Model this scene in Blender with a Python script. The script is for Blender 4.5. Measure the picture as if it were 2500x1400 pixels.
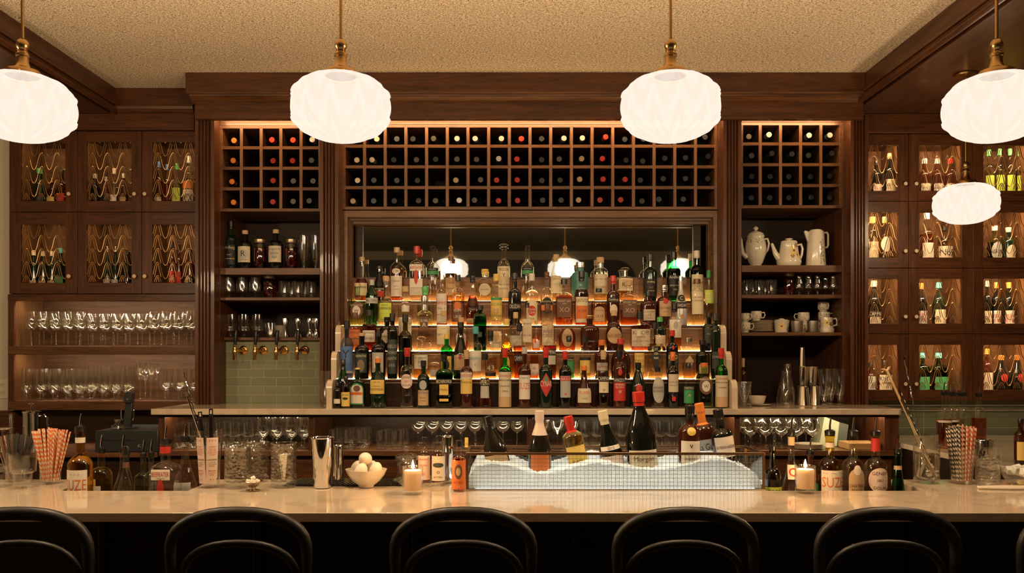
import bpy, math, random
from math import sin, cos, pi, radians as R_
random.seed(7)
for _o in list(bpy.data.objects): bpy.data.objects.remove(_o, do_unlink=True)
SC = bpy.context.scene
COL = SC.collection
# ------------------------------------------------------------------ camera
FPX, CX, CY, EYE = 2092.0, 1243.0, 868.0, 1.52
cam = bpy.data.cameras.new('camera'); camo = bpy.data.objects.new('camera', cam); COL.objects.link(camo)
camo.location = (0, 0, EYE); camo.rotation_euler = (pi/2, 0, 0)
cam.sensor_width = 36; cam.sensor_fit = 'HORIZONTAL'; cam.lens = 36*FPX/2500
cam.shift_x = (1250-CX)/2500; cam.shift_y = (CY-700)/2500; cam.clip_start = 0.05
SC.camera = camo
# ------------------------------------------------------------------ world, exposure
W = bpy.data.worlds.new('room_air'); SC.world = W; W.use_nodes = True
W.node_tree.nodes['Background'].inputs[0].default_value = (1.0, .72, .45, 1)
W.node_tree.nodes['Background'].inputs[1].default_value = 0.03
SC.view_settings.view_transform = 'Standard'; SC.view_settings.look = 'None'
SC.view_settings.exposure = 0.0; SC.view_settings.gamma = 1.0; SC.view_settings.use_curve_mapping = False
try:
    SC.cycles.transparent_max_bounces = 32; SC.cycles.max_bounces = 14; SC.cycles.transmission_bounces = 12
    SC.cycles.caustics_reflective = True; SC.cycles.caustics_refractive = True
    SC.cycles.sample_clamp_indirect = 6.0; SC.cycles.blur_glossy = 0.3
except Exception: pass
BULB_W = 108.0          # bulb inside each pendant globe
LED_STEP = 60.0         # strips along the back of each display step
LED_TOP = 85.0          # strips over the wine racks
LED_CAB = 80.0         # strips in the glazed cabinets
LED_GLASS = 150.0       # strips over the stemware shelves
LED_UNDER = 60.0       # strips under the back counter
LED_ICE = 3.0         # cool strips in the ice box
def wx(px, Y): return (px-CX)*Y/FPX
def wz(py, Y): return EYE-(py-CY)*Y/FPX
def ppm(Y): return FPX/Y
# ------------------------------------------------------------------ materials
MATS = {}
def mat(key, fn):
    if key not in MATS:
        m = bpy.data.materials.new(key); m.use_nodes = True; nt = m.node_tree; nt.nodes.clear()
        out = nt.nodes.new('ShaderNodeOutputMaterial'); sh = fn(nt, nt.nodes.new, nt.links.new)
        nt.links.new(sh, out.inputs[0]); MATS[key] = m
    return MATS[key]
def setp(b, col=None, rough=.5, metal=0, spec=None, coat=0, trans=0, ior=None, em=None, es=0):
    if col is not None: b.inputs['Base Color'].default_value = (*col, 1)
    b.inputs['Roughness'].default_value = rough; b.inputs['Metallic'].default_value = metal
    if spec is not None: b.inputs['Specular IOR Level'].default_value = spec
    b.inputs['Coat Weight'].default_value = coat; b.inputs['Coat Roughness'].default_value = .05
    b.inputs['Transmission Weight'].default_value = trans
    if ior: b.inputs['IOR'].default_value = ior
    if em: b.inputs['Emission Color'].default_value = (*em, 1); b.inputs['Emission Strength'].default_value = es
def pbr(col, rough=.5, metal=0, coat=0, name=None, bump=0):
    key = name or 'p_%s_%g_%g_%g_%g' % ('_'.join('%g' % c for c in col), rough, metal, coat, bump)
    def fn(nt, N, L):
        b = N('ShaderNodeBsdfPrincipled'); setp(b, col, rough, metal, coat=coat)
        tc = N('ShaderNodeTexCoord'); no = N('ShaderNodeTexNoise'); no.inputs['Scale'].default_value = 60; L(tc.outputs['Object'], no.inputs['Vector'])
        mr = N('ShaderNodeMapRange'); mr.inputs[3].default_value = rough*.85; mr.inputs[4].default_value = min(1, rough*1.2+.01)
        L(no.outputs[0], mr.inputs[0]); L(mr.outputs[0], b.inputs['Roughness'])
        if bump:
            bp = N('ShaderNodeBump'); bp.inputs['Strength'].default_value = bump; bp.inputs['Distance'].default_value = .002
            L(no.outputs[0], bp.inputs['Height']); L(bp.outputs[0], b.inputs['Normal'])
        return b.outputs[0]
    return mat(key, fn)
def emis(col, s, key):
    def fn(nt, N, L):
        e = N('ShaderNodeEmission'); e.inputs[0].default_value = (*col, 1); e.inputs[1].default_value = s; return e.outputs[0]
    return mat(key, fn)
def thin(tint=(1, 1, 1), key='thin_clear', lo=.05, hi=.75, rough=.02, bumpscale=0):
    def fn(nt, N, L):
        t = N('ShaderNodeBsdfTransparent'); t.inputs[0].default_value = (*tint, 1)
        g = N('ShaderNodeBsdfGlossy'); g.inputs['Roughness'].default_value = rough; g.inputs[0].default_value = (.97, .97, .97, 1)
        lw = N('ShaderNodeLayerWeight'); lw.inputs[0].default_value = .5
        pw = N('ShaderNodeMath'); pw.operation = 'POWER'; pw.inputs[1].default_value = 3.2; L(lw.outputs['Facing'], pw.inputs[0])
        mr = N('ShaderNodeMapRange'); mr.inputs[3].default_value = lo; mr.inputs[4].default_value = hi; L(pw.outputs[0], mr.inputs[0])
        if bumpscale:
            tc = N('ShaderNodeTexCoord'); no = N('ShaderNodeTexVoronoi'); no.inputs['Scale'].default_value = bumpscale; L(tc.outputs['Object'], no.inputs['Vector'])
            bp = N('ShaderNodeBump'); bp.inputs['Strength'].default_value = .6; bp.inputs['Distance'].default_value = .004
            L(no.outputs[0], bp.inputs['Height']); L(bp.outputs[0], g.inputs['Normal']); L(bp.outputs[0], lw.inputs['Normal'])
        mx = N('ShaderNodeMixShader'); L(mr.outputs[0], mx.inputs[0]); L(t.outputs[0], mx.inputs[1]); L(g.outputs[0], mx.inputs[2])
        return mx.outputs[0]
    return mat(key, fn)
def liquid(col, ior=1.34, rough=0):
    key = 'liquid_%g_%g_%g' % col
    def fn(nt, N, L):
        b = N('ShaderNodeBsdfPrincipled'); setp(b, col, rough, trans=1, ior=ior); return b.outputs[0]
    return mat(key, fn)
def wood(axis='x', dark=(.026, .009, .0035), light=(.112, .037, .0115), rough=.38, sc=1.0, tag=''):
    def fn(nt, N, L):
        b = N('ShaderNodeBsdfPrincipled'); setp(b, dark, rough, coat=.08 if rough < .45 else 0, spec=.4 if rough < .45 else .25)
        tc = N('ShaderNodeTexCoord'); mp = N('ShaderNodeMapping'); L(tc.outputs['Object'], mp.inputs[0])
        s = {'x': (1.1, 16, 16), 'z': (16, 16, 1.1), 'y': (16, 1.1, 16)}[axis]; mp.inputs['Scale'].default_value = [q*sc for q in s]
        n1 = N('ShaderNodeTexNoise'); n1.inputs['Scale'].default_value = 2.2; n1.inputs['Detail'].default_value = 5; n1.inputs['Distortion'].default_value = .6; L(mp.outputs[0], n1.inputs[0])
        m2 = N('ShaderNodeMapping'); L(tc.outputs['Object'], m2.inputs[0]); m2.inputs['Scale'].default_value = [{1.1: 5}.get(q, 150) for q in s]
        n2 = N('ShaderNodeTexNoise'); n2.inputs['Scale'].default_value = 2.0; n2.inputs['Detail'].default_value = 4; L(m2.outputs[0], n2.inputs[0])
        mx = N('ShaderNodeMath'); mx.operation = 'MULTIPLY_ADD'; mx.inputs[1].default_value = .55; L(n2.outputs[0], mx.inputs[0])
        sc2 = N('ShaderNodeMath'); sc2.operation = 'MULTIPLY'; sc2.inputs[1].default_value = .5; L(n1.outputs[0], sc2.inputs[0]); L(sc2.outputs[0], mx.inputs[2])
        cr = N('ShaderNodeValToRGB'); cr.color_ramp.elements[0].position = .36; cr.color_ramp.elements[0].color = (*dark, 1)
        cr.color_ramp.elements[1].position = .66; cr.color_ramp.elements[1].color = (*light, 1); L(mx.outputs[0], cr.inputs[0])
        L(cr.outputs[0], b.inputs['Base Color'])
        bp = N('ShaderNodeBump'); bp.inputs['Strength'].default_value = .25; bp.inputs['Distance'].default_value = .001; L(n2.outputs[0], bp.inputs['Height']); L(bp.outputs[0], b.inputs['Normal'])
        return b.outputs[0]
    return mat('oak_'+axis+tag, fn)
WX, WZ, WY = wood('x'), wood('z'), wood('y')
WXL = wood('x', (.045, .017, .006), (.155, .063, .023), tag='_mid')
WB = wood('x', (.06, .027, .010), (.18, .088, .034), .5, tag='_pale')      # cabinet linings
WZB = wood('z', (.06, .027, .010), (.18, .088, .034), .5, tag='_pale')
WGB = wood('x', (.035, .015, .006), (.105, .048, .018), .55, tag='_shelf_back')
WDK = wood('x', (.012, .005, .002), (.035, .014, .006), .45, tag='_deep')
BRASS = pbr((.42, .26, .11), .28, 1, name='aged_brass'); GOLD = pbr((.85, .52, .18), .15, 1, name='polished_brass')
STEEL = pbr((.62, .60, .57), .16, 1, name='steel'); CHROME = pbr((.85, .84, .82), .05, 1, name='chrome')
BLACK = pbr((.006, .0055, .005), .32, name='black_plastic'); BLKGL = pbr((.006, .0065, .005), .06, 0, .5, name='black_glass')
CREAM = pbr((.62, .54, .42), .3, name='glazed_cream', coat=.5)
def quartz():
    def fn(nt, N, L):
        b = N('ShaderNodeBsdfPrincipled'); setp(b, (.5, .4, .3), .09, coat=.4)
        tc = N('ShaderNodeTexCoord'); n = N('ShaderNodeTexNoise'); n.inputs['Scale'].default_value = 6; n.inputs['Detail'].default_value = 8; n.inputs['Distortion'].default_value = 1.2; L(tc.outputs['Object'], n.inputs[0])
        cr = N('ShaderNodeValToRGB'); e = cr.color_ramp.elements; e[0].position = .34; e[0].color = (.50, .39, .28, 1); e[1].position = .50; e[1].color = (.62, .50, .37, 1); L(n.outputs[0], cr.inputs[0])
        n2 = N('ShaderNodeTexVoronoi'); n2.inputs['Scale'].default_value = 55; L(tc.outputs['Object'], n2.inputs['Vector'])
        mr = N('ShaderNodeMapRange'); mr.inputs[1].default_value = .0; mr.inputs[2].default_value = .12; L(n2.outputs[0], mr.inputs[0])
        mx = N('ShaderNodeMixRGB'); mx.blend_type = 'MIX'; mx.inputs[1].default_value = (.50, .39, .28, 1); L(mr.outputs[0], mx.inputs[0]); L(cr.outputs[0], mx.inputs[2])
        L(mx.outputs[0], b.inputs['Base Color']); return b.outputs[0]
    return mat('quartz', fn)
QUARTZ = quartz()
# ------------------------------------------------------------------ mesh collector
class M:
    def __init__(s): s.v = []; s.f = []
    def add(s, vs, fs):
        o = len(s.v); s.v += vs; s.f += [tuple(i+o for i in f) for f in fs]; return s
    def box(s, x0, x1, y0, y1, z0, z1):
        if x0 > x1: x0, x1 = x1, x0
        if y0 > y1: y0, y1 = y1, y0
        if z0 > z1: z0, z1 = z1, z0
        return s.add([(x0,y0,z0),(x1,y0,z0),(x1,y1,z0),(x0,y1,z0),(x0,y0,z1),(x1,y0,z1),(x1,y1,z1),(x0,y1,z1)],
                     [(0,3,2,1),(4,5,6,7),(0,1,5,4),(1,2,6,5),(2,3,7,6),(3,0,4,7)])
    def lathe(s, prof, n=24, c=(0,0,0), cap0=True, cap1=True, rf=None):
        vs = []; fs = []; k = len(prof)
        for (r, z) in prof:
            for j in range(n):
                a = 2*pi*j/n; q = rf(a, z) if rf else 1.0
                vs.append((c[0]+r*q*cos(a), c[1]+r*q*sin(a), c[2]+z))
        for i in range(k-1):
            for j in range(n):
                j2 = (j+1) % n; fs.append((i*n+j, i*n+j2, (i+1)*n+j2, (i+1)*n+j))
        if cap0: fs.append(tuple(reversed(range(n))))
        if cap1: fs.append(tuple((k-1)*n+j for j in range(n)))
        return s.add(vs, fs)
    def tube(s, pts, r, n=6, closed=False, caps=True):
        import mathutils; V = mathutils.Vector
        P = [V(p) for p in pts]; m = len(P); vs = []; fs = []; up = None
        for i, p in enumerate(P):
            a = P[i-1] if (i > 0 or closed) else P[i]; b = P[(i+1) % m] if (i < m-1 or closed) else P[i]
            t = (b-a).normalized()
            if up is None:
                up = V((0, 0, 1)) if abs(t.z) < .9 else V((0, 1, 0))
            u = (up - t*up.dot(t)).normalized(); up = u; w = t.cross(u); rr = r[i] if isinstance(r, (list, tuple)) else r
            for j in range(n):
                q = 2*pi*j/n; vs.append(tuple(p + u*(rr*cos(q)) + w*(rr*sin(q))))
        for i in range(m if closed else m-1):
            i2 = (i+1) % m
            for j in range(n):
                j2 = (j+1) % n; fs.append((i*n+j, i*n+j2, i2*n+j2, i2*n+j))
        if caps and not closed: fs += [tuple(reversed(range(n))), tuple((m-1)*n+j for j in range(n))]
        return s.add(vs, fs)
    def prism(s, poly, ax, a0, a1):
        # poly: 2D points counter-clockwise; ax: extrusion axis
        def P(u, v, w): return {'x': (w, u, v), 'y': (u, w, v), 'z': (u, v, w)}[ax]
        n = len(poly); vs = [P(u, v, a0) for u, v in poly]+[P(u, v, a1) for u, v in poly]
        fs = [tuple(range(n)), tuple(reversed(range(n, 2*n)))]+[(i, i+n, (i+1) % n+n, (i+1) % n) for i in range(n)]
        return s.add(vs, fs)
    def ring(s, x0, x1, z0, z1, a0, a1, c0, c1, y0, y1):
        xs = [x0, a0, a1, x1]; zs = [z0, c0, c1, z1]; o = len(s.v)
        for y in (y0, y1):
            for z in zs:
                for x in xs: s.v.append((x, y, z))
        F = lambda i, j: o+4*j+i
        K = lambda i, j: o+16+4*j+i
        s.rail = []
        for j in range(3):
            for i in range(3):
                if i == 1 and j == 1: continue
                if i == 1: s.rail += [len(s.f), len(s.f)+1]
                s.f += [(F(i,j), F(i+1,j), F(i+1,j+1), F(i,j+1)), (K(i,j), K(i,j+1), K(i+1,j+1), K(i+1,j))]
        for i in range(3):
            s.f += [(F(i,0), K(i,0), K(i+1,0), F(i+1,0)), (F(i,3), F(i+1,3), K(i+1,3), K(i,3)), (F(0,i), F(0,i+1), K(0,i+1), K(0,i)), (F(3,i), K(3,i), K(3,i+1), F(3,i+1))]
        s.f += [(F(1,1), F(2,1), K(2,1), K(1,1)), (F(1,2), K(1,2), K(2,2), F(2,2)), (F(1,1), K(1,1), K(1,2), F(1,2)), (F(2,1), F(2,2), K(2,2), K(2,1))]
        return s
    def build(s, name, m, parent=None, loc=(0,0,0), rot=None, smooth=40, bevel=0, recalc=False):
        me = bpy.data.meshes.new(name); me.from_pydata(s.v, [], s.f); me.materials.append(m)
        if recalc:
            import bmesh; b = bmesh.new(); b.from_mesh(me); bmesh.ops.recalc_face_normals(b, faces=b.faces[:]); b.to_mesh(me); b.free()
        if smooth:
            me.polygons.foreach_set('use_smooth', [True]*len(me.polygons)); me.set_sharp_from_angle(angle=R_(smooth))
        if getattr(s, 'mat2', None):
            me.materials.append(s.mat2)
            for i in s.rail: me.polygons[i].material_index = 1
        me.update(); o = bpy.data.objects.new(name, me); COL.objects.link(o); o.location = loc
        if rot: o.rotation_euler = rot
        if parent: o.parent = parent
        if bevel:
            bm_ = o.modifiers.new('edge', 'BEVEL'); bm_.width = bevel; bm_.segments = 2; bm_.limit_method = 'ANGLE'
        return o
def B(*a): return M().box(*a)
def tag(o, label, cat, group=None):
    o['label'] = label; o['category'] = cat
    if group: o['group'] = group
    return o
def thing(name, label, cat, loc=(0,0,0), rot=None, group=None):
    o = bpy.data.objects.new(name, None); COL.objects.link(o); o.location = loc; o.empty_display_size = .02
    if rot: o.rotation_euler = rot
    return tag(o, label, cat, group)
def struct(name, mb, m, bevel=0, **k):
    o = mb.build(name, m, bevel=bevel, **k); o['kind'] = 'structure'; return o
def dup(r, loc, rot=None, label=None, group=None):
    c = r.copy(); COL.objects.link(c); c.location = loc
    if rot is not None: c.rotation_euler = rot
    if label: c['label'] = label
    if group: c['group'] = group
    for ch in list(r.children):
        d = ch.copy(); COL.objects.link(d); d.parent = c
        for g in list(ch.children):
            e = g.copy(); COL.objects.link(e); e.parent = d
    return c
ORD = ['first','second','third','fourth','fifth','sixth','seventh','eighth','ninth','tenth','eleventh','twelfth','thirteenth','fourteenth','fifteenth','sixteenth','seventeenth','eighteenth','nineteenth','twentieth','twenty-first','twenty-second','twenty-third','twenty-fourth','twenty-fifth','twenty-sixth']
# ------------------------------------------------------------------ text
TXT = {}
def text_mesh(s):
    if s not in TXT:
        c = bpy.data.curves.new('t', 'FONT'); c.body = s; c.resolution_u = 2; c.align_x = 'CENTER'
        o = bpy.data.objects.new('t', c); me = o.to_mesh()
        vs = [(v.co.x, v.co.y) for v in me.vertices]; fs = [tuple(p.vertices) for p in me.polygons]; o.to_mesh_clear()
        bpy.data.objects.remove(o); bpy.data.curves.remove(c)
        if vs:
            x0 = min(v[0] for v in vs); x1 = max(v[0] for v in vs); y0 = min(v[1] for v in vs); y1 = max(v[1] for v in vs); h = max(y1-y0, 1e-4)
            vs = [((x-(x0+x1)/2)/h, (y-(y0+y1)/2)/h) for x, y in vs]; w = (x1-x0)/h
        else: w = 1
        TXT[s] = (vs, fs, w)
    return TXT[s]
def fine_text(s):
    k = s+'\x00'
    if k not in TXT:
        v, f, w = text_mesh(s); v = list(v); tris = []
        for p in f:
            for i in range(1, len(p)-1): tris.append((p[0], p[i], p[i+1]))
        for _ in range(3):
            out = []; mid = {}
            def md(a, b):
                q = (min(a, b), max(a, b))
                if q not in mid: mid[q] = len(v); v.append(((v[a][0]+v[b][0])/2, (v[a][1]+v[b][1])/2))
                return mid[q]
            for a, b, c in tris:
                # only the width bends round a bottle
                if max(v[a][0], v[b][0], v[c][0])-min(v[a][0], v[b][0], v[c][0]) < .22: out.append((a, b, c)); continue
                d, e, g = md(a, b), md(b, c), md(c, a); out += [(a, d, g), (d, b, e), (g, e, c), (d, e, g)]
            tris = out
        TXT[k] = (v, tris, w)
    return TXT[k]
# ================================================================== ROOM SHELL
def plaster(col, key, rough=.8):
    return pbr(col, rough, name=key, bump=.15)
def wallpaper():
    def fn(nt, N, L):
        b = N('ShaderNodeBsdfPrincipled'); setp(b, (.5, .4, .3), .75)
        tc = N('ShaderNodeTexCoord')
        # leafy strokes: two layers of stretched cells turned by a slow noise field
        nz = N('ShaderNodeTexNoise'); nz.inputs['Scale'].default_value = 5.0; nz.inputs['Detail'].default_value = 1; L(tc.outputs['Object'], nz.inputs[0])
        masks = []
        for k, (ang, amp, sc, th) in enumerate([(.5, 5.0, (62, 175, 1), .25), (-.9, 4.2, (80, 215, 1), .21)]):
            mu = N('ShaderNodeMath'); mu.operation = 'MULTIPLY_ADD'; mu.inputs[1].default_value = amp; mu.inputs[2].default_value = ang-amp/2; L(nz.outputs[0], mu.inputs[0])
            vr = N('ShaderNodeVectorRotate'); vr.rotation_type = 'Z_AXIS'; vr.inputs['Center'].default_value = (0, 0, 0)
            # local turning: distort the coordinate by the noise before stretching
            dn = N('ShaderNodeTexNoise'); dn.inputs['Scale'].default_value = 16+6*k; dn.inputs['Detail'].default_value = 1; L(tc.outputs['Object'], dn.inputs[0])
            sb = N('ShaderNodeVectorMath'); sb.operation = 'SUBTRACT'; sb.inputs[1].default_value = (.5, .5, .5); L(dn.outputs['Color'], sb.inputs[0])
            sl = N('ShaderNodeVectorMath'); sl.operation = 'SCALE'; sl.inputs['Scale'].default_value = .055; L(sb.outputs[0], sl.inputs[0])
            ad = N('ShaderNodeVectorMath'); ad.operation = 'ADD'; L(tc.outputs['Object'], ad.inputs[0]); L(sl.outputs[0], ad.inputs[1])
            L(ad.outputs[0], vr.inputs['Vector']); vr.inputs['Angle'].default_value = ang
            mp = N('ShaderNodeMapping'); mp.inputs['Scale'].default_value = sc; L(vr.outputs[0], mp.inputs[0])
            vo = N('ShaderNodeTexVoronoi'); vo.inputs['Scale'].default_value = 1.0; vo.voronoi_dimensions = '2D'; L(mp.outputs[0], vo.inputs['Vector'])
            lt = N('ShaderNodeMapRange'); lt.inputs[1].default_value = th-.05; lt.inputs[2].default_value = th+.06; L(vo.outputs['Distance'], lt.inputs[0]); masks.append(lt)
        mm = N('ShaderNodeMath'); mm.operation = 'MULTIPLY'; L(masks[0].outputs[0], mm.inputs[0]); L(masks[1].outputs[0], mm.inputs[1])
        mx = N('ShaderNodeMixRGB'); mx.inputs[1].default_value = (.27, .185, .11, 1); mx.inputs[2].default_value = (.90, .78, .58, 1); L(mm.outputs[0], mx.inputs[0])
        L(mx.outputs[0], b.inputs['Base Color']); return b.outputs[0]
    return mat('leaf_wallpaper', fn)
def tilemat(w, h, key, col, off=.5, rough=.12):
    def fn(nt, N, L):
        b = N('ShaderNodeBsdfPrincipled'); setp(b, col, rough, coat=.4)
        tc = N('ShaderNodeTexCoord'); sp = N('ShaderNodeSeparateXYZ'); L(tc.outputs['Object'], sp.inputs[0])
        cb = N('ShaderNodeCombineXYZ'); L(sp.outputs[0], cb.inputs[0]); L(sp.outputs[2], cb.inputs[1])
        br = N('ShaderNodeTexBrick'); br.inputs['Scale'].default_value = 1; br.inputs['Brick Width'].default_value = w; br.inputs['Row Height'].default_value = h
        br.inputs['Mortar Size'].default_value = .0016; br.inputs['Mortar Smooth'].default_value = .1; br.offset = off
        br.inputs['Color1'].default_value = (*col, 1); br.inputs['Color2'].default_value = (col[0]*.86, col[1]*.88, col[2]*.86, 1); br.inputs['Mortar'].default_value = (.38, .35, .26, 1)
        L(cb.outputs[0], br.inputs['Vector']); L(br.outputs[0], b.inputs['Base Color'])
        bp = N('ShaderNodeBump'); bp.invert = True; bp.inputs['Strength'].default_value = .6; bp.inputs['Distance'].default_value = .0015; L(br.outputs['Fac'], bp.inputs['Height']); L(bp.outputs[0], b.inputs['Normal'])
        return b.outputs[0]
    return mat(key, fn)
ZC, ZS = 3.05, 2.90           # papered ceiling, lower wooden soffits
XL, XR = -2.251, 1.925        # edges of the papered ceiling
struct('floor', B(-4.2, 4.2, -2.7, 5.5, -.05, 0), wood('x', (.03, .014, .007), (.08, .04, .02), .5, tag='_floor'))
struct('ceiling', B(XL-.02, XR+.02, .6, 5.42, ZC, ZC+.05), wallpaper())
struct('ceiling', B(-4.2, 4.2, -2.7, .6, ZC, ZC+.05), plaster((.20, .18, .13), 'plain_ceiling'))
struct('ceiling', B(-4.2, XL-.03, .6, 5.42, ZS, ZS+.05), wood('y', (.03, .011, .005), (.10, .04, .017), .3, sc=.6, tag='_soffit'))
struct('ceiling', B(XR+.03, 4.2, .6, 5.42, ZS, ZS+.05), wood('y', (.03, .011, .005), (.10, .04, .017), .3, sc=.6, tag='_soffit'))
struct('wall_back', B(-4.2, 4.2, 5.42, 5.5, 0, 3.1), plaster((.10, .07, .05), 'back_wall'))
struct('wall_left', B(-4.2, -4.12, -2.7, 5.42, 0, 3.1), plaster((.55, .47, .36), 'side_wall'))
struct('wall_right', B(4.12, 4.2, -2.7, 5.42, 0, 3.1), plaster((.22, .17, .12), 'side_wall_r'))
struct('wall_front', B(-4.12, 4.12, -2.7, -2.62, 0, 3.05), plaster((.24, .21, .15), 'front_wall'))
# dark archway panel on the wall across the room, seen in the mirror
mb = M(); pts = [(-2.5, 0), (1.85, 0)]
for k in range(9): a = k/8*pi/2; pts.append((1.55+.3*cos(a), 2.62+.3*sin(a)))
pts += [(-2.5, 2.92)]
mb.prism(pts, 'y', -2.62, -2.585); struct('trim_1', mb, pbr((.008, .006, .005), .5, name='dark_panel'), recalc=True)
# white wall piece left of the cabinets, with wooden dado
struct('wall_side', B(-4.12, -2.869, 4.98, 5.1, 1.20, ZS), plaster((.62, .55, .44), 'pale_wall'))
mb = M().box(-4.12, -2.84, 4.90, 5.1, 0, 1.20); struct('trim_2', mb, WX, bevel=.02)
# beams round the papered ceiling
def beam(name, x0, x1, sgn):
    mb = M(); mb.box(x0, x1, .6, 5.3, ZS+.05, ZC)
    e = x1 if sgn > 0 else x0
    mb.box(e-.0*sgn, e+.012*sgn, .6, 5.3, ZS+.045, ZS+.06) 
    pr = [(0, 0), (.010, 0), (.022, .010), (.022, .018), (.012, .022), (.016, .034), (.006, .044), (0, .05)]
    poly = [(e+sgn*(u-.004), ZS+.0+v) for u, v in pr]
    if sgn < 0: poly = poly[::-1]
    mb.prism(poly, 'y', .6, 5.3)
    struct(name, mb, WY, recalc=True)
beam('trim_3', XL-.05, XL, 1); beam('trim_4', XR, XR+.05, -1)
# outlet on the pale wall
o = thing('wall_outlet', 'cream double power outlet on the pale wall at far left', 'outlet', (wx(7, 4.98), 4.98, wz(950, 4.98)))
mb = M().box(-.038, .038, -.006, 0, -.057, .057); mb.build('cover_plate', pbr((.72, .66, .5), .4), o, bevel=.003)
for zz in (-.022, .022):
    r_ = M().lathe([(.017, 0), (.017, .002)], 20).build('socket', pbr((.66, .6, .45), .4), o, (0, -.006, zz), (pi/2, 0, 0))
    M().box(-.007, -.005, -.0028, -.0018, -.003, .006).box(.005, .007, -.0028, -.0018, -.003, .006).build('slot', BLACK, o, (0, -.0055, zz))
# ================================================================== CENTRE BACK-BAR UNIT
import mathutils
YP, YR, YM = 4.74, 4.83, 4.99          # pilaster fronts, rack fronts, mirror
ZB = wz(999, 4.38)                      # top of the back counter
# --- crown and frieze
def profile_run(poly, x0, x1): return M().prism(poly, 'x', x0, x1)
xl, xr = wx(475, 4.70), XR+.0
mb = M()
mb.box(wx(452, 4.63), XR, 4.63, 5.3, wz(228, 4.63), ZC)
struct('trim_5', mb, WX, bevel=.003)
zt = wz(228, 4.63); zf = wz(244, 4.66)
poly = [(5.0, zf-.002), (4.690, zf-.002), (4.682, zf+.004), (4.672, zf+.006), (4.662, zf+.016), (4.650, zf+.020), (4.648, zf+.030), (4.630, zf+.036), (4.622, zt-.004), (4.622, zt+.006), (5.0, zt+.006)]
mb = M().prism(poly, 'x', wx(458, 4.63), XR-.001); struct('trim_6', mb, WXL, recalc=True)
ZFR = wz(291, 4.70)
mb = M().box(wx(475, 4.70), XR+.02, 4.70, 4.735, ZFR, zf+.004).box(wx(475, 4.70), XR+.02, 4.735, 5.3, ZFR+.035, zf+.004)
struct('trim_7', mb, WX, bevel=.002)
# --- pilasters (fluted)
PIL = [(476, 523), (781, 826), (1766, 1810), (2077, 2120)]
def pilaster(x0, x1, label):
    a, b = wx(x0, YP), wx(x1, YP)
    w = b-a; n = 4; g = .0046; prof = [(a, YP+.09), (a, YP)]
    m0 = .016; step = (w-2*m0)/n
    for i in range(n):
        c = a+m0+step*(i+.5); h = step*.36
        for k in range(7):
            t = k/6*pi; prof.append((c-h*cos(t), YP+.015*sin(t)))
    prof += [(b, YP), (b, YP+.09)]
    mb = M(); n_ = len(prof)
    vs = [(u, v, ZB) for u, v in prof]+[(u, v, ZFR+.034) for u, v in prof]
    fs = [(i, i+1, i+1+n_, i+n_) for i in range(n_-1)]+[(n_-1, 0, n_, 2*n_-1)]
    mb.add(vs, fs)
    return tag(mb.build('fluted_pilaster', WZ, smooth=30), label, 'pilaster', 'fluted pilasters')
for (x0, x1), l in zip(PIL, ['dark oak fluted pilaster at the left end of the back bar', 'dark oak fluted pilaster between the beer taps and the mirror',
                             'dark oak fluted pilaster between the mirror and the teapots', 'dark oak fluted pilaster at the right end of the back bar']): pilaster(x0, x1, l)
# --- backs behind everything
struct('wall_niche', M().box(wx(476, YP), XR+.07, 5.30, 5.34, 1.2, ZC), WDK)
# side cheeks of the three bays (solid partitions behind each pilaster)
def cheek(x0, x1, y0, y1, z0=ZB, z1=ZFR+.034):
    return M().box(x0, x1, y0, y1, z0, z1)
ck = [(wx(476, YP), wx(537, YR)), (wx(781, YP)+.002, wx(837, YR)), (wx(1753, YR), wx(1810, YP)-.002), (wx(2056, YR), wx(2120, YP))]
for i, (a, b) in enumerate(ck):
    o = struct('partition_%d' % (i+1) if 0 else 'trim_%d' % (8+i), cheek(a+.001, b, YP+.0905, 5.295), WZ if i in (0, 3) else WZ, bevel=.002)
# lit lining boards beside the pilasters
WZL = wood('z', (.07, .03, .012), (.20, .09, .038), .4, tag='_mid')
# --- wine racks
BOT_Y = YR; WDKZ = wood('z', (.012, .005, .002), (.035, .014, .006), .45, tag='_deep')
def rack(px_v, px_h, label):
    """px_v: divider centres, px_h: board centres (top to bottom)"""
    x = [wx(p, YR) for p in px_v]; z = [wz(p, YR) for p in px_h]; t = .0085
    o = thing('wine_rack', label, 'wine rack', ((x[0]+x[-1])/2, YR, z[-1]-t))
    ox, oz = o.location.x, o.location.z; dep = .36
    fr = M(); fr.box(x[0]-t-ox, x[-1]+t-ox, 0, dep, z[0]-t-oz, z[0]+t-oz).box(x[0]-t-ox, x[-1]+t-ox, 0, dep, z[-1]-t-oz, z[-1]+t-oz)
    fr.box(x[0]-t-ox, x[0]+t-ox, 0, dep, z[-1]+t-oz, z[0]-t-oz).box(x[-1]-t-ox, x[-1]+t-ox, 0, dep, z[-1]+t-oz, z[0]-t-oz)
    fr.build('frame', WXL, o, bevel=.001)
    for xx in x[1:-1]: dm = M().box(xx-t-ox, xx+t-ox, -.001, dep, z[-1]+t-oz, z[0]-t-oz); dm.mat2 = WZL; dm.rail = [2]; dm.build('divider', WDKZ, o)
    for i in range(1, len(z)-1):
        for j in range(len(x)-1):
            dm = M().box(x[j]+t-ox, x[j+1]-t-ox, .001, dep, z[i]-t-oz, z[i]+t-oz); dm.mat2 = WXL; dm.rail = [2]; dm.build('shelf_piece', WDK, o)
    M().box(x[0]-ox, x[-1]-ox, dep, dep+.008, z[-1]-oz, z[0]-oz).build('back_panel', pbr((.006, .004, .003), .7, name='rack_dark_board'), o)  # the board itself is stained near black
    return o, x, z
RK = {}
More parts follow.
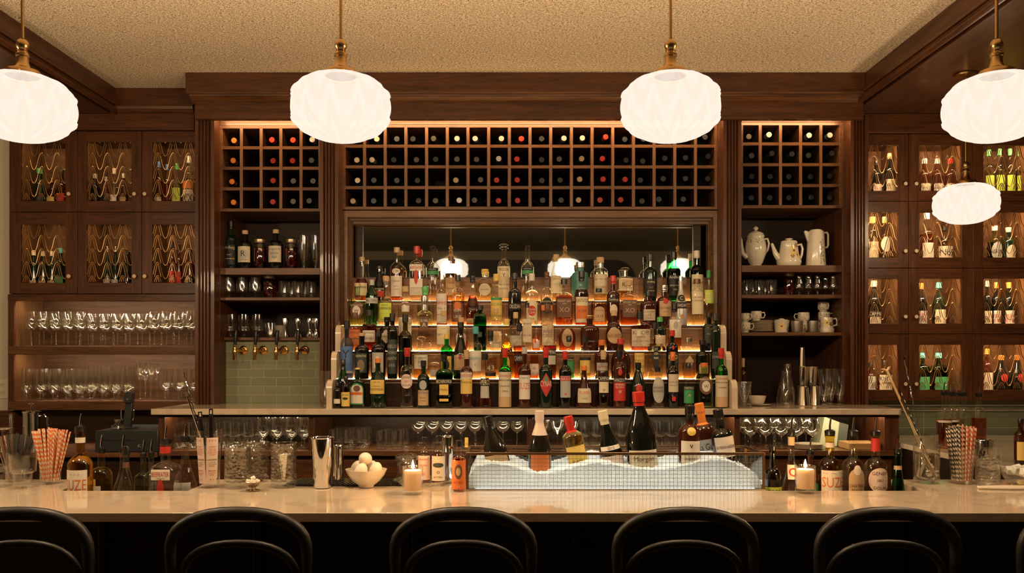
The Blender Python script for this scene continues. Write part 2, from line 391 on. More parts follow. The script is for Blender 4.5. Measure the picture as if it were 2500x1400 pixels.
RK['left'] = rack([539.5, 589.3, 637.6, 685.7, 735, 781], [310.5, 360.9, 411, 461.3, 513], 'oak wine rack of twenty pigeonholes above the beer taps')
RK['centre'] = rack([839.5+50.5*i for i in range(19)], [308, 357, 407.6, 458.2, 508.5], 'wide oak wine rack of pigeonholes over the mirror')
RK['right'] = rack([1810.5, 1855.9, 1905.4, 1954.5, 2003.9, 2053], [302.5, 351.4, 402.2, 453.2, 505], 'oak wine rack of twenty pigeonholes above the teapots')
# lit fascias over racks and LED strips tucked behind the frieze
LEDM = emis((1.0, .62, .28), LED_TOP, 'warm_led_top')
for k, x0, x1, z0 in (('left', 537, 781, 310), ('centre', 837, 1753, 307), ('right', 1810, 2056, 302)):
    a, b = wx(x0, YR), wx(x1, YR)
    M0 = M().box(a+.002, b-.002, YR+.002, YR+.02, wz(z0, YR)+.0086, ZFR+.033)
    struct('trim_%s' % {'left': 12, 'centre': 13, 'right': 14}[k], M0, WXL)
    s = M().box(a+.01, b-.01, 4.742, 4.752, ZFR+.026, ZFR+.034).build('led_strip', LEDM)
    tag(s, 'warm light strip behind the frieze over the %s wine rack' % k, 'light strip')
# --- bottles in the racks
CAPC = {'o': (.75, .22, .03), 'r': (.42, .015, .01), 'R': (.65, .03, .015), 's': (.55, .52, .48), 'w': (.70, .58, .44), 'k': (.03, .035, .045),
        'b': (.05, .07, .10), 'g': (.10, .11, .11), 't': (.42, .30, .20), 'd': (.015, .016, .018), 'n': (.09, .085, .07)}
CAPN = {'o': 'orange', 'r': 'dark red', 'R': 'bright red', 's': 'silver', 'w': 'cream', 'k': 'black', 'b': 'slate blue', 'g': 'grey', 't': 'tan', 'd': 'matt black', 'n': 'bronze'}
WG = pbr((.012, .018, .010), .08, 0, .4, name='dark_wine_glass')
prof = [(.001, .300), (.030, .300), (.0350, .294), (.0355, .28), (.0355, .115), (.034, .098), (.022, .085), (.0145, .072), (.0140, .05)]
body_me = M().lathe([(r, z) for r, z in reversed(prof)], 20); 
foil = M().lathe([(.0148, .050), (.0150, .012), (.0158, .011), (.0158, .003), (.0150, .0), (.0105, .0), (.0095, .0012), (.0048, .0012), (.0040, .0004), (.0005, .0004)][::-1], 20, cap0=True, cap1=False)
ring = M().lathe([(.0105, -.0003), (.0075, -.0003)][::-1], 20, cap0=False, cap1=False)
# axis of these meshes is z from cap (0) to base (.3); rotating by -90 deg about x lays z along +y
_b = body_me.build('glass', WG); _rings = {}
def rack_bottle(rk, col, row, px, py, c, tilt=0):
    o, x, z = RK[rk]; Yc = YR+.045
    X, Z = wx(px, Yc), wz(py, Yc)
    h = Z-(z[row+1]+.0085); xc = (x[col]+x[col+1])/2; o0 = max(-.024, min(.024, X-xc)); X = xc+o0
    def lead(v, lo, hi):      # slope that brings the body between lo and hi where it starts and ends
        t = max(lo, min(hi, v)); s_ = (t-v)/.110; e = v+s_*.300; e = max(lo, min(hi, e)); return s_ if lo <= v+s_*.3 <= hi else (e-v)/.300
    h = max(.022, h); Z = z[row+1]+.0085+h
    sx_, sz_ = lead(o0, -.0125, .0125), lead(h, .0372, .060)
    t = thing('wine_bottle', '%s-capped wine bottle in the %s rack, row %s from top, column %s from left' % (CAPN[c], rk, ['one', 'two', 'three', 'four'][row], ORD[col]), 'wine bottle', (X, Yc, Z),
              mathutils.Vector((sx_, 1, sz_)).to_track_quat('Z', 'Y').to_euler(), 'wine bottles lying in the racks')
    if rack_bottle.first:
        _b.parent = t; rack_bottle.first = False
    else:
        b = _b.copy(); COL.objects.link(b); b.parent = t
    if c not in _rings:
        m = pbr(CAPC[c], .32, .35 if c in 'swgnk' else 0, name='foil_'+CAPN[c].replace(' ', '_'))
        f = foil.build('foil_cap', m, t); _rings[c] = f
    else:
        f = _rings[c].copy(); COL.objects.link(f); f.parent = t
    return t
rack_bottle.first = True
LEFTB = {0: [(0, 571, 343, 'o'), (2, 663.5, 341.5, 'R'), (3, 715, 342, 'R'), (4, 762, 341, 's')],
         1: [(0, 569, 392, 'o'), (2, 666.5, 392.5, 'r'), (3, 714, 392.5, 'r'), (4, 760, 391.5, 'g')],
         2: [(0, 566, 443.5, 'o'), (2, 666.5, 441, 'r'), (3, 716, 442, 'g'), (4, 764, 442, 'g')],
         3: [(0, 570, 494, 'o'), (2, 666, 493, 'r'), (3, 715.5, 492, 'g'), (4, 754.5, 490.5, 'g')]}
def cz(z, sc, ox, oy): return [(c, ox+a/sc, oy+b/sc, k) for c, a, b, k in z]
S = 4.376
CEN = {0: cz([(1, 437, 347, 'w'), (2, 651, 347, 'b'), (3, 820, 347, 'k'), (4, 1033, 343, 'n'), (5, 1294, 343, 's'), (6, 1487, 343, 's'), (7, 1768, 343, 's'), (8, 1982, 345, 'R')], S, 820, 260)
        + cz([(9, 98, 345, 'k'), (10, 337, 340, 's'), (11, 533, 338, 's'), (12, 785, 325, 'R'), (13, 988, 352, 'k'), (14, 1185, 348, 'k'), (16, 1610, 325, 'd'), (17, 1845, 327, 'k')], S, 1300, 260),
       1: cz([(0, 224, 572, 'w'), (1, 382, 570, 'w'), (2, 618, 570, 'k'), (3, 860, 570, 'n'), (4, 1066, 565, 'k'), (5, 1293, 563, 'g'), (6, 1502, 566, 'n'), (7, 1740, 558, 's'), (8, 1934, 562, 'R')], S, 820, 260)
        + cz([(9, 98, 570, 'k'), (10, 286, 562, 'n'), (11, 525, 558, 't'), (12, 747, 557, 'R'), (13, 1007, 575, 'd'), (14, 1178, 585, 'd'), (15, 1414, 554, 'k'), (16, 1635, 548, 'k'), (17, 1908, 532, 'k')], S, 1300, 260),
       2: cz([(0, 231, 790, 'w'), (1, 405, 789, 'b'), (2, 651, 790, 'b'), (3, 872, 792, 'd'), (5, 1281, 788, 't'), (6, 1546, 784, 'n'), (7, 1717, 787, 'r'), (8, 1937, 785, 'r')], S, 820, 260)
        + cz([(9, 100, 792, 'k'), (10, 295, 787, 'd'), (11, 504, 778, 't'), (12, 754, 777, 'r'), (13, 990, 780, 'r'), (14, 1152, 787, 'd'), (15, 1397, 773, 'k'), (16, 1634, 770, 'k'), (17, 1873, 772, 'd')], S, 1300, 260),
       3: cz([(0, 182, 1012, 't'), (1, 403, 1010, 'b'), (2, 623, 1010, 'k'), (3, 883, 1008, 'd'), (4, 1064, 1008, 'n'), (5, 1318, 1003, 's'), (6, 1477, 1003, 'n'), (7, 1738, 1008, 'r'), (8, 1941, 1006, 'r')], S, 820, 260)
        + cz([(9, 109, 1004, 'k'), (10, 306, 1002, 'd'), (11, 492, 1000, 't'), (12, 721, 1000, 'r'), (13, 943, 998, 'r'), (14, 1170, 1012, 'd'), (15, 1350, 993, 'k'), (16, 1612, 992, 'k')], S, 1300, 260)}
S2 = 3.683
RGT = {0: cz([(0, 326, 640, 'n'), (1, 508, 622, 's'), (3, 868, 628, 's'), (4, 1055, 626, 's')], S2, 1740, 160),
       1: cz([(0, 351, 812, 'g'), (1, 552, 790, 'n'), (2, 717, 795, 'g'), (3, 863, 808, 'n'), (4, 1083, 790, 'n')], S2, 1740, 160),
       2: cz([(0, 353, 998, 'k'), (1, 517, 1000, 'k'), (2, 685, 1000, 'k'), (3, 880, 1001, 'k'), (4, 1053, 996, 'k')], S2, 1740, 160),
       3: cz([(0, 348, 1191, 'k'), (1, 515, 1190, 'k'), (2, 687, 1190, 'k'), (3, 887, 1186, 'k'), (4, 1053, 1188, 'k')], S2, 1740, 160)}
for rk, D_ in (('left', LEFTB), ('centre', CEN), ('right', RGT)):
    for row, lst in D_.items():
        for (c, px, py, k) in lst: rack_bottle(rk, c, row, px, py, k)
# --- mirror with stepped frame
zm0, zm1 = wz(678, YM), wz(551, YM); mx0, mx1 = wx(886, YM), wx(1692, YM)
o = thing('back_bar_mirror', 'wide mirror in a stepped oak frame behind the bottles', 'mirror', ((mx0+mx1)/2, YM, zm0))
ox, oz = o.location.x, o.location.z
mirm = pbr((.85, .85, .78), .015, 1, name='mirror_silver')
M().box(mx0-.01-ox, mx1+.01-ox, 0, .008, 0, zm1+.01-oz).build('mirror_glass', mirm, o, smooth=0)
def frame_step(y0, y1, ax, bx, az, wd, m, name, ws=.03, zb=1.84):
    """picture-frame strip: outer opening ax..bx, top az, width wd, from y0 to y1"""
    mb = M(); mb.box(ax-ox, bx-ox, y0-YM, y1-YM, az-wd-oz, az-oz)
    mb.v = []; mb.f = []; mb.prism([(ax-ox, zb-oz), (ax+ws-ox, zb-oz), (ax+ws-ox, az-wd-oz), (bx-ws-ox, az-wd-oz), (bx-ws-ox, zb-oz), (bx-ox, zb-oz), (bx-ox, az-oz), (ax-ox, az-oz)], 'y', y0-YM, y1-YM)
    return mb.build(name, m, o, bevel=.002, recalc=True)
aL, bR, aT = wx(837, YR)+.001, wx(1753, YR)-.001, wz(514, YR)
WFM = wood('x', (.055, .024, .009), (.16, .075, .028), .32, tag='_frame')
frame_step(YR+.002, YR+.035, aL, bR, aT, .038, WFM, 'frame_board', .024, wz(795, 4.77)+.002)
g1 = .038
frame_step(YR+.0505, YR+.08, aL, bR, aT, .050, WFM, 'frame_molding', .029, wz(735, 4.875)+.002)
frame_step(YR+.08, YM-.0225, aL, bR, aT, .066, WFM, 'frame_molding', .036, wz(735, 4.875)+.002)
# inner thin lip next to the glass
zl = zm0+.001-oz; mb = M().prism([(mx0-.04-ox, zl), (mx0-ox, zl), (mx0-ox, zm1-oz), (mx1-ox, zm1-oz), (mx1-ox, zl), (mx1+.04-ox, zl), (mx1+.04-ox, zm1+.05-oz), (mx0-.04-ox, zm1+.05-oz)], 'y', -.02, -.0003)
mb.build('frame_lip', WDK, o, recalc=True)
# --- display steps
LV = [(4.56, wz(927, 4.56)), (4.665, wz(858, 4.665)), (4.77, wz(795, 4.77)), (4.875, wz(735, 4.875))]
SX0, SX1 = -.912, 1.148
o = thing('display_steps', 'stepped oak bottle display with lit risers in front of the mirror', 'display shelf', ((SX0+SX1)/2, 4.56, ZB))
ox, oy, oz = o.location
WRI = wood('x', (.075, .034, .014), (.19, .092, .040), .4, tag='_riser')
yy = [4.56, 4.665, 4.77, 4.875, YM-.021]; zz = [ZB]+[l[1] for l in LV]+[zm0]
LEDS = emis((1.0, .60, .24), LED_STEP, 'warm_led_steps')
for i in range(5):
    y, z0, z1 = yy[i], zz[i], zz[i+1]
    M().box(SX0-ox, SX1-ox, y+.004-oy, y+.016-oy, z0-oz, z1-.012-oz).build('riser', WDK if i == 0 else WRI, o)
    if i < 4:
        M().box(SX0-ox, SX1-ox, y-oy, yy[i+1]+.004-oy, z1-.012-oz, z1-oz).build('tread', WX, o, bevel=.001)
        M().box(SX0-ox, SX1-ox, y-.004-oy, y-oy, z1-.020-oz, z1-.017-oz).build('shelf_edge_line', pbr((.6, .45, .28), .2), o)
    else: M().box(SX0-ox, SX1-ox, y-oy, y+.02-oy, z1-.012-oz, z1-oz).build('ledge', WX, o, bevel=.001)
    if i > 0:
        M().box(SX0+.01-ox, SX1-.01-ox, y-.008-oy, y+.002-oy, z0+.0005-oz, z0+.0040-oz).build('led_strip', LEDS, o)
# quartz end panels, stepped with rounded corners
def endpanel(x0, x1, label):
    steps = [(4.42, zz[1]+.002), (4.535, zz[2]+.0), (4.648, zz[3]+.0)]
    yb = 4.76; poly = [(yb, ZB), (4.42, ZB)]
    for i, (y, z) in enumerate(steps):
        r = .05
        for k in range(7):
            a = pi-k/6*pi/2; poly.append((y+r+r*cos(a), z-r+r*sin(a)))
        if i < 2: poly.append((steps[i+1][0], z))
    poly.append((yb, steps[-1][1]))
    return tag(M().prism(poly, 'x', x0, x1).build('end_panel', pbr((.60, .49, .36), .18, name='pale_stone', coat=.3), recalc=True, smooth=30), label, 'side panel')
endpanel(-.943, -.914, 'pale stone stepped end panel left of the bottle display')
endpanel(1.150, 1.179, 'pale stone stepped end panel right of the bottle display')
# --- back counter
mb = M(); xa, xb = wx(368, 4.38), wx(2205, 4.38)
poly = [(xa, 4.38), (xb-.02, 4.38), (xb, 4.40), (xb-.02, 4.93), (xa+.01, 4.93)]
mb.prism(poly, 'z', ZB-.031, ZB)
tag(mb.build('back_counter', QUARTZ, recalc=True, bevel=.003), 'pale stone counter top carrying the stepped bottle display', 'counter')
# ================================================================== PENDANT LAMPS
def globe_mat():
    def fn(nt, N, L):
        e = N('ShaderNodeEmission'); t = N('ShaderNodeBsdfTransparent'); t.inputs[0].default_value = (1, .95, .88, 1)
        tc = N('ShaderNodeTexCoord'); sp = N('ShaderNodeSeparateXYZ'); L(tc.outputs['Object'], sp.inputs[0])
        # milk glass is thicker between the pressed petals: faint pattern round the globe
        at = N('ShaderNodeMath'); at.operation = 'ARCTAN2'; L(sp.outputs[1], at.inputs[0]); L(sp.outputs[0], at.inputs[1])
        m6 = N('ShaderNodeMath'); m6.operation = 'MULTIPLY'; m6.inputs[1].default_value = 6; L(at.outputs[0], m6.inputs[0])
        sn = N('ShaderNodeMath'); sn.operation = 'SINE'; L(m6.outputs[0], sn.inputs[0])
        ab = N('ShaderNodeMath'); ab.operation = 'ABSOLUTE'; L(sn.outputs[0], ab.inputs[0])
        zq = N('ShaderNodeMath'); zq.operation = 'MULTIPLY'; zq.inputs[1].default_value = 62; L(sp.outputs[2], zq.inputs[0])
        ad = N('ShaderNodeMath'); ad.operation = 'MULTIPLY_ADD'; ad.inputs[1].default_value = 5.0; L(ab.outputs[0], ad.inputs[0]); L(zq.outputs[0], ad.inputs[2])
        s2 = N('ShaderNodeMath'); s2.operation = 'SINE'; L(ad.outputs[0], s2.inputs[0])
        mr = N('ShaderNodeMapRange'); mr.inputs[1].default_value = -1; mr.inputs[2].default_value = 1; mr.inputs[3].default_value = .0; mr.inputs[4].default_value = 1; L(s2.outputs[0], mr.inputs[0])
        cr = N('ShaderNodeMixRGB'); cr.inputs[1].default_value = (1.0, .84, .69, 1); cr.inputs[2].default_value = (1.04, .91, .79, 1); L(mr.outputs[0], cr.inputs[0])
        L(cr.outputs[0], e.inputs[0]); e.inputs[1].default_value = 1.12
        ms = N('ShaderNodeMixShader'); ms.inputs[0].default_value = .30; L(e.outputs[0], ms.inputs[1]); L(t.outputs[0], ms.inputs[2]); return ms.outputs[0]
    return mat('lit_milk_glass', fn)
GLOBE = globe_mat()
gp = []
N_ = 44
for i in range(N_+1):
    t = -pi/2+pi*i/N_
    z = .100*sin(t); r = .144*(max(0, cos(t))**.80)
    if z > .088: continue
    gp.append((max(r, .002), z))
gp.append((.048, .089)); gp.append((.044, .097))
def gm(a, z):
    s = .5+.5*cos(12*a)
    k = 1+.045*(s**.6)*(1-abs(z/.1)**3)
    k += (.060*abs(sin(abs(z)*105+.9*abs(sin(6*a)))) if abs(z) > .030 else .0)
    return k if z < .085 else 1.0
GL = M().lathe(gp, 96, rf=gm, cap1=True)
def pendant(px, py, Y, zceil, label, first=None, power=1.0):
    X, Z = wx(px, Y), wz(py, Y)
    if first is not None:
        o = dup(first, (X, Y, zceil), label=label)
        for ch in o.children:
            if ch.name.startswith('rod'): pass
        return o
    o = thing('pendant_lamp', label, 'pendant lamp', (X, Y, zceil), group='milk glass pendant lamps'); dz = Z-zceil
    g = GL.build('globe', GLOBE, o, (0, 0, dz), smooth=60)
    p = [(.051, .086), (.0515, .094), (.050, .104), (.047, .109), (.030, .113), (.021, .121), (.0175, .132), (.0165, .146), (.0165, .150), (.0195, .152), (.0195, .158), (.0165, .161), (.0145, .164), (.013, .167)]
    p += [(.0155+.0075*0, .169)]+[(.0185*sin(pi*(k+1.2)/9), .186-.0195*cos(pi*(k+1.2)/9)) for k in range(1, 8)]+[(.007, .205)]
    M().lathe(p, 32, cap0=False).build('fitter', BRASS, o, (0, 0, dz))
    lath0 = M().lathe([(.001, .0925), (.0468, .0925), (.0468, .094), (.001, .094)], 32).build('absorber_disc', mat('absorber_black', lambda nt, N, L: (lambda d: (setattr(d.inputs[0], 'default_value', (.0012, .001, .001, 1)), d.outputs[0])[1])(N('ShaderNodeBsdfDiffuse'))), o, (0, 0, dz))  # added black disc, swallows bulb light that would glare off the fitter
    sc = M()
    for k in range(3):
        a = -pi/2+.35+k*2*pi/3; sc.lathe([(.0035, 0), (.0035, .002), (.001, .004)], 10, (0, 0, 0))
        n = len(sc.v)//1
        for q in range(n-30, n):
            x, y, z = sc.v[q]; sc.v[q] = (cos(a)*(.0505+z)-sin(a)*x, sin(a)*(.0505+z)+cos(a)*x, .096+y)
    sc.build('screw', GOLD, o, (0, 0, dz), recalc=True)
    M().tube([(0, 0, dz+.20), (0, 0, -.02)], .0048, 12).build('rod', BRASS, o)
    M().lathe([(.055, -.012), (.056, -.004), (.05, 0)], 32).build('canopy', BRASS, o)
    l = bpy.data.lights.new('bulb', 'POINT'); l.energy = BULB_W*power; l.color = (1.0, .75, .48); l.shadow_soft_size = .08
    lo = bpy.data.objects.new('bulb', l); COL.objects.link(lo); lo.parent = o; lo.location = (0, 0, dz)
    return o
YL = 2.567
P0 = pendant(832, 262, YL, ZC, 'milk glass globe pendant in front of the left part of the wine racks')
pendant(1637, 255, YL, ZC, 'milk glass globe pendant hanging right of centre over the ice box', P0)
pendant(55, 262, YL, ZC, 'milk glass globe pendant cut off by the left edge, over orange straws', P0)
pendant(2433, 258, YL, ZC, 'large milk glass globe pendant at the top right edge', P0)
pendant(CX-2.43*FPX/YL, 262, YL, ZS, 'milk glass globe pendant beyond the left frame edge', P0)
pendant(2358, 497, 4.2, ZS, 'small looking distant globe pendant in front of the right lattice cabinets', power=.35)
# ================================================================== SIDE CABINETS
YC = 4.90
CABB = 5.24
def box_cab(x0, x1, z0, z1, cols, rows, label, kind):
    """carcass with back, top, bottom, sides, dividers: cols/rows are inner board centres"""
    o = thing('wall_cabinet' if kind == 'cab' else 'shelf_unit', label, 'cabinet' if kind == 'cab' else 'shelves', ((x0+x1)/2, YC, z0))
    ox, oy, oz = o.location; t = .010
    def bx(a, b, c, d, e, f): return (a-ox, b-ox, c-oy, d-oy, e-oz, f-oz)
    M().box(*bx(x0, x1, CABB, CABB+.012, z0, z1)).build('back_panel', WB if kind == 'cab' else WGB, o)
    for c in [x0+t, x1-t]+cols: M().box(*bx(c-t, c+t, YC+.022, CABB, z0, z1)).build('side_panel', WZB, o)
    for r in [z0+t, z1-t]+rows: M().box(*bx(x0+.001, x1-.001, YC+.0215, CABB-.001, r-t, r+t)).build('shelf', WXL, o)
    return o
LATT = {}
def lattice(w, h, nx, m, mirror=False):
    key = (round(w, 3), round(h, 3))
    if key in LATT: return LATT[key].copy()
    mb = M(); p = .0875; q = .0775; r = .0023
    import itertools
    def clip(pts):
        out = []; cur = []
        for (x, z) in pts:
            if -w/2 <= x <= w/2 and -h/2 <= z <= h/2: cur.append((x, 0, z))
            else:
                if len(cur) > 1: out.append(cur)
                cur = []
        if len(cur) > 1: out.append(cur)
        return out
    rows = int(h/q)+3; off = -.012
    for k in range(-1, rows):
        zc = h/2-.006+q*.30-k*q
        for c in range(-4, 5):
            xc = off+c*p
            wave = [(xc+p*i/32, zc-q*.62+q*.62*math.copysign(abs(cos(2*pi*i/32))**.8, cos(2*pi*i/32))) for i in range(33)]
            for s_ in clip(wave): mb.tube(s_, r, 5)
            for sg in (-1, 1):
                leg = [(xc+sg*p*(.02+.19*i/8), zc-q*.10-q*.98*(i/8)) for i in range(9)]
                for s_ in clip(leg): mb.tube(s_, r*.85, 5)
        # sagging links between neighbouring crests
    o = mb.build('lattice', BRASSW, smooth=60); LATT[key] = o
    return o
BRASSW = pbr((.55, .34, .16), .38, 1, name='lattice_brass')
KNOBP = pbr((.62, .50, .36), .25, name='knob_pearl', coat=.5)
def door(x0, x1, z0, z1, a0, a1, c0, c1, knob, label, cab, yd=YC):
    """x0..z1 door outline, a0..c1 window, knob (x,z); a separate part of its cabinet"""
    ox, oy, oz = cab.location
    g = .0015; y0, y1 = yd, yd+.021
    mb = M().ring(x0+g-ox, x1-g-ox, z0+g-oz, z1-g-oz, a0-ox, a1-ox, c0-oz, c1-oz, y0-oy, y1-oy); mb.mat2 = WX
    d = mb.build('door', WZ, cab, bevel=.0012)
    l = lattice(a1-a0, c1-c0, 3, None)
    if l.name not in COL.objects: COL.objects.link(l)
    l.parent = d; l.location = ((a0+a1)/2-ox, y0+.010-oy, (c0+c1)/2-oz)
    if knob:
        k = M().lathe([(.006, 0), (.006, .008), (.0125, .010), (.0135, .014), (.0125, .018)], 20).build('knob', GOLD, d, (knob[0]-ox, y0-oy, knob[1]-oz), (pi/2, 0, 0))
        M().lathe([(.0105, .0181), (.0095, .0192), (.001, .0195)], 20).build('knob_face', KNOBP, d, (knob[0]-ox, y0-oy, knob[1]-oz), (pi/2, 0, 0))
    return d
X = lambda p: wx(p, YC)
Z = lambda p: wz(p, YC)
LEDC2 = emis((1.0, .68, .36), LED_CAB*4.5, 'warm_led_cabinet_right')
LEDC = emis((1.0, .66, .32), LED_CAB, 'warm_led_cabinet')
# left cabinet
LC = box_cab(X(22), X(488), Z(718), Z(320), [X(188.6), X(345.7)], [Z(518)], 'dark oak cabinet with six brass lattice doors, left of the racks', 'cab')
for r, (t, b, wt, wb, ky) in enumerate([(320, 518, 347, 491, 475), (518, 718, 548, 691, 675.5)]):
    for c, (l, rr, wl, wr, kx) in enumerate([(22, 188.6, 49.7, 159.6, 171), (188.6, 345.7, 210.6, 320.6, 330.5), (345.7, 488, 371, 481, 355.8)]):
        door(X(l), X(rr), Z(b), Z(t), X(wl), X(wr), Z(wb), Z(wt), (X(kx), Z(ky)), '', LC)
    for a, b2 in ((22, 188.6), (188.6, 345.7), (345.7, 488)):
        ox, oy, oz = LC.location
        M().box(X(a)+.03-ox, X(b2)-.03-ox, .024, .030, Z(t)-.026-oz, Z(t)-.022-oz).build('led_strip', LEDC, LC)
# header boards above the left cabinet
mb = M().box(X(22)-.02, X(476), YC-.012, YC+.3, Z(319), ZS-.001); 
struct('trim_15', mb, WX, bevel=.002)
mb = M().box(XL-.03, X(476), YC, YC+.3, ZS, ZC); struct('trim_16', mb, WX)
zq = Z(276)
mb = M().prism([(YC-.002, zq), (YC-.014, zq+.002), (YC-.022, zq+.012), (YC-.030, zq+.016), (YC-.034, zq+.030), (YC-.026, zq+.036), (YC-.020, zq+.044), (YC-.002, zq+.048)], 'x', XL+.001, X(475)); struct('trim_17', mb, WXL, recalc=True)
# right cabinet : four rows
RC = box_cab(X(2064), X(2700), Z(980), Z(327), [X(2218.6), X(2374.7), X(2531)], [Z(491.6), Z(655), Z(816)], 'dark oak cabinet with four rows of brass lattice doors at right', 'cab')
RWS = [(327, 491.6, 355, 466, 450), (491.6, 655, 518.6, 629, 614), (655, 816, 680.6, 790.5, 774), (816, 980, 842.7, 952.5, 938)]
for r, (t, b, wt, wb, ky) in enumerate(RWS):
    for c, (l, rr, wl, wr, kx) in enumerate([(2064, 2218.6, 2090, 2193, 2208), (2218.6, 2374.7, 2244.3, 2348, 2234.3), (2374.7, 2531, 2400.7, 2504.7, 2520), (2531, 2700, 2560, 2664, 2548)]):
        door(X(l), X(rr), Z(b), Z(t), X(wl), X(wr), Z(wb), Z(wt), (X(kx), Z(ky)), '', RC)
    for a, b2 in ((2064, 2218.6), (2218.6, 2374.7), (2374.7, 2531)):
        ox, oy, oz = RC.location
        M().box(X(a)+.03-ox, X(b2)-.03-ox, .024, .030, Z(t)-.026-oz, Z(t)-.022-oz).build('led_strip', LEDC2, RC)
struct('trim_18', M().box(XR+.02, 4.1, YC-.012, YC+.3, Z(326), ZS-.001), WX, bevel=.002)
struct('trim_19', M().box(X(2700), 4.1, YC, YC+.3, Z(982), Z(326)), WZ)
# left glass shelves
LG = box_cab(X(20), X(488), Z(1002), Z(719), [], [], 'open oak shelf unit full of stemware under the left cabinet', 'unit')
ox, oy, oz = LG.location
def lgbox(a, b, c, d, e, f): return (a-ox, b-ox, c-oy, d-oy, e-oz, f-oz)
M().prism([(YC-.004-oy, Z(866.5)-oz), (YC+.018-oy, Z(866.5)-oz), (YC+.018-oy, Z(858)-oz), (CABB-.001-oy, Z(858)-oz), (CABB-.001-oy, Z(846)-oz), (YC-.004-oy, Z(846)-oz)], 'x', X(20)-ox, X(488)-ox).build('shelf', WXL, LG, bevel=.002)
M().box(*lgbox(X(20), X(488), YC-.004, CABB-.001, Z(1002), Z(979.5))).build('shelf', WXL, LG, bevel=.002)
M().box(*lgbox(X(20), X(488), YC-.004, YC+.02, Z(735), Z(719))).build('face_frame', WX, LG, bevel=.001)
for q0, q1 in ((846, 735), (979.5, 866.5)): M().box(*lgbox(X(20), X(35), YC-.002, YC+.02, Z(q0), Z(q1))).build('face_frame', WZ, LG, bevel=.001)
LEDG = emis((1.0, .80, .56), LED_GLASS, 'white_led_glass')
for zt_ in (Z(719)-.021, Z(858)-.001):
    M().box(*lgbox(X(50), X(478), YC+.024, YC+.030, zt_-.005, zt_-.0005)).build('led_strip', LEDG, LG)
# low oak panel and lower counter at far left
struct('trim_20', M().box(X(20), X(478)+.3, 5.00, 5.05, .9, Z(1003)), WDK)
mb = M().box(-2.83, -1.812, 4.40, 5.0, wz(1118, 4.40), wz(1106, 4.40))
tag(mb.build('till_shelf', WXL, bevel=.002), 'oak shelf board under the black cash drawer', 'shelf')
mb = M().box(-2.83, -1.812, 4.44, 5.0, 0, wz(1128, 4.40)-.002)
tag(mb.build('base_cabinet', WDK, bevel=.002), 'dark base cabinet below the cash drawer at left', 'cabinet')
# ================================================================== NICHE SHELVES, TILES, TAPS
def shelfboard(x0, x1, py_t, py_b, label, y0=YR):
    m = M().box(wx(x0, YR)+.001, wx(x1, YR)-.001, y0, 5.29, wz(py_b, YR), wz(py_t, YR))
    return tag(m.build('shelf_board', WXL, bevel=.0015), label, 'shelf')
YS3 = 4.895
SHL = [shelfboard(537, 781, 654.8, 671, 'thick oak shelf holding two labelled bottles and red cherry jars'),
       shelfboard(537, 781, 726.6, 734, 'thin oak shelf under the handled glasses left of the mirror'),
       shelfboard(537, 781, 823.5, 831, 'oak shelf directly above the four brass taps', YS3)]
SHR = [shelfboard(1810, 2056, 648, 664.6, 'thick oak shelf under the three teapots'),
       shelfboard(1810, 2056, 720, 728.7, 'thin oak shelf under the tasting glasses right of the mirror'),
       shelfboard(1810, 2056, 812, 820.5, 'oak shelf holding patterned cups and saucers')]
TILE = tilemat(.1486, .0497, 'sage_tile', (.23, .25, .165))
TY = 4.93
M_ = M().box(wx(537, YR)+.001, wx(781, YR)-.001, TY, 5.29, ZB+.0005, wz(831, YR)-.001)
struct('wall_tiles', M_, TILE)
def tap(px, py, label, first=None):
    Xc, Zc = wx(px, TY), wz(py, TY)
    if first: return dup(first, (Xc, TY, Zc), label=label)
    o = thing('beer_tap', label, 'beer tap', (Xc, TY, Zc), group='brass beer taps')
    M().lathe([(.026, 0), (.026, .003), (.023, .006), (.014, .010), (.012, .028), (.010, .040)], 28).build('flange', GOLD, o, rot=(pi/2, 0, 0))
    M().tube([(0, -.035, 0), (-.012, -.048, 0), (-.026, -.060, -.004)], [.009, .010, .010], 14).build('shank', GOLD, o)
    b = M().lathe([(.0085, -.058), (.0095, -.056), (.0095, -.030), (.0115, -.026), (.0125, -.012), (.012, 0), (.0095, .008), (.008, .020), (.010, .024), (.010, .030)], 20).build('faucet_body', GOLD, o, (-.030, -.062, 0), (R_(-4), 0, 0))
    M().lathe([(.0075, .028), (.0085, .034), (.0105, .085), (.0105, .110), (.009, .113)], 20).build('tap_handle', BLACK, o, (-.030, -.064, 0), (R_(-4), R_(3), 0))
    return o
T0 = tap(594.5, 855.5, 'brass beer tap with black handle, leftmost of four')
tap(643, 855.5, 'brass beer tap with black handle, second of four from left', T0)
tap(694, 855.5, 'brass beer tap with black handle, third of four from left', T0)
tap(744.5, 855.5, 'brass beer tap with black handle, rightmost of four', T0)
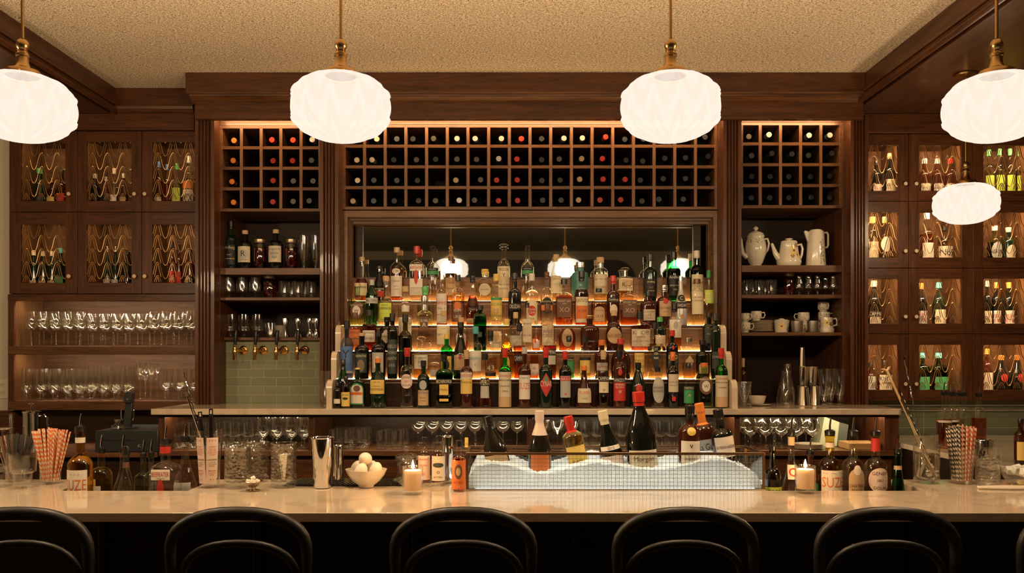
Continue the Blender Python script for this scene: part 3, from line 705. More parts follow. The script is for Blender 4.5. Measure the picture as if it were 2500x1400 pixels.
# ================================================================== BOTTLES
#  style: (shoulder start, shoulder end, neck/body ratio, section exponent, power a, power b, depth ratio)
STY = {'std': (.60, .72, .37, 2, 2.0, .9, 1), 'wine': (.62, .75, .37, 2, 2.2, 1.0, 1), 'burg': (.42, .80, .36, 2, 1.25, 1.6, 1), 'sq': (.64, .74, .38, 7, 2.2, .8, 1),
       'squat': (.56, .74, .33, 2, 2.6, .62, 1), 'flat': (.58, .72, .30, 5, 2.4, .7, .62), 'bell': (.38, .76, .32, 2, 1.1, 1.5, 1), 'tall': (.68, .76, .42, 2, 2.0, .8, 1),
       'jug': (.50, .70, .30, 2, 2.6, .62, .8), 'oval': (.40, .72, .30, 2, 2.0, .60, .7), 'slim': (.72, .82, .44, 2, 2.0, .9, 1), 'pint': (.66, .80, .42, 2, 2.0, .9, 1),
       'jar': (.80, .88, .80, 2, 2, .8, 1), 'wide': (.62, .74, .28, 6, 2.4, .7, .7), 'champ': (.46, .84, .33, 2, 1.4, 1.3, 1), 'cone': (.10, .80, .34, 2, 1.0, 1.1, 1)}
GLS = {'c': thin((.98, .98, .96), 'glass_clear', .06, .7), 'g': thin((.05, .42, .12), 'glass_green', .05, .6), 'G': thin((.02, .55, .16), 'glass_bright_green', .05, .6),
       'p': thin((.70, .80, .55), 'glass_pale_green', .04, .6), 'b': thin((.45, .60, .85), 'glass_pale_blue', .04, .6), 'o': thin((.30, .26, .08), 'glass_olive', .05, .6), 'y': thin((.95, .85, .5), 'glass_straw', .04, .6), 'm': thin((.55, .25, .08), 'glass_amber', .05, .6),
       'z': thin((.80, .62, .22), 'glass_gold_olive', .05, .6), 'k': BLKGL, 'd': pbr((.006, .016, .008), .07, 0, .5, name='dark_green_glass'), 'D': pbr((.012, .010, .006), .07, 0, .5, name='dark_olive_glass'), 'T': pbr((.04, .19, .18), .35, name='teal_coating'),
       'S': pbr((.50, .48, .45), .3, .3, name='frosted_silver'), 'B': pbr((.05, .10, .22), .15, 0, .4, name='blue_coating'), 'n': pbr((.045, .010, .005), .08, 0, .5, name='dark_brown_glass')}
LIQ = {'a': (.85, .36, .07), 'A': (.55, .14, .02), 'w': (.97, .97, .93), 'y': (.95, .78, .30), 'Y': (.95, .72, .05), 'r': (.40, .03, .01), 'R': (.75, .12, .03), 'g': (.75, .85, .45), 'G': (.05, .60, .15), 'e': (.03, .22, .06), 'h': (.92, .62, .22), 'b': (.35, .5, .8), 's': (.90, .88, .60), 'o': (.95, .35, .10)}
COLR = {'w': (.68, .62, .52), 'c': (.70, .60, .40), 'k': (.012, .011, .010), 'r': (.50, .03, .02), 'g': (.05, .28, .10), 'G': (.10, .45, .12), 'y': (.72, .50, .12), 'o': (.75, .22, .04), 't': (.50, .34, .18), 'b': (.07, .15, .36), 'l': (.50, .62, .08), 's': (.45, .43, .40),
        'n': (.14, .06, .03), 'T': (.10, .42, .40), 'd': (.03, .04, .03), 'p': (.72, .56, .47), 'B': (.20, .14, .08), 'O': (.62, .16, .03), 'i': (.40, .40, .36), 'C': (.60, .52, .38)}
def paper(k): return pbr(COLR[k], .55, name='paper_'+k if k.islower() else 'paper_'+k+k)
def capm(k):
    if k == 'S': return pbr((.6, .58, .54), .2, 1, name='cap_silver')
    if k == 'U': return pbr((.7, .45, .18), .2, 1, name='cap_gold')
    if k == 'C': return pbr((.55, .38, .20), .8, name='cork')
    if k == 'X': return GLS['c']
    return pbr(COLR[k], .28, name='cap_'+k if k.islower() else 'cap_'+k+k)
import bisect
class Bot:
    def __init__(s, H, W, style, capf=.09):
        p = STY[style] if isinstance(style, str) else style
        s.H, s.R, s.p = H, W/2, p; z1, z2, nk, n, a, b, dep = p
        z1, z2 = z1*H, z2*H; R = s.R; ct = H*(1-capf)
        base = .0035
        pr = [(R*.80, 0), (R*.95, .0012), (R, .006)]
        if isinstance(style, str) and style == 'cone': pr = [(R*.86, 0), (R*.98, .0012), (R, .01)]
        pr += [(R, z1*.5), (R, z1)]
        for k in range(1, 11):
            t = k/10; pr.append((R*(nk+(1-nk)*(1-t**a)**b), z1+(z2-z1)*t))
        pr += [(R*nk, z2+(ct-z2)*.5), (R*nk, ct-.012), (R*nk*1.15, ct-.010), (R*nk*1.15, ct-.002), (R*nk, ct)]
        s.pr = pr; s.ct = ct; s.zs = [q[1] for q in pr]
    def r(s, z):
        z = max(s.zs[0], min(s.zs[-1], z)); i = max(1, min(len(s.zs)-1, bisect.bisect_left(s.zs, z)))
        a, b = s.pr[i-1], s.pr[i]; t = (z-a[1])/max(1e-6, b[1]-a[1]); return a[0]+(b[0]-a[0])*t
    def nexp(s, z):
        z1, z2 = s.p[0]*s.H, s.p[1]*s.H; n = s.p[3]
        if n <= 2 or z >= z2: return 2.0
        if z <= z1: return n
        return 2+(n-2)*(1-(z-z1)/(z2-z1))
    def dep(s, z):
        z1, z2 = s.p[0]*s.H, s.p[1]*s.H; d = s.p[6]
        if d == 1 or z >= z2: return 1.0 if z >= z2 else d
        if z <= z1: return d
        return d+(1-d)*(z-z1)/(z2-z1)
    def surf(s, u, z, off=.0006):
        r = s.r(z); n = s.nexp(z); d = s.dep(z)
        if n <= 2.01 and d > .99:
            a = u/r; return ((r+off)*sin(a), -(r+off)*cos(a), z)
        u = max(-r*.985, min(r*.985, u)); y = r*d*(max(0, 1-abs(u/r)**n))**(1/n)
        return (u*(1+off/r), -y-off, z)
    def body(s, z0=None, z1=None, shrink=0, seg=28, top=True):
        mb = M(); pts = [(r, z) for r, z in s.pr if (z0 is None or z >= z0) and (z1 is None or z <= z1)]
        if z1 is not None: pts.append((s.r(z1), z1))
        k = len(pts); vs = []; fs = []
        for (r, z) in pts:
            n = s.nexp(z); d = s.dep(z); zz = z+ (shrink*1.5 if z < .003 and shrink else 0)
            for j in range(seg):
                a = 2*pi*j/seg; c, q = cos(a), sin(a)
                m = (abs(c)**n+abs(q)**n)**(-1/n) if n > 2.01 else 1
                rr = max(r-shrink, .0004); vs.append((rr*m*c, rr*m*q*d, zz))
        for i in range(k-1):
            for j in range(seg): j2 = (j+1) % seg; fs.append((i*seg+j, i*seg+j2, (i+1)*seg+j2, (i+1)*seg+j))
        fs.append(tuple(reversed(range(seg))))
        if top: fs.append(tuple((k-1)*seg+j for j in range(seg)))
        mb.add(vs, fs); return mb
def shape_pts(kind, n=40):
    if kind == 'o': return [(cos(2*pi*i/n), sin(2*pi*i/n)) for i in range(n)]
    if kind == 'd': return [(q*a+(1-q)*c, q*b+(1-q)*d) for (c, d), (a, b) in (((0, -1), (1, 0)), ((1, 0), (0, 1)), ((0, 1), (-1, 0)), ((-1, 0), (0, -1))) for q in [i/10 for i in range(10)]]
    if kind == 'a':   # arched top
        p = [(-1, -1)]+[(-1+2*i/12, -1) for i in range(1, 12)]+[(1, -1)]+[(1, -1+1.4*i/6) for i in range(1, 6)]
        return p+[(cos(pi*i/16), .4+.6*sin(pi*i/16)) for i in range(17)]+[(-1, .4-1.4*i/6) for i in range(1, 6)]
def add_label(B_, root, kind, w, z0, z1, colr, texts=(), name='label', off=.0006):
    """label patch of width w (m, along surface) from z0 to z1"""
    R = B_.R; w = min(w, 2*R*(1.35 if B_.p[3] <= 2 and B_.p[6] > .99 else .96)); mb = M(); vs = []; fs = []; zc = (z0+z1)/2; hh = (z1-z0)/2
    if kind == 'r':
        nx, nz = 14, 6
        for j in range(nz+1):
            for i in range(nx+1): vs.append(B_.surf(-w/2+w*i/nx, z0+(z1-z0)*j/nz, off))
        for j in range(nz):
            for i in range(nx): a = j*(nx+1)+i; fs.append((a, a+1, a+nx+2, a+nx+1))
    else:
        sp = shape_pts(kind); n = len(sp); K = 5; vs.append(B_.surf(0, zc, off))
        for k in range(1, K+1):
            for (x, y) in sp: vs.append(B_.surf(x*w/2*k/K, zc+y*hh*k/K, off))
        for i in range(n): fs.append((0, 1+i, 1+(i+1) % n))
        for k in range(1, K):
            for i in range(n): a = 1+(k-1)*n; fs.append((a+i, a+n+i, a+n+(i+1) % n, a+(i+1) % n))
    mb.add(vs, fs); lb = mb.build(name, paper(colr), root, smooth=60)
    bycol = {}
    for (s, hz, h, c) in texts:
        tv, tf, tw = (fine_text if h*(z1-z0) > .008 else text_mesh)(s); hgt = h*(z1-z0); tz = z0+hz*(z1-z0); sx = min(hgt, w*.92/max(tw, .01))
        m_ = bycol.setdefault(c, M()); m_.add([B_.surf(x*sx, tz+y*hgt, off+.0005) for x, y in tv], tf)
    for c, m_ in bycol.items(): m_.build('lettering', paper(c), lb, smooth=0)
    return lb
def pourer(root, z, r):
    M().lathe([(r*.9, -.006), (r*1.0, .0), (r*1.05, .012), (r*.6, .016)], 16).build('cork_collar', BLACK, root, (0, 0, z))
    M().tube([(0, 0, z+.012), (0, 0, z+.030), (.004, 0, z+.058)], [.0042, .0036, .0030], 8).build('pour_spout', CHROME, root)
NB = {'n': 0}
def bottle(x, y, z, H, W, style, gl, lq=None, fill=.62, cap='k', capf=.09, labels=(), name='bottle', label='', cat='bottle', group=None, rot=None, pour=False, capw=1.0):
    cs = min(capf, .09); B_ = Bot(H, W, style, 0.0 if pour else (cs if cap != 'S' or capf < .2 else cs))
    o = thing(name, label, cat, (x, y, z), rot, group)
    opaque = gl in 'kdDTSBn'
    B_.body().build('glass', GLS[gl], o, smooth=35)
    if lq and not opaque: B_.body(z1=max(.02, fill*H), shrink=.0018).build('liquid', liquid(LIQ[lq]), o, smooth=35)
    nk = B_.r(B_.ct-.004)
    if pour: pourer(o, B_.ct, nk)
    elif cap:
        hc = H*cs; rc = nk*1.06*capw
        if cap == 'X': M().lathe([(rc*.6, -.004), (rc*.7, 0), (rc*1.5, hc*.3), (rc*1.6, hc*.6), (rc*.9, hc*.95), (.001, hc)], 20).build('glass_stopper', CHROME if 0 else GLS['c'], o, (0, 0, B_.ct))
        elif capf > .092:
            zb = H*(1-capf)-B_.ct; st = [(B_.r(B_.ct+zb*(1-k/8))+.0009, zb*(1-k/8)) for k in range(8)]
            M().lathe(st+[(rc, -.001), (rc, hc-.002), (rc*.9, hc), (.001, hc)], 24, cap1=False, cap0=False).build('cap', capm(cap), o, (0, 0, B_.ct), smooth=35)
        else: M().lathe([(rc, -min(hc*.35, .012)), (rc, hc-.002), (rc*.9, hc), (.001, hc)], 24, cap1=False).build('cap', capm(cap), o, (0, 0, B_.ct), smooth=35)
    for L_ in labels:
        kind, wf, z0, z1, c = L_[:5]; add_label(B_, o, kind, wf*W, z0*H, z1*H, c, L_[5] if len(L_) > 5 else (), off=.0006+.0004*labels.index(L_))
    NB['n'] += 1
    return o, B_
T1 = lambda s, h=.30, z=.5, c='k': (s, z, h, c)
TIER = {5: (4.935, zz[4], 'top'), 4: (4.825, zz[3], 'fourth'), 3: (4.72, zz[2], 'third'), 2: (4.615, zz[1], 'second'), 1: (4.49, zz[0], 'bottom')}
BASEPY = {5: 735, 4: 795, 3: 858, 2: 926, 1: 995.5}
# px centre, px top, px width, style, glass, liquid, fill, cap, capf, labels, description
T = {}
T[5] = [
 (882, 628, 34, 'bell', 'c', 'A', .50, 't', .10, [('r', .95, .12, .40, 'c', [T1('Hennessy', .28, .66)])], 'squat amber cognac bottle with cream script label'),
 (926, 650, 30, 'burg', 'k', None, 0, 'k', .1, [('r', 1.0, .12, .28, 'r', []), ('r', 1.0, .30, .37, 'k', [('REMY MARTIN', .5, .7, 'c')])], 'frosted black cognac bottle with red band'),
 (969, 605, 33, 'std', 'c', 'A', .62, 't', .10, [('r', .95, .08, .46, 'w', [T1('Cognac', .10, .75, 'n'), ('AGE DES', .5, .05, 'n'), ('FLEURS', .35, .05, 'n')]), ('o', .62, .50, .60, 'w', [('1.50', .5, .4, 'k')])], 'tall cognac bottle with oval neck label and cream label'),
 (1017.5, 602, 33, 'sq', 'c', 'w', .30, 'r', .14, [('r', .92, .54, .66, 'w', [('BEEFEATER', .5, .40, 'r')]), ('r', .92, .10, .40, 'w', [('LONDON DRY GIN', .45, .06, 'k'), ('X', .1, .05, 'k')]), ('o', .28, .30, .56, 'r')], 'square clear gin bottle with red cap and red-coated figure'),
 (1056.5, 602, 30, 'std', 'c', 'w', .25, None, 0, [('r', 1.1, .44, .60, 'k', [('ombra valley', .82, .16, 'w'), ('blanco', .12, .14, 'w')]), ('r', 1.1, .48, .545, 'g')], 'open clear bottle with green and black band, left one'),
 (1101, 627, 31, 'std', 'c', 'h', .62, 'n', .10, [('r', .95, .12, .52, 't', [T1('Cognac', .12, .7, 'n'), T1('Tesseron', .1, .4, 'n')])], 'amber bottle with tan paper label'),
 (1184, 658, 46, 'oval', 'c', 's', .55, 'y', .17, [('o', .62, .16, .54, 'C', [('Don Julio', .5, .15, 'k')])], 'round squat pale bottle with domed stopper'),
 (1230, 596, 30, 'std', 'c', 's', .50, 'X', .05, [('r', 1.05, .05, .60, 'c', [('MEZCAL', .90, .085, 'd'), ('Y', .72, .12, 'd'), ('PARA LA VIDA', .42, .05, 'd'), ('OAXACA', .3, .05, 'd')])], 'tall clear bottle with tall pale label and winged figure'),
 (1288, 600, 30, 'std', 'c', 'w', .25, None, 0, [('r', 1.1, .44, .60, 'k', [('ombra valley', .82, .16, 'w'), ('blanco', .12, .14, 'w')]), ('r', 1.1, .48, .545, 'g')], 'open clear bottle with green and black band, right one'),
 (1358, 622, 32, 'burg', 'c', 's', .40, 'C', .07, [('r', 1.0, .16, .54, 'c', [('MEZCAL', .8, .07, 'B'), ('* * *', .5, .1, 'T')])], 'clear sloping bottle with pale label under lamp reflection'),
 (1416, 641, 40, 'tall', 'T', None, 0, 'S', .15, [('o', .2, .36, .43, 'T', [('B', .5, .6, 'w')])], 'matt teal whisky bottle with silver cap'),
 (1465.5, 629, 36, 'tall', 'c', 'y', .66, 'C', .09, [('r', 1.0, .16, .60, 'C', [('GREAT KING ST', .34, .10, 'n'), ('~ ~ ~', .75, .06, 'B')])], 'pale gold whisky bottle with cream label'),
 (1526, 654, 41, 'wide', 'c', 'h', .60, 'X', .08, [('r', .80, .30, .66, 'c', [('SUNTORY', .85, .09, 'k'), ('WHISKY', .70, .09, 'k'), ('RX', .5, .3, 'k')])], 'square faceted gold whisky bottle with brush-stroke label'),
 (1587, 621, 34, 'std', 'd', None, 0, 'k', .16, [('r', .95, .10, .46, 'k', [('Ardbeg', .82, .14, 'c'), ('ISLAY', .5, .07, 't'), ('---', .3, .04, 't')])], 'dark green whisky bottle, slimmer of two dark ones'),
 (1645, 616, 34, 'std', 'g', 'e', .66, 'k', .16, [('r', 1.0, .10, .52, 'k', [('Ardbeg', .88, .18, 'w'), ('SINGLE MALT', .5, .06, 'c'), ('TEN', .3, .07, 'c')])], 'green glowing whisky bottle beside the lamp reflection'),
 (1701, 613, 33, 'std', 'g', 'G', .70, 'w', .15, [('r', 1.0, .12, .52, 'c', [('LAPHROAIG', .6, .10, 'k'), ('10', .4, .08, 'g')])], 'green whisky bottle with white cap and cream label')]
T[4] = [
 (860, 692, 41, 'oval', 'p', 'g', .5, 't', .06, [('o', .76, .16, .54, 'n', [('PLYMOUTH GIN', .82, .10, 'w')]), ('o', .46, .22, .46, 'w', [('W', .5, .3, 'k')])], 'olive bottle with round black ship label'),
 (899.6, 684, 37, (.64, .84, .34, 2, 1.6, 1.0, 1), 'G', 'G', .55, 'i', .12, [('r', 1.3, .48, .60, 's', [('No. TEN', .5, .4, 'k')])], 'bright green gin bottle with silver collar'),
 (941, 674.6, 40, 'bell', 'c', 'w', .55, 'C', .10, [('r', .84, .08, .45, 'l', [('PISCO', .88, .09, 'k'), ('GOBERNADOR', .70, .14, 'k'), ('MOSCATEL', .1, .07, 'k')])], 'clear sloping bottle with lime green label'),
 (989.6, 700, 38, 'squat', 'c', 'w', .45, 'C', .14, [('r', .95, .02, .20, 'w', [('GIN', .5, .3, 'k')]), ('o', .3, .38, .52, 'w')], 'clear round-shouldered bottle with white medallion'),
 (1038, 700, 40, 'squat', 'c', 'g', .5, 'G', .22, [], 'pale green squat bottle with green stopper'),
 (1079, 671, 30, 'std', 'c', 'r', .60, 'S', .10, [('r', .95, .04, .62, 'w', [('PIMMS', .68, .11, 'r'), ('No 1', .50, .08, 'k'), ('THE ORIGINAL', .3, .04, 'B')])], 'dark red bottle with tall white label and silver cap'),
 (1118, 672, 33, 'squat', 'c', 'h', .64, 'k', .12, [('a', .90, .07, .48, 'n', [('LINE', .25, .14, 'w'), ('RUM', .55, .12, 'c')]), ('o', .55, .30, .46, 'O')], 'golden ribbed bottle with arched ship label'),
 (1154, 674, 34, 'bell', 'c', 'r', .60, 'k', .14, [('r', 1.0, .04, .14, 't'), ('r', .5, .28, .36, 'k', [('Zacapa', .5, .6, 't')])], 'dark ruby rum bottle with black cap'),
 (1212, 670, 30, 'pint', 'c', 'w', .40, 'y', .14, [('r', 1.1, .10, .54, 'y', [('AGWA', .7, .14, 'g'), ('COCA LEAF', .2, .08, 'k')]), ('r', 1.1, .49, .54, 'g')], 'clear bottle with yellow and green leaf label'),
 (1256.6, 668, 32, 'std', 'k', None, 0, 'k', .15, [('r', 1.0, .30, .42, 'k', [('CRUZAN', .5, .6, 'w')])], 'glossy black rum bottle with white capitals'),
 (1298.4, 669, 32, 'std', 'c', 'w', .68, 'w', .14, [('a', .95, .08, .50, 'c', [('1878', .1, .07, 'k')]), ('o', .62, .18, .38, 'r', [('Havana', .66, .24, 'w'), ('Club', .36, .24, 'w')])], 'clear rum bottle with red disc label'),
 (1335, 665, 33, 'oval', 'c', 'w', .58, 'n', .13, [('o', .86, .22, .52, 'k', [('MATUSALEM', .75, .10, 'c')]), ('r', .8, .28, .38, 'o')], 'clear pear-shaped bottle with black and orange label'),
 (1377, 683, 43, 'flat', 'c', 'A', .66, 'k', .08, [('r', .80, .18, .58, 'n', [('MOUNT GAY', .86, .12, 'C'), ('RUM', .72, .07, 'C'), ('XO', .40, .26, 't')])], 'wide amber flask with dark label, left of two'),
 (1420, 663, 35, 'std', 'c', 'n' if 0 else 'r', .66, 'k', .18, [('r', 1.0, .05, .52, 'c', [('PLANTATION', .86, .14, 'n')]), ('r', .9, .12, .36, 'O', [('RUM', .6, .2, 'n')])], 'dark rum bottle with orange and cream label'),
 (1462, 705, 38, 'squat', 'c', 'a', .60, 'k', .10, [('a', .74, .10, .50, 't', [('1919', .35, .20, 'n'), ('ANGOSTURA', .75, .09, 'n')])], 'squat amber rum bottle with black cork'),
 (1496, 674, 32, 'std', 'n', None, 0, 'r', .17, [('r', .95, .46, .56, 'k', [('Goslings', .5, .6, 'c')]), ('o', .6, .20, .42, 'c')], 'near-black rum bottle with framed name and seal figure'),
 (1536, 685, 44, 'flat', 'c', 'A', .34, 'C', .12, [('r', .76, .18, .56, 'n', [('MOUNT GAY', .86, .12, 'C'), ('RUM', .72, .07, 'C'), ('XO', .40, .26, 't')])], 'wide half-empty amber flask with dark label, right of two'),
 (1583, 712, 41, 'squat', 'n', None, 0, 'k', .16, [('r', .74, .14, .46, 'C', [('EL DORADO', .80, .18, 'n'), ('15', .50, .26, 'n'), ('RUM', .2, .12, 'n')])], 'squat dark brown rum bottle with cream label'),
 (1622, 697, 37, 'std', 'n', None, 0, 'S', .17, [('r', .86, .22, .60, 't', [('BACARDI', .55, .14, 'n'), ('RUM', .3, .08, 'n')]), ('o', .34, .52, .66, 'r')], 'brown rum bottle with tan label and red medallion'),
 (1662, 675, 32, 'bell', 'S', None, 0, 'S', .10, [('o', .6, .48, .62, 'k', [('C', .5, .5, 'w')]), ('r', 1.0, .34, .47, 'k', [('STANDART', .5, .5, 'w')]), ('o', .2, .14, .22, 'o')], 'frosted silver vodka bottle with black lettering'),
 (1701.6, 682, 33, 'pint', 'c', 's', .60, 'n', .10, [('r', 1.0, .24, .72, 'c', [('CACHACA', .75, .07, 'k'), ('KURANDA', .6, .08, 'n')])], 'clear bottle with tall pale cream label, right side'),
 (1738, 661, 35, 'squat', 'c', 's', .40, 'g', .14, [('r', 1.1, .40, .64, 'l', [('ZEN', .5, .45, 'w')])], 'clear bottle with lime label and green cap at right end')]
T[3] = [
 (867, 764, 33, 'squat', 'c', 'a', .62, 'n', .12, [('r', 1.0, .16, .56, 'O', [('Clement', .8, .16, 'n'), ('~~', .4, .1, 'n')])], 'amber rum bottle with orange label'),
 (902, 758, 36, 'std', 'c', 'r', .66, 'k', .14, [('r', .95, .22, .50, 'w', [('HAYMANS', .80, .18, 'n'), ('SLOE GIN', .3, .14, 'n')])], 'dark red gin bottle with white engraved label'),
 (945, 775, 37, 'squat', 'k', None, 0, 'k', .16, [('d', .95, .22, .62, 'C', [('HENDRICKS', .5, .10, 'k')])], 'black apothecary gin bottle with white diamond label'),
 (990, 747, 38, 'pint', 'c', 'w', .40, 'w', .14, [('r', .95, .34, .58, 'w', [('THE BOTANIST', .7, .14, 'i')]), ('r', .95, .06, .30, 'i', [('ISLAY DRY GIN', .7, .12, 'k')])], 'clear bottle with white upper and grey lower label'),
 (1037, 724, 38, 'sq', 'c', 'w', .35, 'S', .28, [('r', .52, .38, .62, 'n', [('SILVER', .7, .18, 'w'), ('A', .4, .3, 'w')])], 'square clear bottle with dark square label'),
 (1083, 759, 37, 'squat', 'c', 'w', .58, 'C', .12, [('r', .98, .16, .62, 'c', [('DRY GIN', .52, .12, 'n'), ('No 209', .85, .06, 'B')])], 'clear round-shouldered bottle with large cream label'),
 (1126, 776, 33, 'squat', 'c', 'R', .30, 'C', .14, [('a', .8, .12, .55, 'p', [('PORT', .6, .12, 'n')])], 'rosy bottle with arched pink label'),
 (1172, 747, 32, (.76, .84, .40, 6, 2, .8, 1), 'g', 'e', .70, 'k', .10, [('r', .3, .30, .42, 'd', [('No3', .5, .7, 'T')])], 'square-shouldered dark green gin bottle with key'),
 (1211, 754, 33, 'bell', 'c', 'w', .40, 'C', .10, [('r', .95, .08, .46, 'c', [('MONKEY', .3, .14, 'n')]), ('o', .5, .22, .46, 't')], 'clear bottle with engraved portrait label'),
 (1259, 763, 33, 'jug', 'c', 'w', .58, 'C', .16, [('r', .9, .08, .40, 'i', [('GIN', .6, .18, 'w')])], 'short clear bottle with grey etched label'),
 (1285.5, 740, 24, 'sq', 'c', 'w', .3, 'k', .1, [('r', .98, .18, .66, 'C', [('50 / 50', .3, .08, 'n'), ('RESERVE', .8, .06, 'n')])], 'narrow clear bottle wrapped in crumpled cream paper'),
 (1308.5, 783, 22, 'bell', 'c', 'a', .60, 'C', .12, [('r', .8, .10, .35, 'p')], 'small amber bottle with glass neck'),
 (1337, 743, 34, 'std', 'c', 'h', .55, 'n', .16, [('r', .95, .12, .54, 'C', [('WILD', .70, .16, 'n'), ('TURKEY', .48, .18, 'n'), ('101', .15, .1, 'n')])], 'amber whiskey bottle with big lettered cream label'),
 (1384.6, 773, 42, 'oval', 'c', 'A', .64, 'X', .10, [('o', .62, .12, .64, 't', [('ELIJAH', .62, .13, 'n'), ('CRAIG', .48, .13, 'n')])], 'rounded amber whiskey bottle with tall oval label'),
 (1440, 771, 46, 'squat', 'n', None, 0, 'X', .12, [('r', .9, .24, .30, 'k', [('BLANTONS', .5, .5, 't')])], 'globe-shaped dark whiskey bottle with ornate stopper'),
 (1499, 758, 40, 'oval', 'n', None, 0, 'C', .14, [('o', .86, .18, .56, 't', [('RARE BREED', .5, .22, 'n')])], 'dark brown whiskey bottle with wide oval cream label'),
 (1562.5, 763, 48, 'wide', 'c', 'A', .66, 'k', .18, [('r', .92, .12, .56, 'C', [('KNOB', .80, .24, 'n'), ('CREEK', .56, .12, 'n'), ('AGED NINE YEARS', .3, .08, 'n')])], 'wide flat amber flask with large cream letters'),
 (1611, 775, 31, 'wine', 'd', None, 0, 'G', .14, [('r', .9, .14, .46, 'c')], 'dark green bottle behind the tall faceted one'),
 (1647, 742, 34, 'squat', 'c', 'a', .20, 'k', .18, [('r', .98, .28, .66, 'w'), ('o', .34, .46, .62, 'i')], 'clear bottle with plain white label and grey disc'),
 (1731, 764, 32, 'std', 'k', None, 0, 'k', .12, [('r', .95, .20, .60, 'd', [('AMARO', .6, .1, 's')])], 'black bottle with etched lettering at right end')]
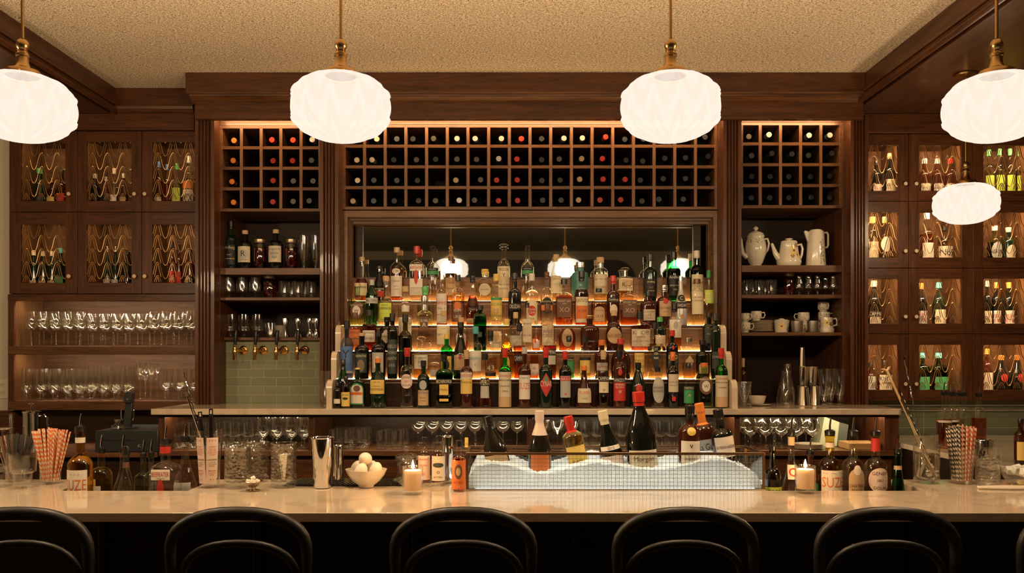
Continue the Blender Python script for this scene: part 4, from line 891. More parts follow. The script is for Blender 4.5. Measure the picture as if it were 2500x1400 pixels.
T[2] = [
 (844.7, 784, 32, 'std', 'b', 'b', .50, 'k', .09, [('r', 1.2, .14, .56, 'b', [('Y', .68, .34, 'k')]), ('r', 1.2, .10, .14, 'i')], 'blue bottle with pole dancer label at left end'),
 (883.4, 814, 36, 'wine', 'k', None, 0, 't', .05, [('r', .85, .14, .56, 'd', [('ABSINTHE', .86, .12, 'c')]), ('o', .5, .16, .42, 'B')], 'black bottle with dark painted face label'),
 (924, 811, 36, 'wine', 'k', None, 0, 'k', .10, [('r', .85, .14, .56, 'i'), ('o', .5, .18, .48, 'c', [('ABSINTHE', .1, .14, 'k')])], 'black bottle with pale framed portrait label'),
 (958, 766, 25, 'slim', 'k', None, 0, 'k', .12, [('r', 1.2, .08, .60, 'd', [('VIEUX', .8, .10, 'i'), ('PONTARLIER', .62, .09, 'i'), ('ABSINTHE', .45, .09, 'i'), ('65%', .25, .08, 'i')])], 'tall slim black bottle with embossed lettering'),
 (989.5, 769, 33, 'wine', 'o', 'e', .66, 'k', .12, [], 'unlabelled olive green bottle with black neck'),
 (1028.7, 822, 39, 'squat', 'c', 'h', .28, 'X', .08, [('r', .95, .24, .56, 'w', [('ST GEORGE', .8, .12, 'k'), ('GIN', .5, .14, 'k')]), ('o', .4, .26, .52, 's')], 'round clear bottle with white label and low amber level'),
 (1062, 869, 27, 'squat', 'c', 's', .45, 'X', .25, [('r', .9, .1, .4, 's')], 'small clear decanter with glass stopper'),
 (1090, 815, 30, 'wine', 'G', 'G', .62, 'y', .09, [('r', .95, .14, .50, 'y', [('HERBS', .8, .1, 'k')]), ('o', .5, .2, .42, 'k')], 'green bottle with yellow cap and cream label'),
 (1124.5, 787.5, 36, 'burg', 'D', None, 0, 'k', .10, [('r', .98, .16, .42, 't', [('ST GERMAIN', .82, .10, 'n'), ('NERO', .1, .12, 'n')]), ('o', .2, .34, .42, 'r')], 'sloping olive bottle with tan label'),
 (1161, 798, 33, 'std', 'c', 'w', .50, 'T', .14, [('r', 1.0, .15, .54, 'w', [('GREENPOINT', .62, .14, 'T'), ('T', .3, .1, 'k')])], 'clear bottle with turquoise cap and diagonal turquoise name'),
 (1198, 808, 31, 'burg', 'c', 'h', .45, 'k', .22, [('r', .95, .06, .14, 'k'), ('o', .62, .12, .34, 'n', [('43', .5, .5, 'c')])], 'golden liqueur bottle with round number badge'),
 (1236.7, 780, 33, 'burg', 'y', 'Y', .62, 'y', .10, [('o', .5, .12, .38, 'y')], 'bright yellow liqueur bottle with yellow cap'),
 (1268, 790.6, 30, 'std', 'c', 'R', .60, 'k', .14, [('r', .95, .30, .44, 'k', [('CAMPARI', .5, .6, 'w')])], 'small red liqueur bottle with dark name band'),
 (1304, 828, 22, 'sq', 'c', 'o', .60, 'O', .10, [('r', .98, .10, .38, 'p', [('45', .6, .2, 'n')])], 'narrow orange bottle with pink label'),
 (1343, 790, 32, 'std', 'c', 'r', .60, 'C', .12, [('r', 1.0, .42, .54, 'k', [('CAMPARI', .5, .6, 'w')]), ('r', .9, .26, .42, 'w')], 'dark red aperitif bottle with black name band'),
 (1389, 821, 28, 'std', 'c', 'G', .45, 'k', .14, [('r', .95, .16, .48, 'g', [('CHARTREUSE', .9, .10, 'w')]), ('r', .95, .42, .50, 'k')], 'green liqueur bottle with green label, upper one'),
 (1428, 822, 31, 'std', 'c', 'g', .50, 'k', .14, [('r', .95, .14, .50, 'y', [('CHARTREUSE', .88, .11, 'k')]), ('r', .95, .44, .51, 'k')], 'yellow-green liqueur bottle with yellow label'),
 (1469, 831, 36, 'std', 'n', None, 0, 'O', .14, [('r', .8, .22, .42, 'i', [('AMARO', .5, .3, 'r')])], 'dark brown bottle with orange cap'),
 (1515.7, 827.6, 48, 'oval', 'n', None, 0, 'r', .15, [('r', .5, .20, .44, 'k'), ('o', .2, .5, .62, 'r')], 'round dark orange-liqueur bottle with red seal'),
 (1560, 809, 29, 'std', 'c', 'y', .55, 'w', .08, [('r', .95, .14, .54, 'y', [('FLEUR', .85, .1, 'B'), ('ST AMOUR', .6, .13, 'B'), ('* *', .3, .2, 'B')])], 'clear golden bottle with ornamental gold label'),
 (1599, 788, 38, (.70, .80, .32, 3, 1.8, .7, .9), 'c', 's', .62, 'k', .08, [('r', .30, .20, .58, 'k', [('ST', .85, .10, 'w'), ('GER', .65, .10, 'w'), ('MAIN', .45, .10, 'w')]), ('o', .7, .34, .44, 'k')], 'tall faceted elderflower bottle with black vertical label'),
 (1641, 807, 30, 'wine', 'k', None, 0, 'r', .12, [('r', .85, .24, .54, 'd', [('* * *', .4, .3, 'g'), ('o o', .7, .3, 'c')]), ('o', .2, .60, .68, 'r')], 'dark red-capped bottle with floral label'),
 (1681, 826, 31, 'pint', 'c', 'h', .40, 'S', .10, [('r', .95, .22, .42, 'n'), ('d', .7, .28, .58, 't', [('MEAD', .4, .12, 'n')])], 'amber bottle with sailing ship label and silver cap'),
 (1715, 831, 34, 'std', 'k', None, 0, 'k', .12, [('a', .7, .14, .42, 't', [('AMARO', .4, .1, 'n')])], 'black bottle with arched tan label'),
 (1747, 768, 24, 'slim', 'd', None, 0, 'd', .10, [('r', 1.0, .16, .42, 'd', [('CONDE', .7, .14, 's')])], 'very tall slim dark green bottle near right end panel')]
T[1] = [
 (821.6, 935, 18, 'pint', 'k', None, 0, 'k', .16, [('r', .95, .18, .36, 'w')], 'tiny black bitters bottle at left end'),
 (836, 878, 30, 'champ', 'g', 'e', .6, 'k', .2, [('r', .6, .1, .3, 'c')], 'green bottle behind the bitters at left end'),
 (844.5, 919, 22, 'pint', 'c', 'r', .6, 'k', .13, [('r', 1.1, .06, .50, 'y', [('BITTERS', .8, .08, 'k')]), ('o', .6, .26, .34, 'd')], 'small bottle with yellow label and dark motif'),
 (873, 899, 35, 'flat', 'd', None, 0, 'y', .03, [('a', .88, .08, .62, 'g'), ('a', .76, .11, .59, 'w'), ('o', .46, .40, .56, 'n'), ('r', .8, .32, .39, 'O', [('LIQUEUR', .5, .4, 'r')])], 'dark green flask with white and green arched stag label'),
 (922.6, 875, 40, (.52, .74, .30, 2, 1.3, .9, 1), 'd', None, 0, 'o', .10, [('r', 1.0, .28, .56, 'y', [('MONTENEGRO', .32, .16, 'k'), ('AMARO', .55, .1, 'n'), ('(W W)', .82, .16, 'k')])], 'round dark green bottle with wide yellow label'),
 (994, 850, 33, 'std', 'c', 'w', .20, 'r', .15, [('o', .98, .32, .56, 'p', [('GENEPI', .78, .16, 'n'), ('1821', .5, .12, 'n'), ('DOLIN', .22, .14, 'n')])], 'clear bottle with pink oval label and red neck'),
 (1034, 881, 30, 'std', 'd', None, 0, 'k', .12, [('r', 1.0, .05, .37, 't', [('FERNET-BRANCA', .84, .14, 'b'), ('MILANO', .5, .08, 'n'), ('ITALIA', .3, .08, 'n')]), ('o', .6, .38, .58, 'i')], 'green-black bitter bottle with tan label and globe'),
 (1084.8, 867, 41, 'wide', 'g', 'e', .66, 'k', .14, [('r', 1.0, .45, .54, 'k', [('BECHEROVKA', .5, .7, 'c')]), ('r', .52, .24, .44, 'y', [('ORIGINAL', .5, .2, 'n')]), ('r', .52, .12, .17, 'y')], 'flat green herbal liqueur bottle with gold labels'),
 (1139, 855, 31, 'std', 'n', None, 0, 't', .16, [('r', 1.1, .24, .58, 'y', [('Riserva', .6, .14, 'n')]), ('r', 1.1, .50, .61, 'w', [('AVERNA', .5, .6, 'r')])], 'dark bottle with red name on white over gold label'),
 (1183.7, 864, 36, 'cone', 'c', 'R', .20, 'k', .12, [('r', .9, .40, .54, 'k', [('APEROL', .5, .7, 'c')]), ('r', .6, .18, .40, 'i')], 'waisted orange aperitif bottle with slanted black name'),
 (1232.7, 851, 31, 'std', 'G', 'G', .7, 'r', .16, [('r', 1.3, .17, .60, 'C', [('LUXARDO', .85, .09, 'r'), ('MARASCHINO', .68, .07, 'k'), ('ORIGINALE', .45, .06, 'k'), ('ZARA', .25, .06, 'k')]), ('r', 1.35, .01, .18, 't')], 'straw-wrapped cherry liqueur bottle with red cap, centre'),
 (1280.6, 849, 31, 'std', 'n', None, 0, 's', .08, [('r', 1.0, .14, .54, 'w', [('SUZE', .55, .26, 'O'), ('APERITIF', .88, .06, 'B')])], 'dark bottle with white label and orange slanted name'),
 (1332.6, 849.4, 34, 'std', 'd', None, 0, 'r', .17, [('d', .98, .18, .58, 'r', [('CYNAR', .55, .24, 'w')]), ('o', .25, .42, .52, 'g')], 'green bottle with red diamond artichoke label'),
 (1380, 858, 31, 'wine', 'k', None, 0, 'r', .15, [('r', .9, .18, .56, 'i', [('BRAULIO', .86, .15, 'r'), ('+', .15, .14, 'r')]), ('r', .9, .47, .55, 'r', [('BRAULIO', .5, .7, 'w')])], 'black bottle with mountain scene label and red cap'),
 (1426, 894, 39, (.34, .80, .30, 2, 1.1, 1.5, 1), 'n', None, 0, 'o', .08, [('r', .98, .12, .46, 'C', [('RUBER', .72, .18, 'O'), ('AMARO', .3, .08, 'B')])], 'short conical brown bottle with cream label'),
 (1473, 856, 31, 'std', 'c', 'r', .45, 'C', .16, [('r', 1.1, .46, .55, 'k', [('CAMPARI', .5, .75, 'w')]), ('r', .8, .26, .45, 'c', [('o', .25, .2, 'n')])], 'clear-necked aperitif bottle with black name band, bottom row'),
 (1512, 856, 32, 'pint', 'n', None, 0, 'k', .14, [('r', 1.1, .44, .52, 'k', [('RAMAZZOTTI', .5, .7, 'w')]), ('r', 1.1, .12, .44, 'r', [('AMARO', .88, .12, 'w'), ('FELSINA', .74, .1, 'c'), ('*', .5, .2, 'c')]), ('o', .3, .56, .68, 'r')], 'dark bottle with broad bright red label'),
 (1558, 886, 37, 'champ', 'd', None, 0, 'k', .15, [('o', .45, .34, .52, 'r'), ('o', .5, .10, .34, 'w')], 'dark sloping bottle with red wax seal'),
 (1606, 897, 33, 'squat', 'c', 'w', .1, 'k', .12, [('o', .98, .12, .76, 'i', [('AMARO', .58, .10, 'n'), ('NONINO', .45, .10, 'n')])], 'clear bottle with large lacy oval label'),
 (1642.5, 860, 29, 'wine', 'k', None, 0, 'O', .16, [('r', .95, .28, .60, 'C', [('COCCHI', .55, .12, 'n'), ('VERMOUTH', .38, .07, 'n')]), ('r', .3, .12, .2, 'r')], 'dark bottle with cream label and orange capsule'),
 (1680.6, 887, 27, 'std', 'c', 'G', .45, 'k', .12, [('r', 1.1, .10, .40, 'g', [('A', .6, .2, 'y')]), ('r', 1.1, .40, .48, 'd', [('CHARTREUSE', .5, .6, 'w')])], 'small green liqueur bottle with green label, lower one'),
 (1719.5, 887, 44, 'squat', 'p', 'g', .10, 'O', .06, [('o', .76, .30, .70, 'n', [('PLYMOUTH GIN', .84, .10, 'w')]), ('o', .46, .36, .60, 'w', [('W', .5, .3, 'n')])], 'pale green bottle with round ship label, bottom row'),
 (1765, 850.5, 31, 'std', 'G', 'G', .7, 'r', .18, [('r', 1.3, .17, .54, 'C', [('LUXARDO', .85, .09, 'r'), ('MARASCHINO', .68, .07, 'k'), ('ORIGINALE', .45, .06, 'k')]), ('r', 1.35, .01, .18, 't')], 'straw-wrapped cherry liqueur bottle with red cap, right end')]
LIQ['n'] = (.2, .03, .01)
for lv, rows in T.items():
    Y, z0, nm = TIER[lv]
    prev = None
    for i, (px, top, w, sty, gl, lq, fl, cap, cf, labs, desc) in enumerate(rows):
        Yb = 4.53 if px == 836 else 4.44 if px in (821.6, 844.5) else Y
        W_ = w*Yb/FPX; dp_ = (STY[sty] if isinstance(sty, str) else sty)[6]
        Yb = min(Yb, {5: 4.957, 4: 4.864, 3: 4.759, 2: 4.654, 1: 4.555}[lv]-W_/2*dp_); X_ = wx(px, Yb)
        lo_, hi_ = (-.888, 1.130) if lv == 5 else (-.905, 1.138) if lv == 4 else (SX0, SX1)
        X_ = max(lo_+.003+W_/2, min(hi_-.003-W_/2, X_))
        if prev and X_-W_/2 < prev[0]+.0006 and abs(Yb-prev[1]) < (W_*dp_+prev[2])/2:      # make room beside the neighbour
            e = prev[0]+.0006-(X_-W_/2); W_ -= e*.6; X_ += e*.7
        prev = (X_+W_/2, Yb, W_*dp_); H_ = wz(top, Yb)-z0
        if gl == 'c' and lq and fl < .3 and lv > 1: fl = .3
        bottle(X_, Yb, z0+.0008, H_, W_, sty, gl, lq, fl, cap, cf, labs, 'liquor_bottle', '%s, %s tier' % (desc, nm), 'bottle', 'bottles on the stepped back-bar display', capw=1.0)
# ================================================================== GLASSWARE
TG = thin((.985, .985, .97), 'drinking_glass', .075, .95, .07)
TGC = thin((.96, .97, .95), 'cut_glass', .10, .95, .03, bumpscale=90)
GP = {  # profile (radius, height) bottom to top, metres
 'wine': [(.001, .003), (.032, .001), (.033, .003), (.010, .006), (.0036, .012), (.0032, .085), (.006, .090), (.020, .098), (.034, .115), (.0385, .135), (.037, .160), (.031, .203)],
 'balloon': [(.001, .003), (.034, .001), (.034, .003), (.010, .006), (.0036, .012), (.0034, .070), (.010, .076), (.030, .088), (.043, .110), (.045, .130), (.040, .155), (.034, .178)],
 'tulip': [(.001, .003), (.030, .001), (.030, .003), (.010, .007), (.0055, .013), (.0050, .030), (.0100, .040), (.026, .052), (.034, .072), (.036, .100), (.033, .145), (.030, .180)],
 'snifter': [(.001, .003), (.032, .001), (.032, .003), (.010, .006), (.006, .012), (.006, .050), (.018, .062), (.036, .078), (.043, .100), (.042, .130), (.037, .182)],
 'flute': [(.001, .003), (.028, .001), (.028, .003), (.008, .006), (.0034, .012), (.0034, .100), (.010, .118), (.018, .150), (.0215, .190), (.022, .215)],
 'tumbler': [(.001, .001), (.030, .001), (.032, .004), (.034, .040), (.036, .105), (.0365, .110)],
 'rocks': [(.001, .001), (.033, .001), (.036, .004), (.036, .014), (.034, .018), (.038, .050), (.040, .085)],
 'highball': [(.001, .001), (.028, .001), (.030, .004), (.031, .070), (.0325, .145)],
 'coupe': [(.001, .003), (.033, .001), (.033, .003), (.010, .006), (.0036, .012), (.0034, .080), (.008, .088), (.030, .098), (.043, .114), (.046, .130), (.0455, .133)],
 'martini': [(.001, .003), (.031, .001), (.031, .003), (.008, .006), (.0034, .012), (.0034, .075), (.008, .082), (.024, .100), (.034, .125), (.0385, .150)],
 'stem': [(.001, .003), (.030, .001), (.030, .003), (.010, .006), (.0045, .012), (.0045, .045), (.012, .052), (.030, .066), (.037, .088), (.037, .120), (.033, .155)],
 'irish': [(.001, .003), (.030, .001), (.030, .004), (.012, .009), (.012, .014), (.022, .024), (.035, .036), (.037, .060), (.035, .100), (.034, .120)],
 'copita': [(.001, .003), (.025, .001), (.025, .003), (.008, .007), (.006, .016), (.010, .024), (.026, .036), (.030, .052), (.026, .075), (.019, .100), (.021, .112)],
 'pilsner': [(.001, .003), (.029, .001), (.029, .004), (.012, .009), (.010, .016), (.014, .030), (.026, .060), (.033, .120), (.036, .190)],
 'shot': [(.001, .001), (.020, .001), (.021, .004), (.026, .070)],
}
GM = {}
def glass(kind, x, y, z, label='', group=None, s=1.0, m=None, cat='glass', sz=None, name=None, n=24):
    key = (kind, m.name if m else '')
    if key not in GM:
        mb = M(); p = GP[kind]; wall = .0016
        lo_ = min(i for i, q in enumerate(p) if q[1] > (.016 if kind in ('rocks', 'tumbler', 'highball', 'shot') else .03) and q[0] > .012)
        inner = [(q[0]-wall, q[1]) for q in p[lo_:]][::-1]; bot_z = inner[-1][1]-.006
        mb.lathe(p+inner+[(inner[-1][0]*.5, bot_z), (.001, bot_z)], n, cap1=False)
        if kind in ('rocks', 'tumbler', 'highball', 'shot', 'irish'):
            r, h = p[2][0]-.002, {'rocks': .014, 'irish': .001}.get(kind, .009)
        o = mb.build(name or {'wine': 'wine_glass', 'balloon': 'wine_glass', 'tulip': 'beer_glass', 'snifter': 'snifter_glass', 'flute': 'champagne_flute', 'tumbler': 'tumbler', 'rocks': 'rocks_glass', 'highball': 'highball_glass',
                      'coupe': 'coupe_glass', 'martini': 'cocktail_glass', 'stem': 'stemmed_glass', 'irish': 'handled_mug', 'copita': 'tasting_glass', 'pilsner': 'pilsner_glass', 'shot': 'votive_glass'}[kind], m or TG, None, smooth=50)
        if kind in ('irish',):
            pass
        GM[key] = o; c = o
    else: c = GM[key].copy(); COL.objects.link(c)
    c.location = (x, y, z); c.rotation_euler = (0, 0, random.random()*6); c.scale = (s, s, sz or s)
    tag(c, label, cat, group); return c
# upper stemware shelf (left)
zU = Z(846)+.0005; zL = Z(979.5)+.0005
front = [76.6, 108.5, 132, 163, 195, 225, 250, 277, 308.5, 338.7, 366, 390, 416, 443, 468]
back = [93, 119, 147, 180, 208, 238, 264, 293, 324, 352, 378, 403, 430, 456]
ROWS = {}
def place(p, Y, group):
    r = ROWS.setdefault(group, {}); L_ = r.setdefault(round(Y, 3), []); L_.append(p); i = list(r).index(round(Y, 3))
    return '%s row, %s from left' % (['front', 'second', 'third', 'rearmost'][i], ORD[len(L_)-1])
def row(kind, pxs, Y, label, group, s=1.0, z=None, m=None, sz=None):
    for p in pxs: glass(kind, wx(p, 4.50 if z is None else Y), Y, (zU2 if z is None else z)+.0005, label+', '+place(p, Y, group), group, s, m, sz=sz)
G1 = 'wine glasses on the upper left shelf'
front = [77+30*i for i in range(14)]; back = [96+30*i for i in range(13)]
for i, p in enumerate(front):
    glass('wine', wx(p, 4.99), 4.99, zU, 'stemmed wine glass on the upper left shelf, '+place(p, 4.99, G1), G1, s=.91, sz=(1.0 if i < 5 or i > 9 else .93))
for i, p in enumerate(back):
    glass('balloon' if i % 3 == 1 else 'wine', wx(p, 5.085), 5.085, zU, ('wide ' if i % 3 == 1 else '')+'stemmed wine glass on the upper left shelf, '+place(p, 5.085, G1), G1, s=.78 if i % 3 == 1 else .91, sz=(1.0 if i < 5 or i > 9 else .94)*(1.1 if i % 3 == 1 else 1))
for i in range(13):
    p = 108+i*28.6; glass('wine', wx(p, 5.175), 5.175, zU, 'stemmed wine glass on the upper left shelf, '+place(p, 5.175, G1), G1, s=.90, sz=.97)
for p in [65, 98, 129, 161, 190, 219, 250, 279, 308]:
    big = p > 205
    for k, yy_ in enumerate((4.975, 5.06, 5.145)):
        if k == 2 and p == 65: continue
        g_ = 'beer glasses on the lower left shelf'
        glass('tulip', wx(p+ (8 if k == 1 else 12 if k == 2 else 0), yy_), yy_, zL, 'tulip beer glass on the lower left shelf, '+place(p, yy_, g_), g_, s=.94, sz=1.0 if not big else 1.07)
for i, p in enumerate([342, 355, 368, 383]):
    yy_ = 4.97 if i % 2 == 0 else 5.03
    glass('flute', wx(p, yy_), yy_, zL, 'tall champagne flute on the lower left shelf, %s of four from left' % ORD[i], 'champagne flutes on the lower left shelf')
for i, p in enumerate([403, 436, 470]):
    for yy_ in (4.975, 5.07): glass('snifter', wx(p+(7 if yy_ > 5 else 0), yy_), yy_, zL, 'wide snifter on the lower left shelf, '+place(p, yy_, 'snifters on the lower left shelf'), 'snifters on the lower left shelf', s=.88, sz=1.0)
# shelves under the back counter
YU0, YU1 = 4.42, 4.86
zU2 = wz(1101, YU0)
dv = [(387, 402), (753, 767), (1288, 1301), (1793, 1807), (2160, 2195)]
o = thing('under_counter_shelves', 'dark oak open shelving under the pale back counter', 'shelves', (wx(1290, YU0), YU0, .6)); ox, oy, oz = o.location
M().box(wx(387, YU0)-ox, wx(2195, YU0)-ox, 0, .46, zU2-.028-oz, zU2-oz).build('shelf', WXL, o, bevel=.002)
for a, b in dv: M().box(wx(a, YU0)-ox, wx(b, YU0)-ox, .001, .459, zU2-oz, ZB-.0315-oz).build('divider', WZ, o, bevel=.001)
M().box(wx(387, YU0)-ox, wx(2195, YU0)-ox, .46, .47, 0, ZB-.0315-oz).build('back_panel', WDK, o)
M().box(wx(387, YU0)-ox, wx(2195, YU0)-ox, .0, .014, ZB-.045-oz, ZB-.0315-oz).build('top_rail', WDK, o)
M().box(wx(387, YU0)-ox, wx(2195, YU0)-ox, .03, .459, 0-.5, zU2-.0285-oz).build('base', WDK, o)
for i in range(8):
    a = wx(390, YU0)+i*.474; M().box(a-ox, a+.462-ox, .006, .029, -.45, zU2-.05-oz).build('drawer_front', WX, o, bevel=.002)
LEDU = emis((1.0, .80, .50), LED_UNDER, 'warm_led_under')
for a, b in ((404, 752), (840, 1286), (1303, 1792), (1809, 2158)):
    M().box(wx(a, YU0)-ox, wx(b, YU0)-ox, .050, .056, ZB-.040-oz, ZB-.032-oz).build('led_strip', LEDU, o)
for yy_ in (4.50, 4.58, 4.66, 4.74): row('highball', [437+34*i for i in range(6)], yy_, 'ribbed highball glass under the counter at left', 'highball glasses under the counter at left', s=1.02, sz=.96)
row('stem', [641, 676, 711, 743], 4.50, 'upright stemmed glass under the counter', 'stemmed glasses under the counter', s=.91, sz=1.08)
row('stem', [655, 690, 726], 4.59, 'upright stemmed glass under the counter', 'stemmed glasses under the counter', s=.91, sz=1.08)
for yy_ in (4.50, 4.59, 4.68): row('tumbler', [818, 851, 884], yy_, 'dark tumbler under the counter', 'tumblers under the counter', s=.92)
row('rocks', [934, 970], 4.48, 'thick-based rocks glass under the counter', 'rocks glasses under the counter', s=.90, sz=1.15)
row('rocks', [945, 981], 4.58, 'back rocks glass under the counter', 'rocks glasses under the counter, second row', s=.90, sz=1.15)
cps = [1021+34.5*i for i in range(8)]
for yy_ in (4.50, 4.60, 4.70): row('coupe', cps, yy_, 'coupe glass under the counter', 'coupe glasses under the counter', s=.79, sz=.98)
row('martini', [1325, 1361, 1397], 4.50, 'cocktail glass behind the pale wine bottle', 'cocktail glasses under the counter', s=.95)
row('martini', [1340, 1377], 4.60, 'cocktail glass behind the pale wine bottle', 'cocktail glasses under the counter', s=.95)
for yy_ in (4.50, 4.58, 4.66): row('highball', [1428+30.4*i for i in range(12)], yy_, 'highball glass behind the ice box', 'highball glasses under the counter at right', s=.95, sz=.98)
for yy_ in (4.50, 4.60): row('balloon', [1832+38*i for i in range(5)], yy_, 'stemmed glass right of the ice box', 'stemmed glasses under the counter at right', s=.86, sz=.9)
for yy_ in (4.68, 4.76): row('martini', [1826+34*i for i in range(5)], yy_, 'cocktail glass at the back right of the ice box', 'cocktail glasses under the counter at right', s=.92)
# plates, lantern-like box, board at the right end
for i in range(6):
    pl = M().lathe([(.045, 0), (.060, .001), (.072, .006), (.073, .0075), (.058, .004), (.001, .003)], 32, cap1=False).build('side_plate', CREAM, None, (wx(1975, 4.50), 4.50, zU2+.0005+i*.0042)); tag(pl, 'small cream plate in the stack behind the right candle', 'plate', 'stacked cream plates')
o = thing('shade_box', 'tilted pale green tapering box with dark ribbed side under the counter', 'box', (wx(2025, 4.66), 4.66, zU2+.002), (0, R_(0), 0))
M().prism([(-.075, 0), (.02, 0), (.035, .13), (-.045, .16)], 'y', -.05, .05).build('shell', pbr((.48, .50, .34), .6, name='sage_card'), o, recalc=True)
M().prism([(.021, 0), (.07, .0), (.085, .115), (.036, .13)], 'y', -.048, .048).build('ribbed_side', pbr((.08, .09, .07), .5, name='ribbed_dark'), o, recalc=True)
o = M().box(-.10, .062, -.12, .03, 0, .036).build('cutting_board', wood('x', (.32, .17, .06), (.52, .32, .13), .5, tag='_board'), None, (wx(2098, 4.56), 4.56, zU2+.0005), bevel=.003); tag(o, 'thick pale wooden board under the counter at its right end', 'board')
# ================================================================== FRONT BAR
YF = 2.461; ZT = wz(1253, YF)
Y_W = 2.862; YBK = 3.125
x0w, x1w = wx(141, Y_W), wx(457, Y_W); x2w, x3w = .858, wx(2261, Y_W)
mb = M(); TH = .027
def slab(x0, x1, y0, y1): return [(x0, y0), (x1, y0), (x1, y1), (x0, y1)]
outer = [(-3.0, YF), (3.3, YF), (3.3, 4.85), (2.022, 4.85), (2.022, YBK), (x3w, YBK), (x3w, Y_W), (x2w+.003, Y_W), (x2w+.003, YBK), (x1w, YBK), (x1w, Y_W), (x0w, Y_W), (x0w, YBK), (-3.0, YBK)]
mb.prism(outer, 'z', ZT-TH, ZT)
# bar front and panels
o = thing('bar_counter', 'long bar with pale polished stone top and dark panelled front', 'bar counter', (0, 2.72, 0))
mb.build('worktop', QUARTZ, o, (0, -2.72, 0), recalc=True, bevel=.002)
BF = pbr((.012, .006, .004), .35, name='dark_bar_front')
M().box(-3.0, 3.2, 0, .05, 0, ZT-TH-.001).build('panel', BF, o)
xs = [248, 627, 1015, 1408, 1815, 2230]
for i, p in enumerate(xs):
    X0 = wx(p, 2.70)
    M().box(X0-.012, X0+.012, -.018, 0, .05, ZT-TH-.05).build('stile', BF, o, bevel=.003)
M().box(-3.0, 3.2, -.02, 0, ZT-TH-.048, ZT-TH-.004).build('top_rail', BF, o, bevel=.002)
M().box(-3.0, 3.2, -.02, 0, .0, .12).build('kick_rail', BF, o, bevel=.002)
DKM = pbr((.06, .05, .04), .25, 1, name='dark_metal')
def hook(px, py, lab, first=None):
    X0, Z0 = wx(px, 2.70), wz(py, 2.70)
    if first: return dup(first, (X0, 2.719, Z0), label=lab)
    h = thing('coat_hook', lab, 'hook', (X0, 2.719, Z0), group='hooks under the bar')
    M().lathe([(.014, 0), (.014, .003), (.006, .006)], 20).build('plate', DKM, h, rot=(pi/2, 0, 0))
    for sg in (-1, 1):
        pts = [(0, -.004, -.004)]+[(sg*(.022-.016*cos(t)), -.014, -.020-.014*sin(t)) for t in [k/8*pi for k in range(9)]]
        M().tube([(0, -.004, -.004), (sg*.003, -.012, -.012)]+pts[1:], .0026, 8).build('prong', DKM, h)
    return h
H0 = hook(1426, 1310, 'small dark double coat hook under the bar, between third and fourth stools')
hook(645, 1308, 'small dark coat hook seen through the second stool back', H0)
hook(1020, 1308, 'small dark coat hook seen through the middle stool back', H0)
hook(262, 1315, 'small dark coat hook between the first and second stools', H0)
# wells with lower rails for the speed bottles
ZW = .965
for (a, b, l) in ((x0w-.02, x1w+.03, 'left'), (x2w, x3w+.03, 'right')):
    o = thing('speed_rail', 'steel bottle rail behind the bar top, %s side' % l, 'bottle rail', ((a+b)/2, Y_W+.03, ZW-.012))
    M().box(a-(a+b)/2, b-(a+b)/2, 0, .25, 0, .010).build('tray', STEEL, o, bevel=.001)
    M().box(a-(a+b)/2, b-(a+b)/2, .24, .25, .010, .06).build('back_lip', STEEL, o)
# ribbed bar mat
o = thing('bar_mat', 'black ribbed rubber drip mat behind the shaker and eggs', 'bar mat', (wx(870, 3.03), 3.03, ZT+.0005))
w_ = wx(1060, 3.03)-wx(728, 3.03); M().box(-w_/2, w_/2, -.07, .085, 0, .003).build('base', BLACK, o)
rb = M(); n_ = 34
for i in range(n_):
    x_ = -w_/2+.012+i*(w_-.03)/n_
    k = len(rb.v); rb.prism([(x_, -.065), (x_+.004, -.065), (x_+.024, .08), (x_+.020, .08)], 'z', .003, .0065)
rbo = rb.build('rib', pbr((.03, .03, .028), .12, 0, .6, name='wet_rubber'), o, recalc=True); rbo['kind'] = 'stuff'
# ================================================================== GLASS ICE BOX
bx0, bx1, by0, by1 = -.145, wx(1868, 2.875), 2.875, 3.105; bh = wz(1106, by0)-ZT
o = thing('ice_display_box', 'wired-glass box of crushed ice with bronze rim on the bar', 'ice box', ((bx0+bx1)/2, by0, ZT+.0005)); ox, oy, oz = o.location
BRZ = pbr((.22, .13, .075), .3, .9, name='bronze_rim')
t = .0055
def bb(a, b, c, d, e, f): return (a-ox, b-ox, c-oy, d-oy, e, f)
for (a, b, c, d) in ((bx0, bx1, by0, by0+t*1.6), (bx0, bx1, by1-t*1.6, by1)): M().box(*bb(a, b, c, d, bh-t*1.6, bh)).build('rim', BRZ, o, bevel=.001)
for (a, b) in ((bx0, bx0+t*1.6), (bx1-t*1.6, bx1)): M().box(*bb(a, b, by0+t*1.6, by1-t*1.6, bh-t*1.6, bh)).build('rim', BRZ, o, bevel=.001)
for a in (bx0, bx1-t*1.4):
    for c in (by0, by1-t*1.4): M().box(*bb(a, a+t*1.4, c, c+t*1.4, .003, bh-t*1.6)).build('corner_post', BRZ, o)
M().box(*bb(bx0, bx1, by0, by1, 0, .003)).build('base_plate', STEEL, o)
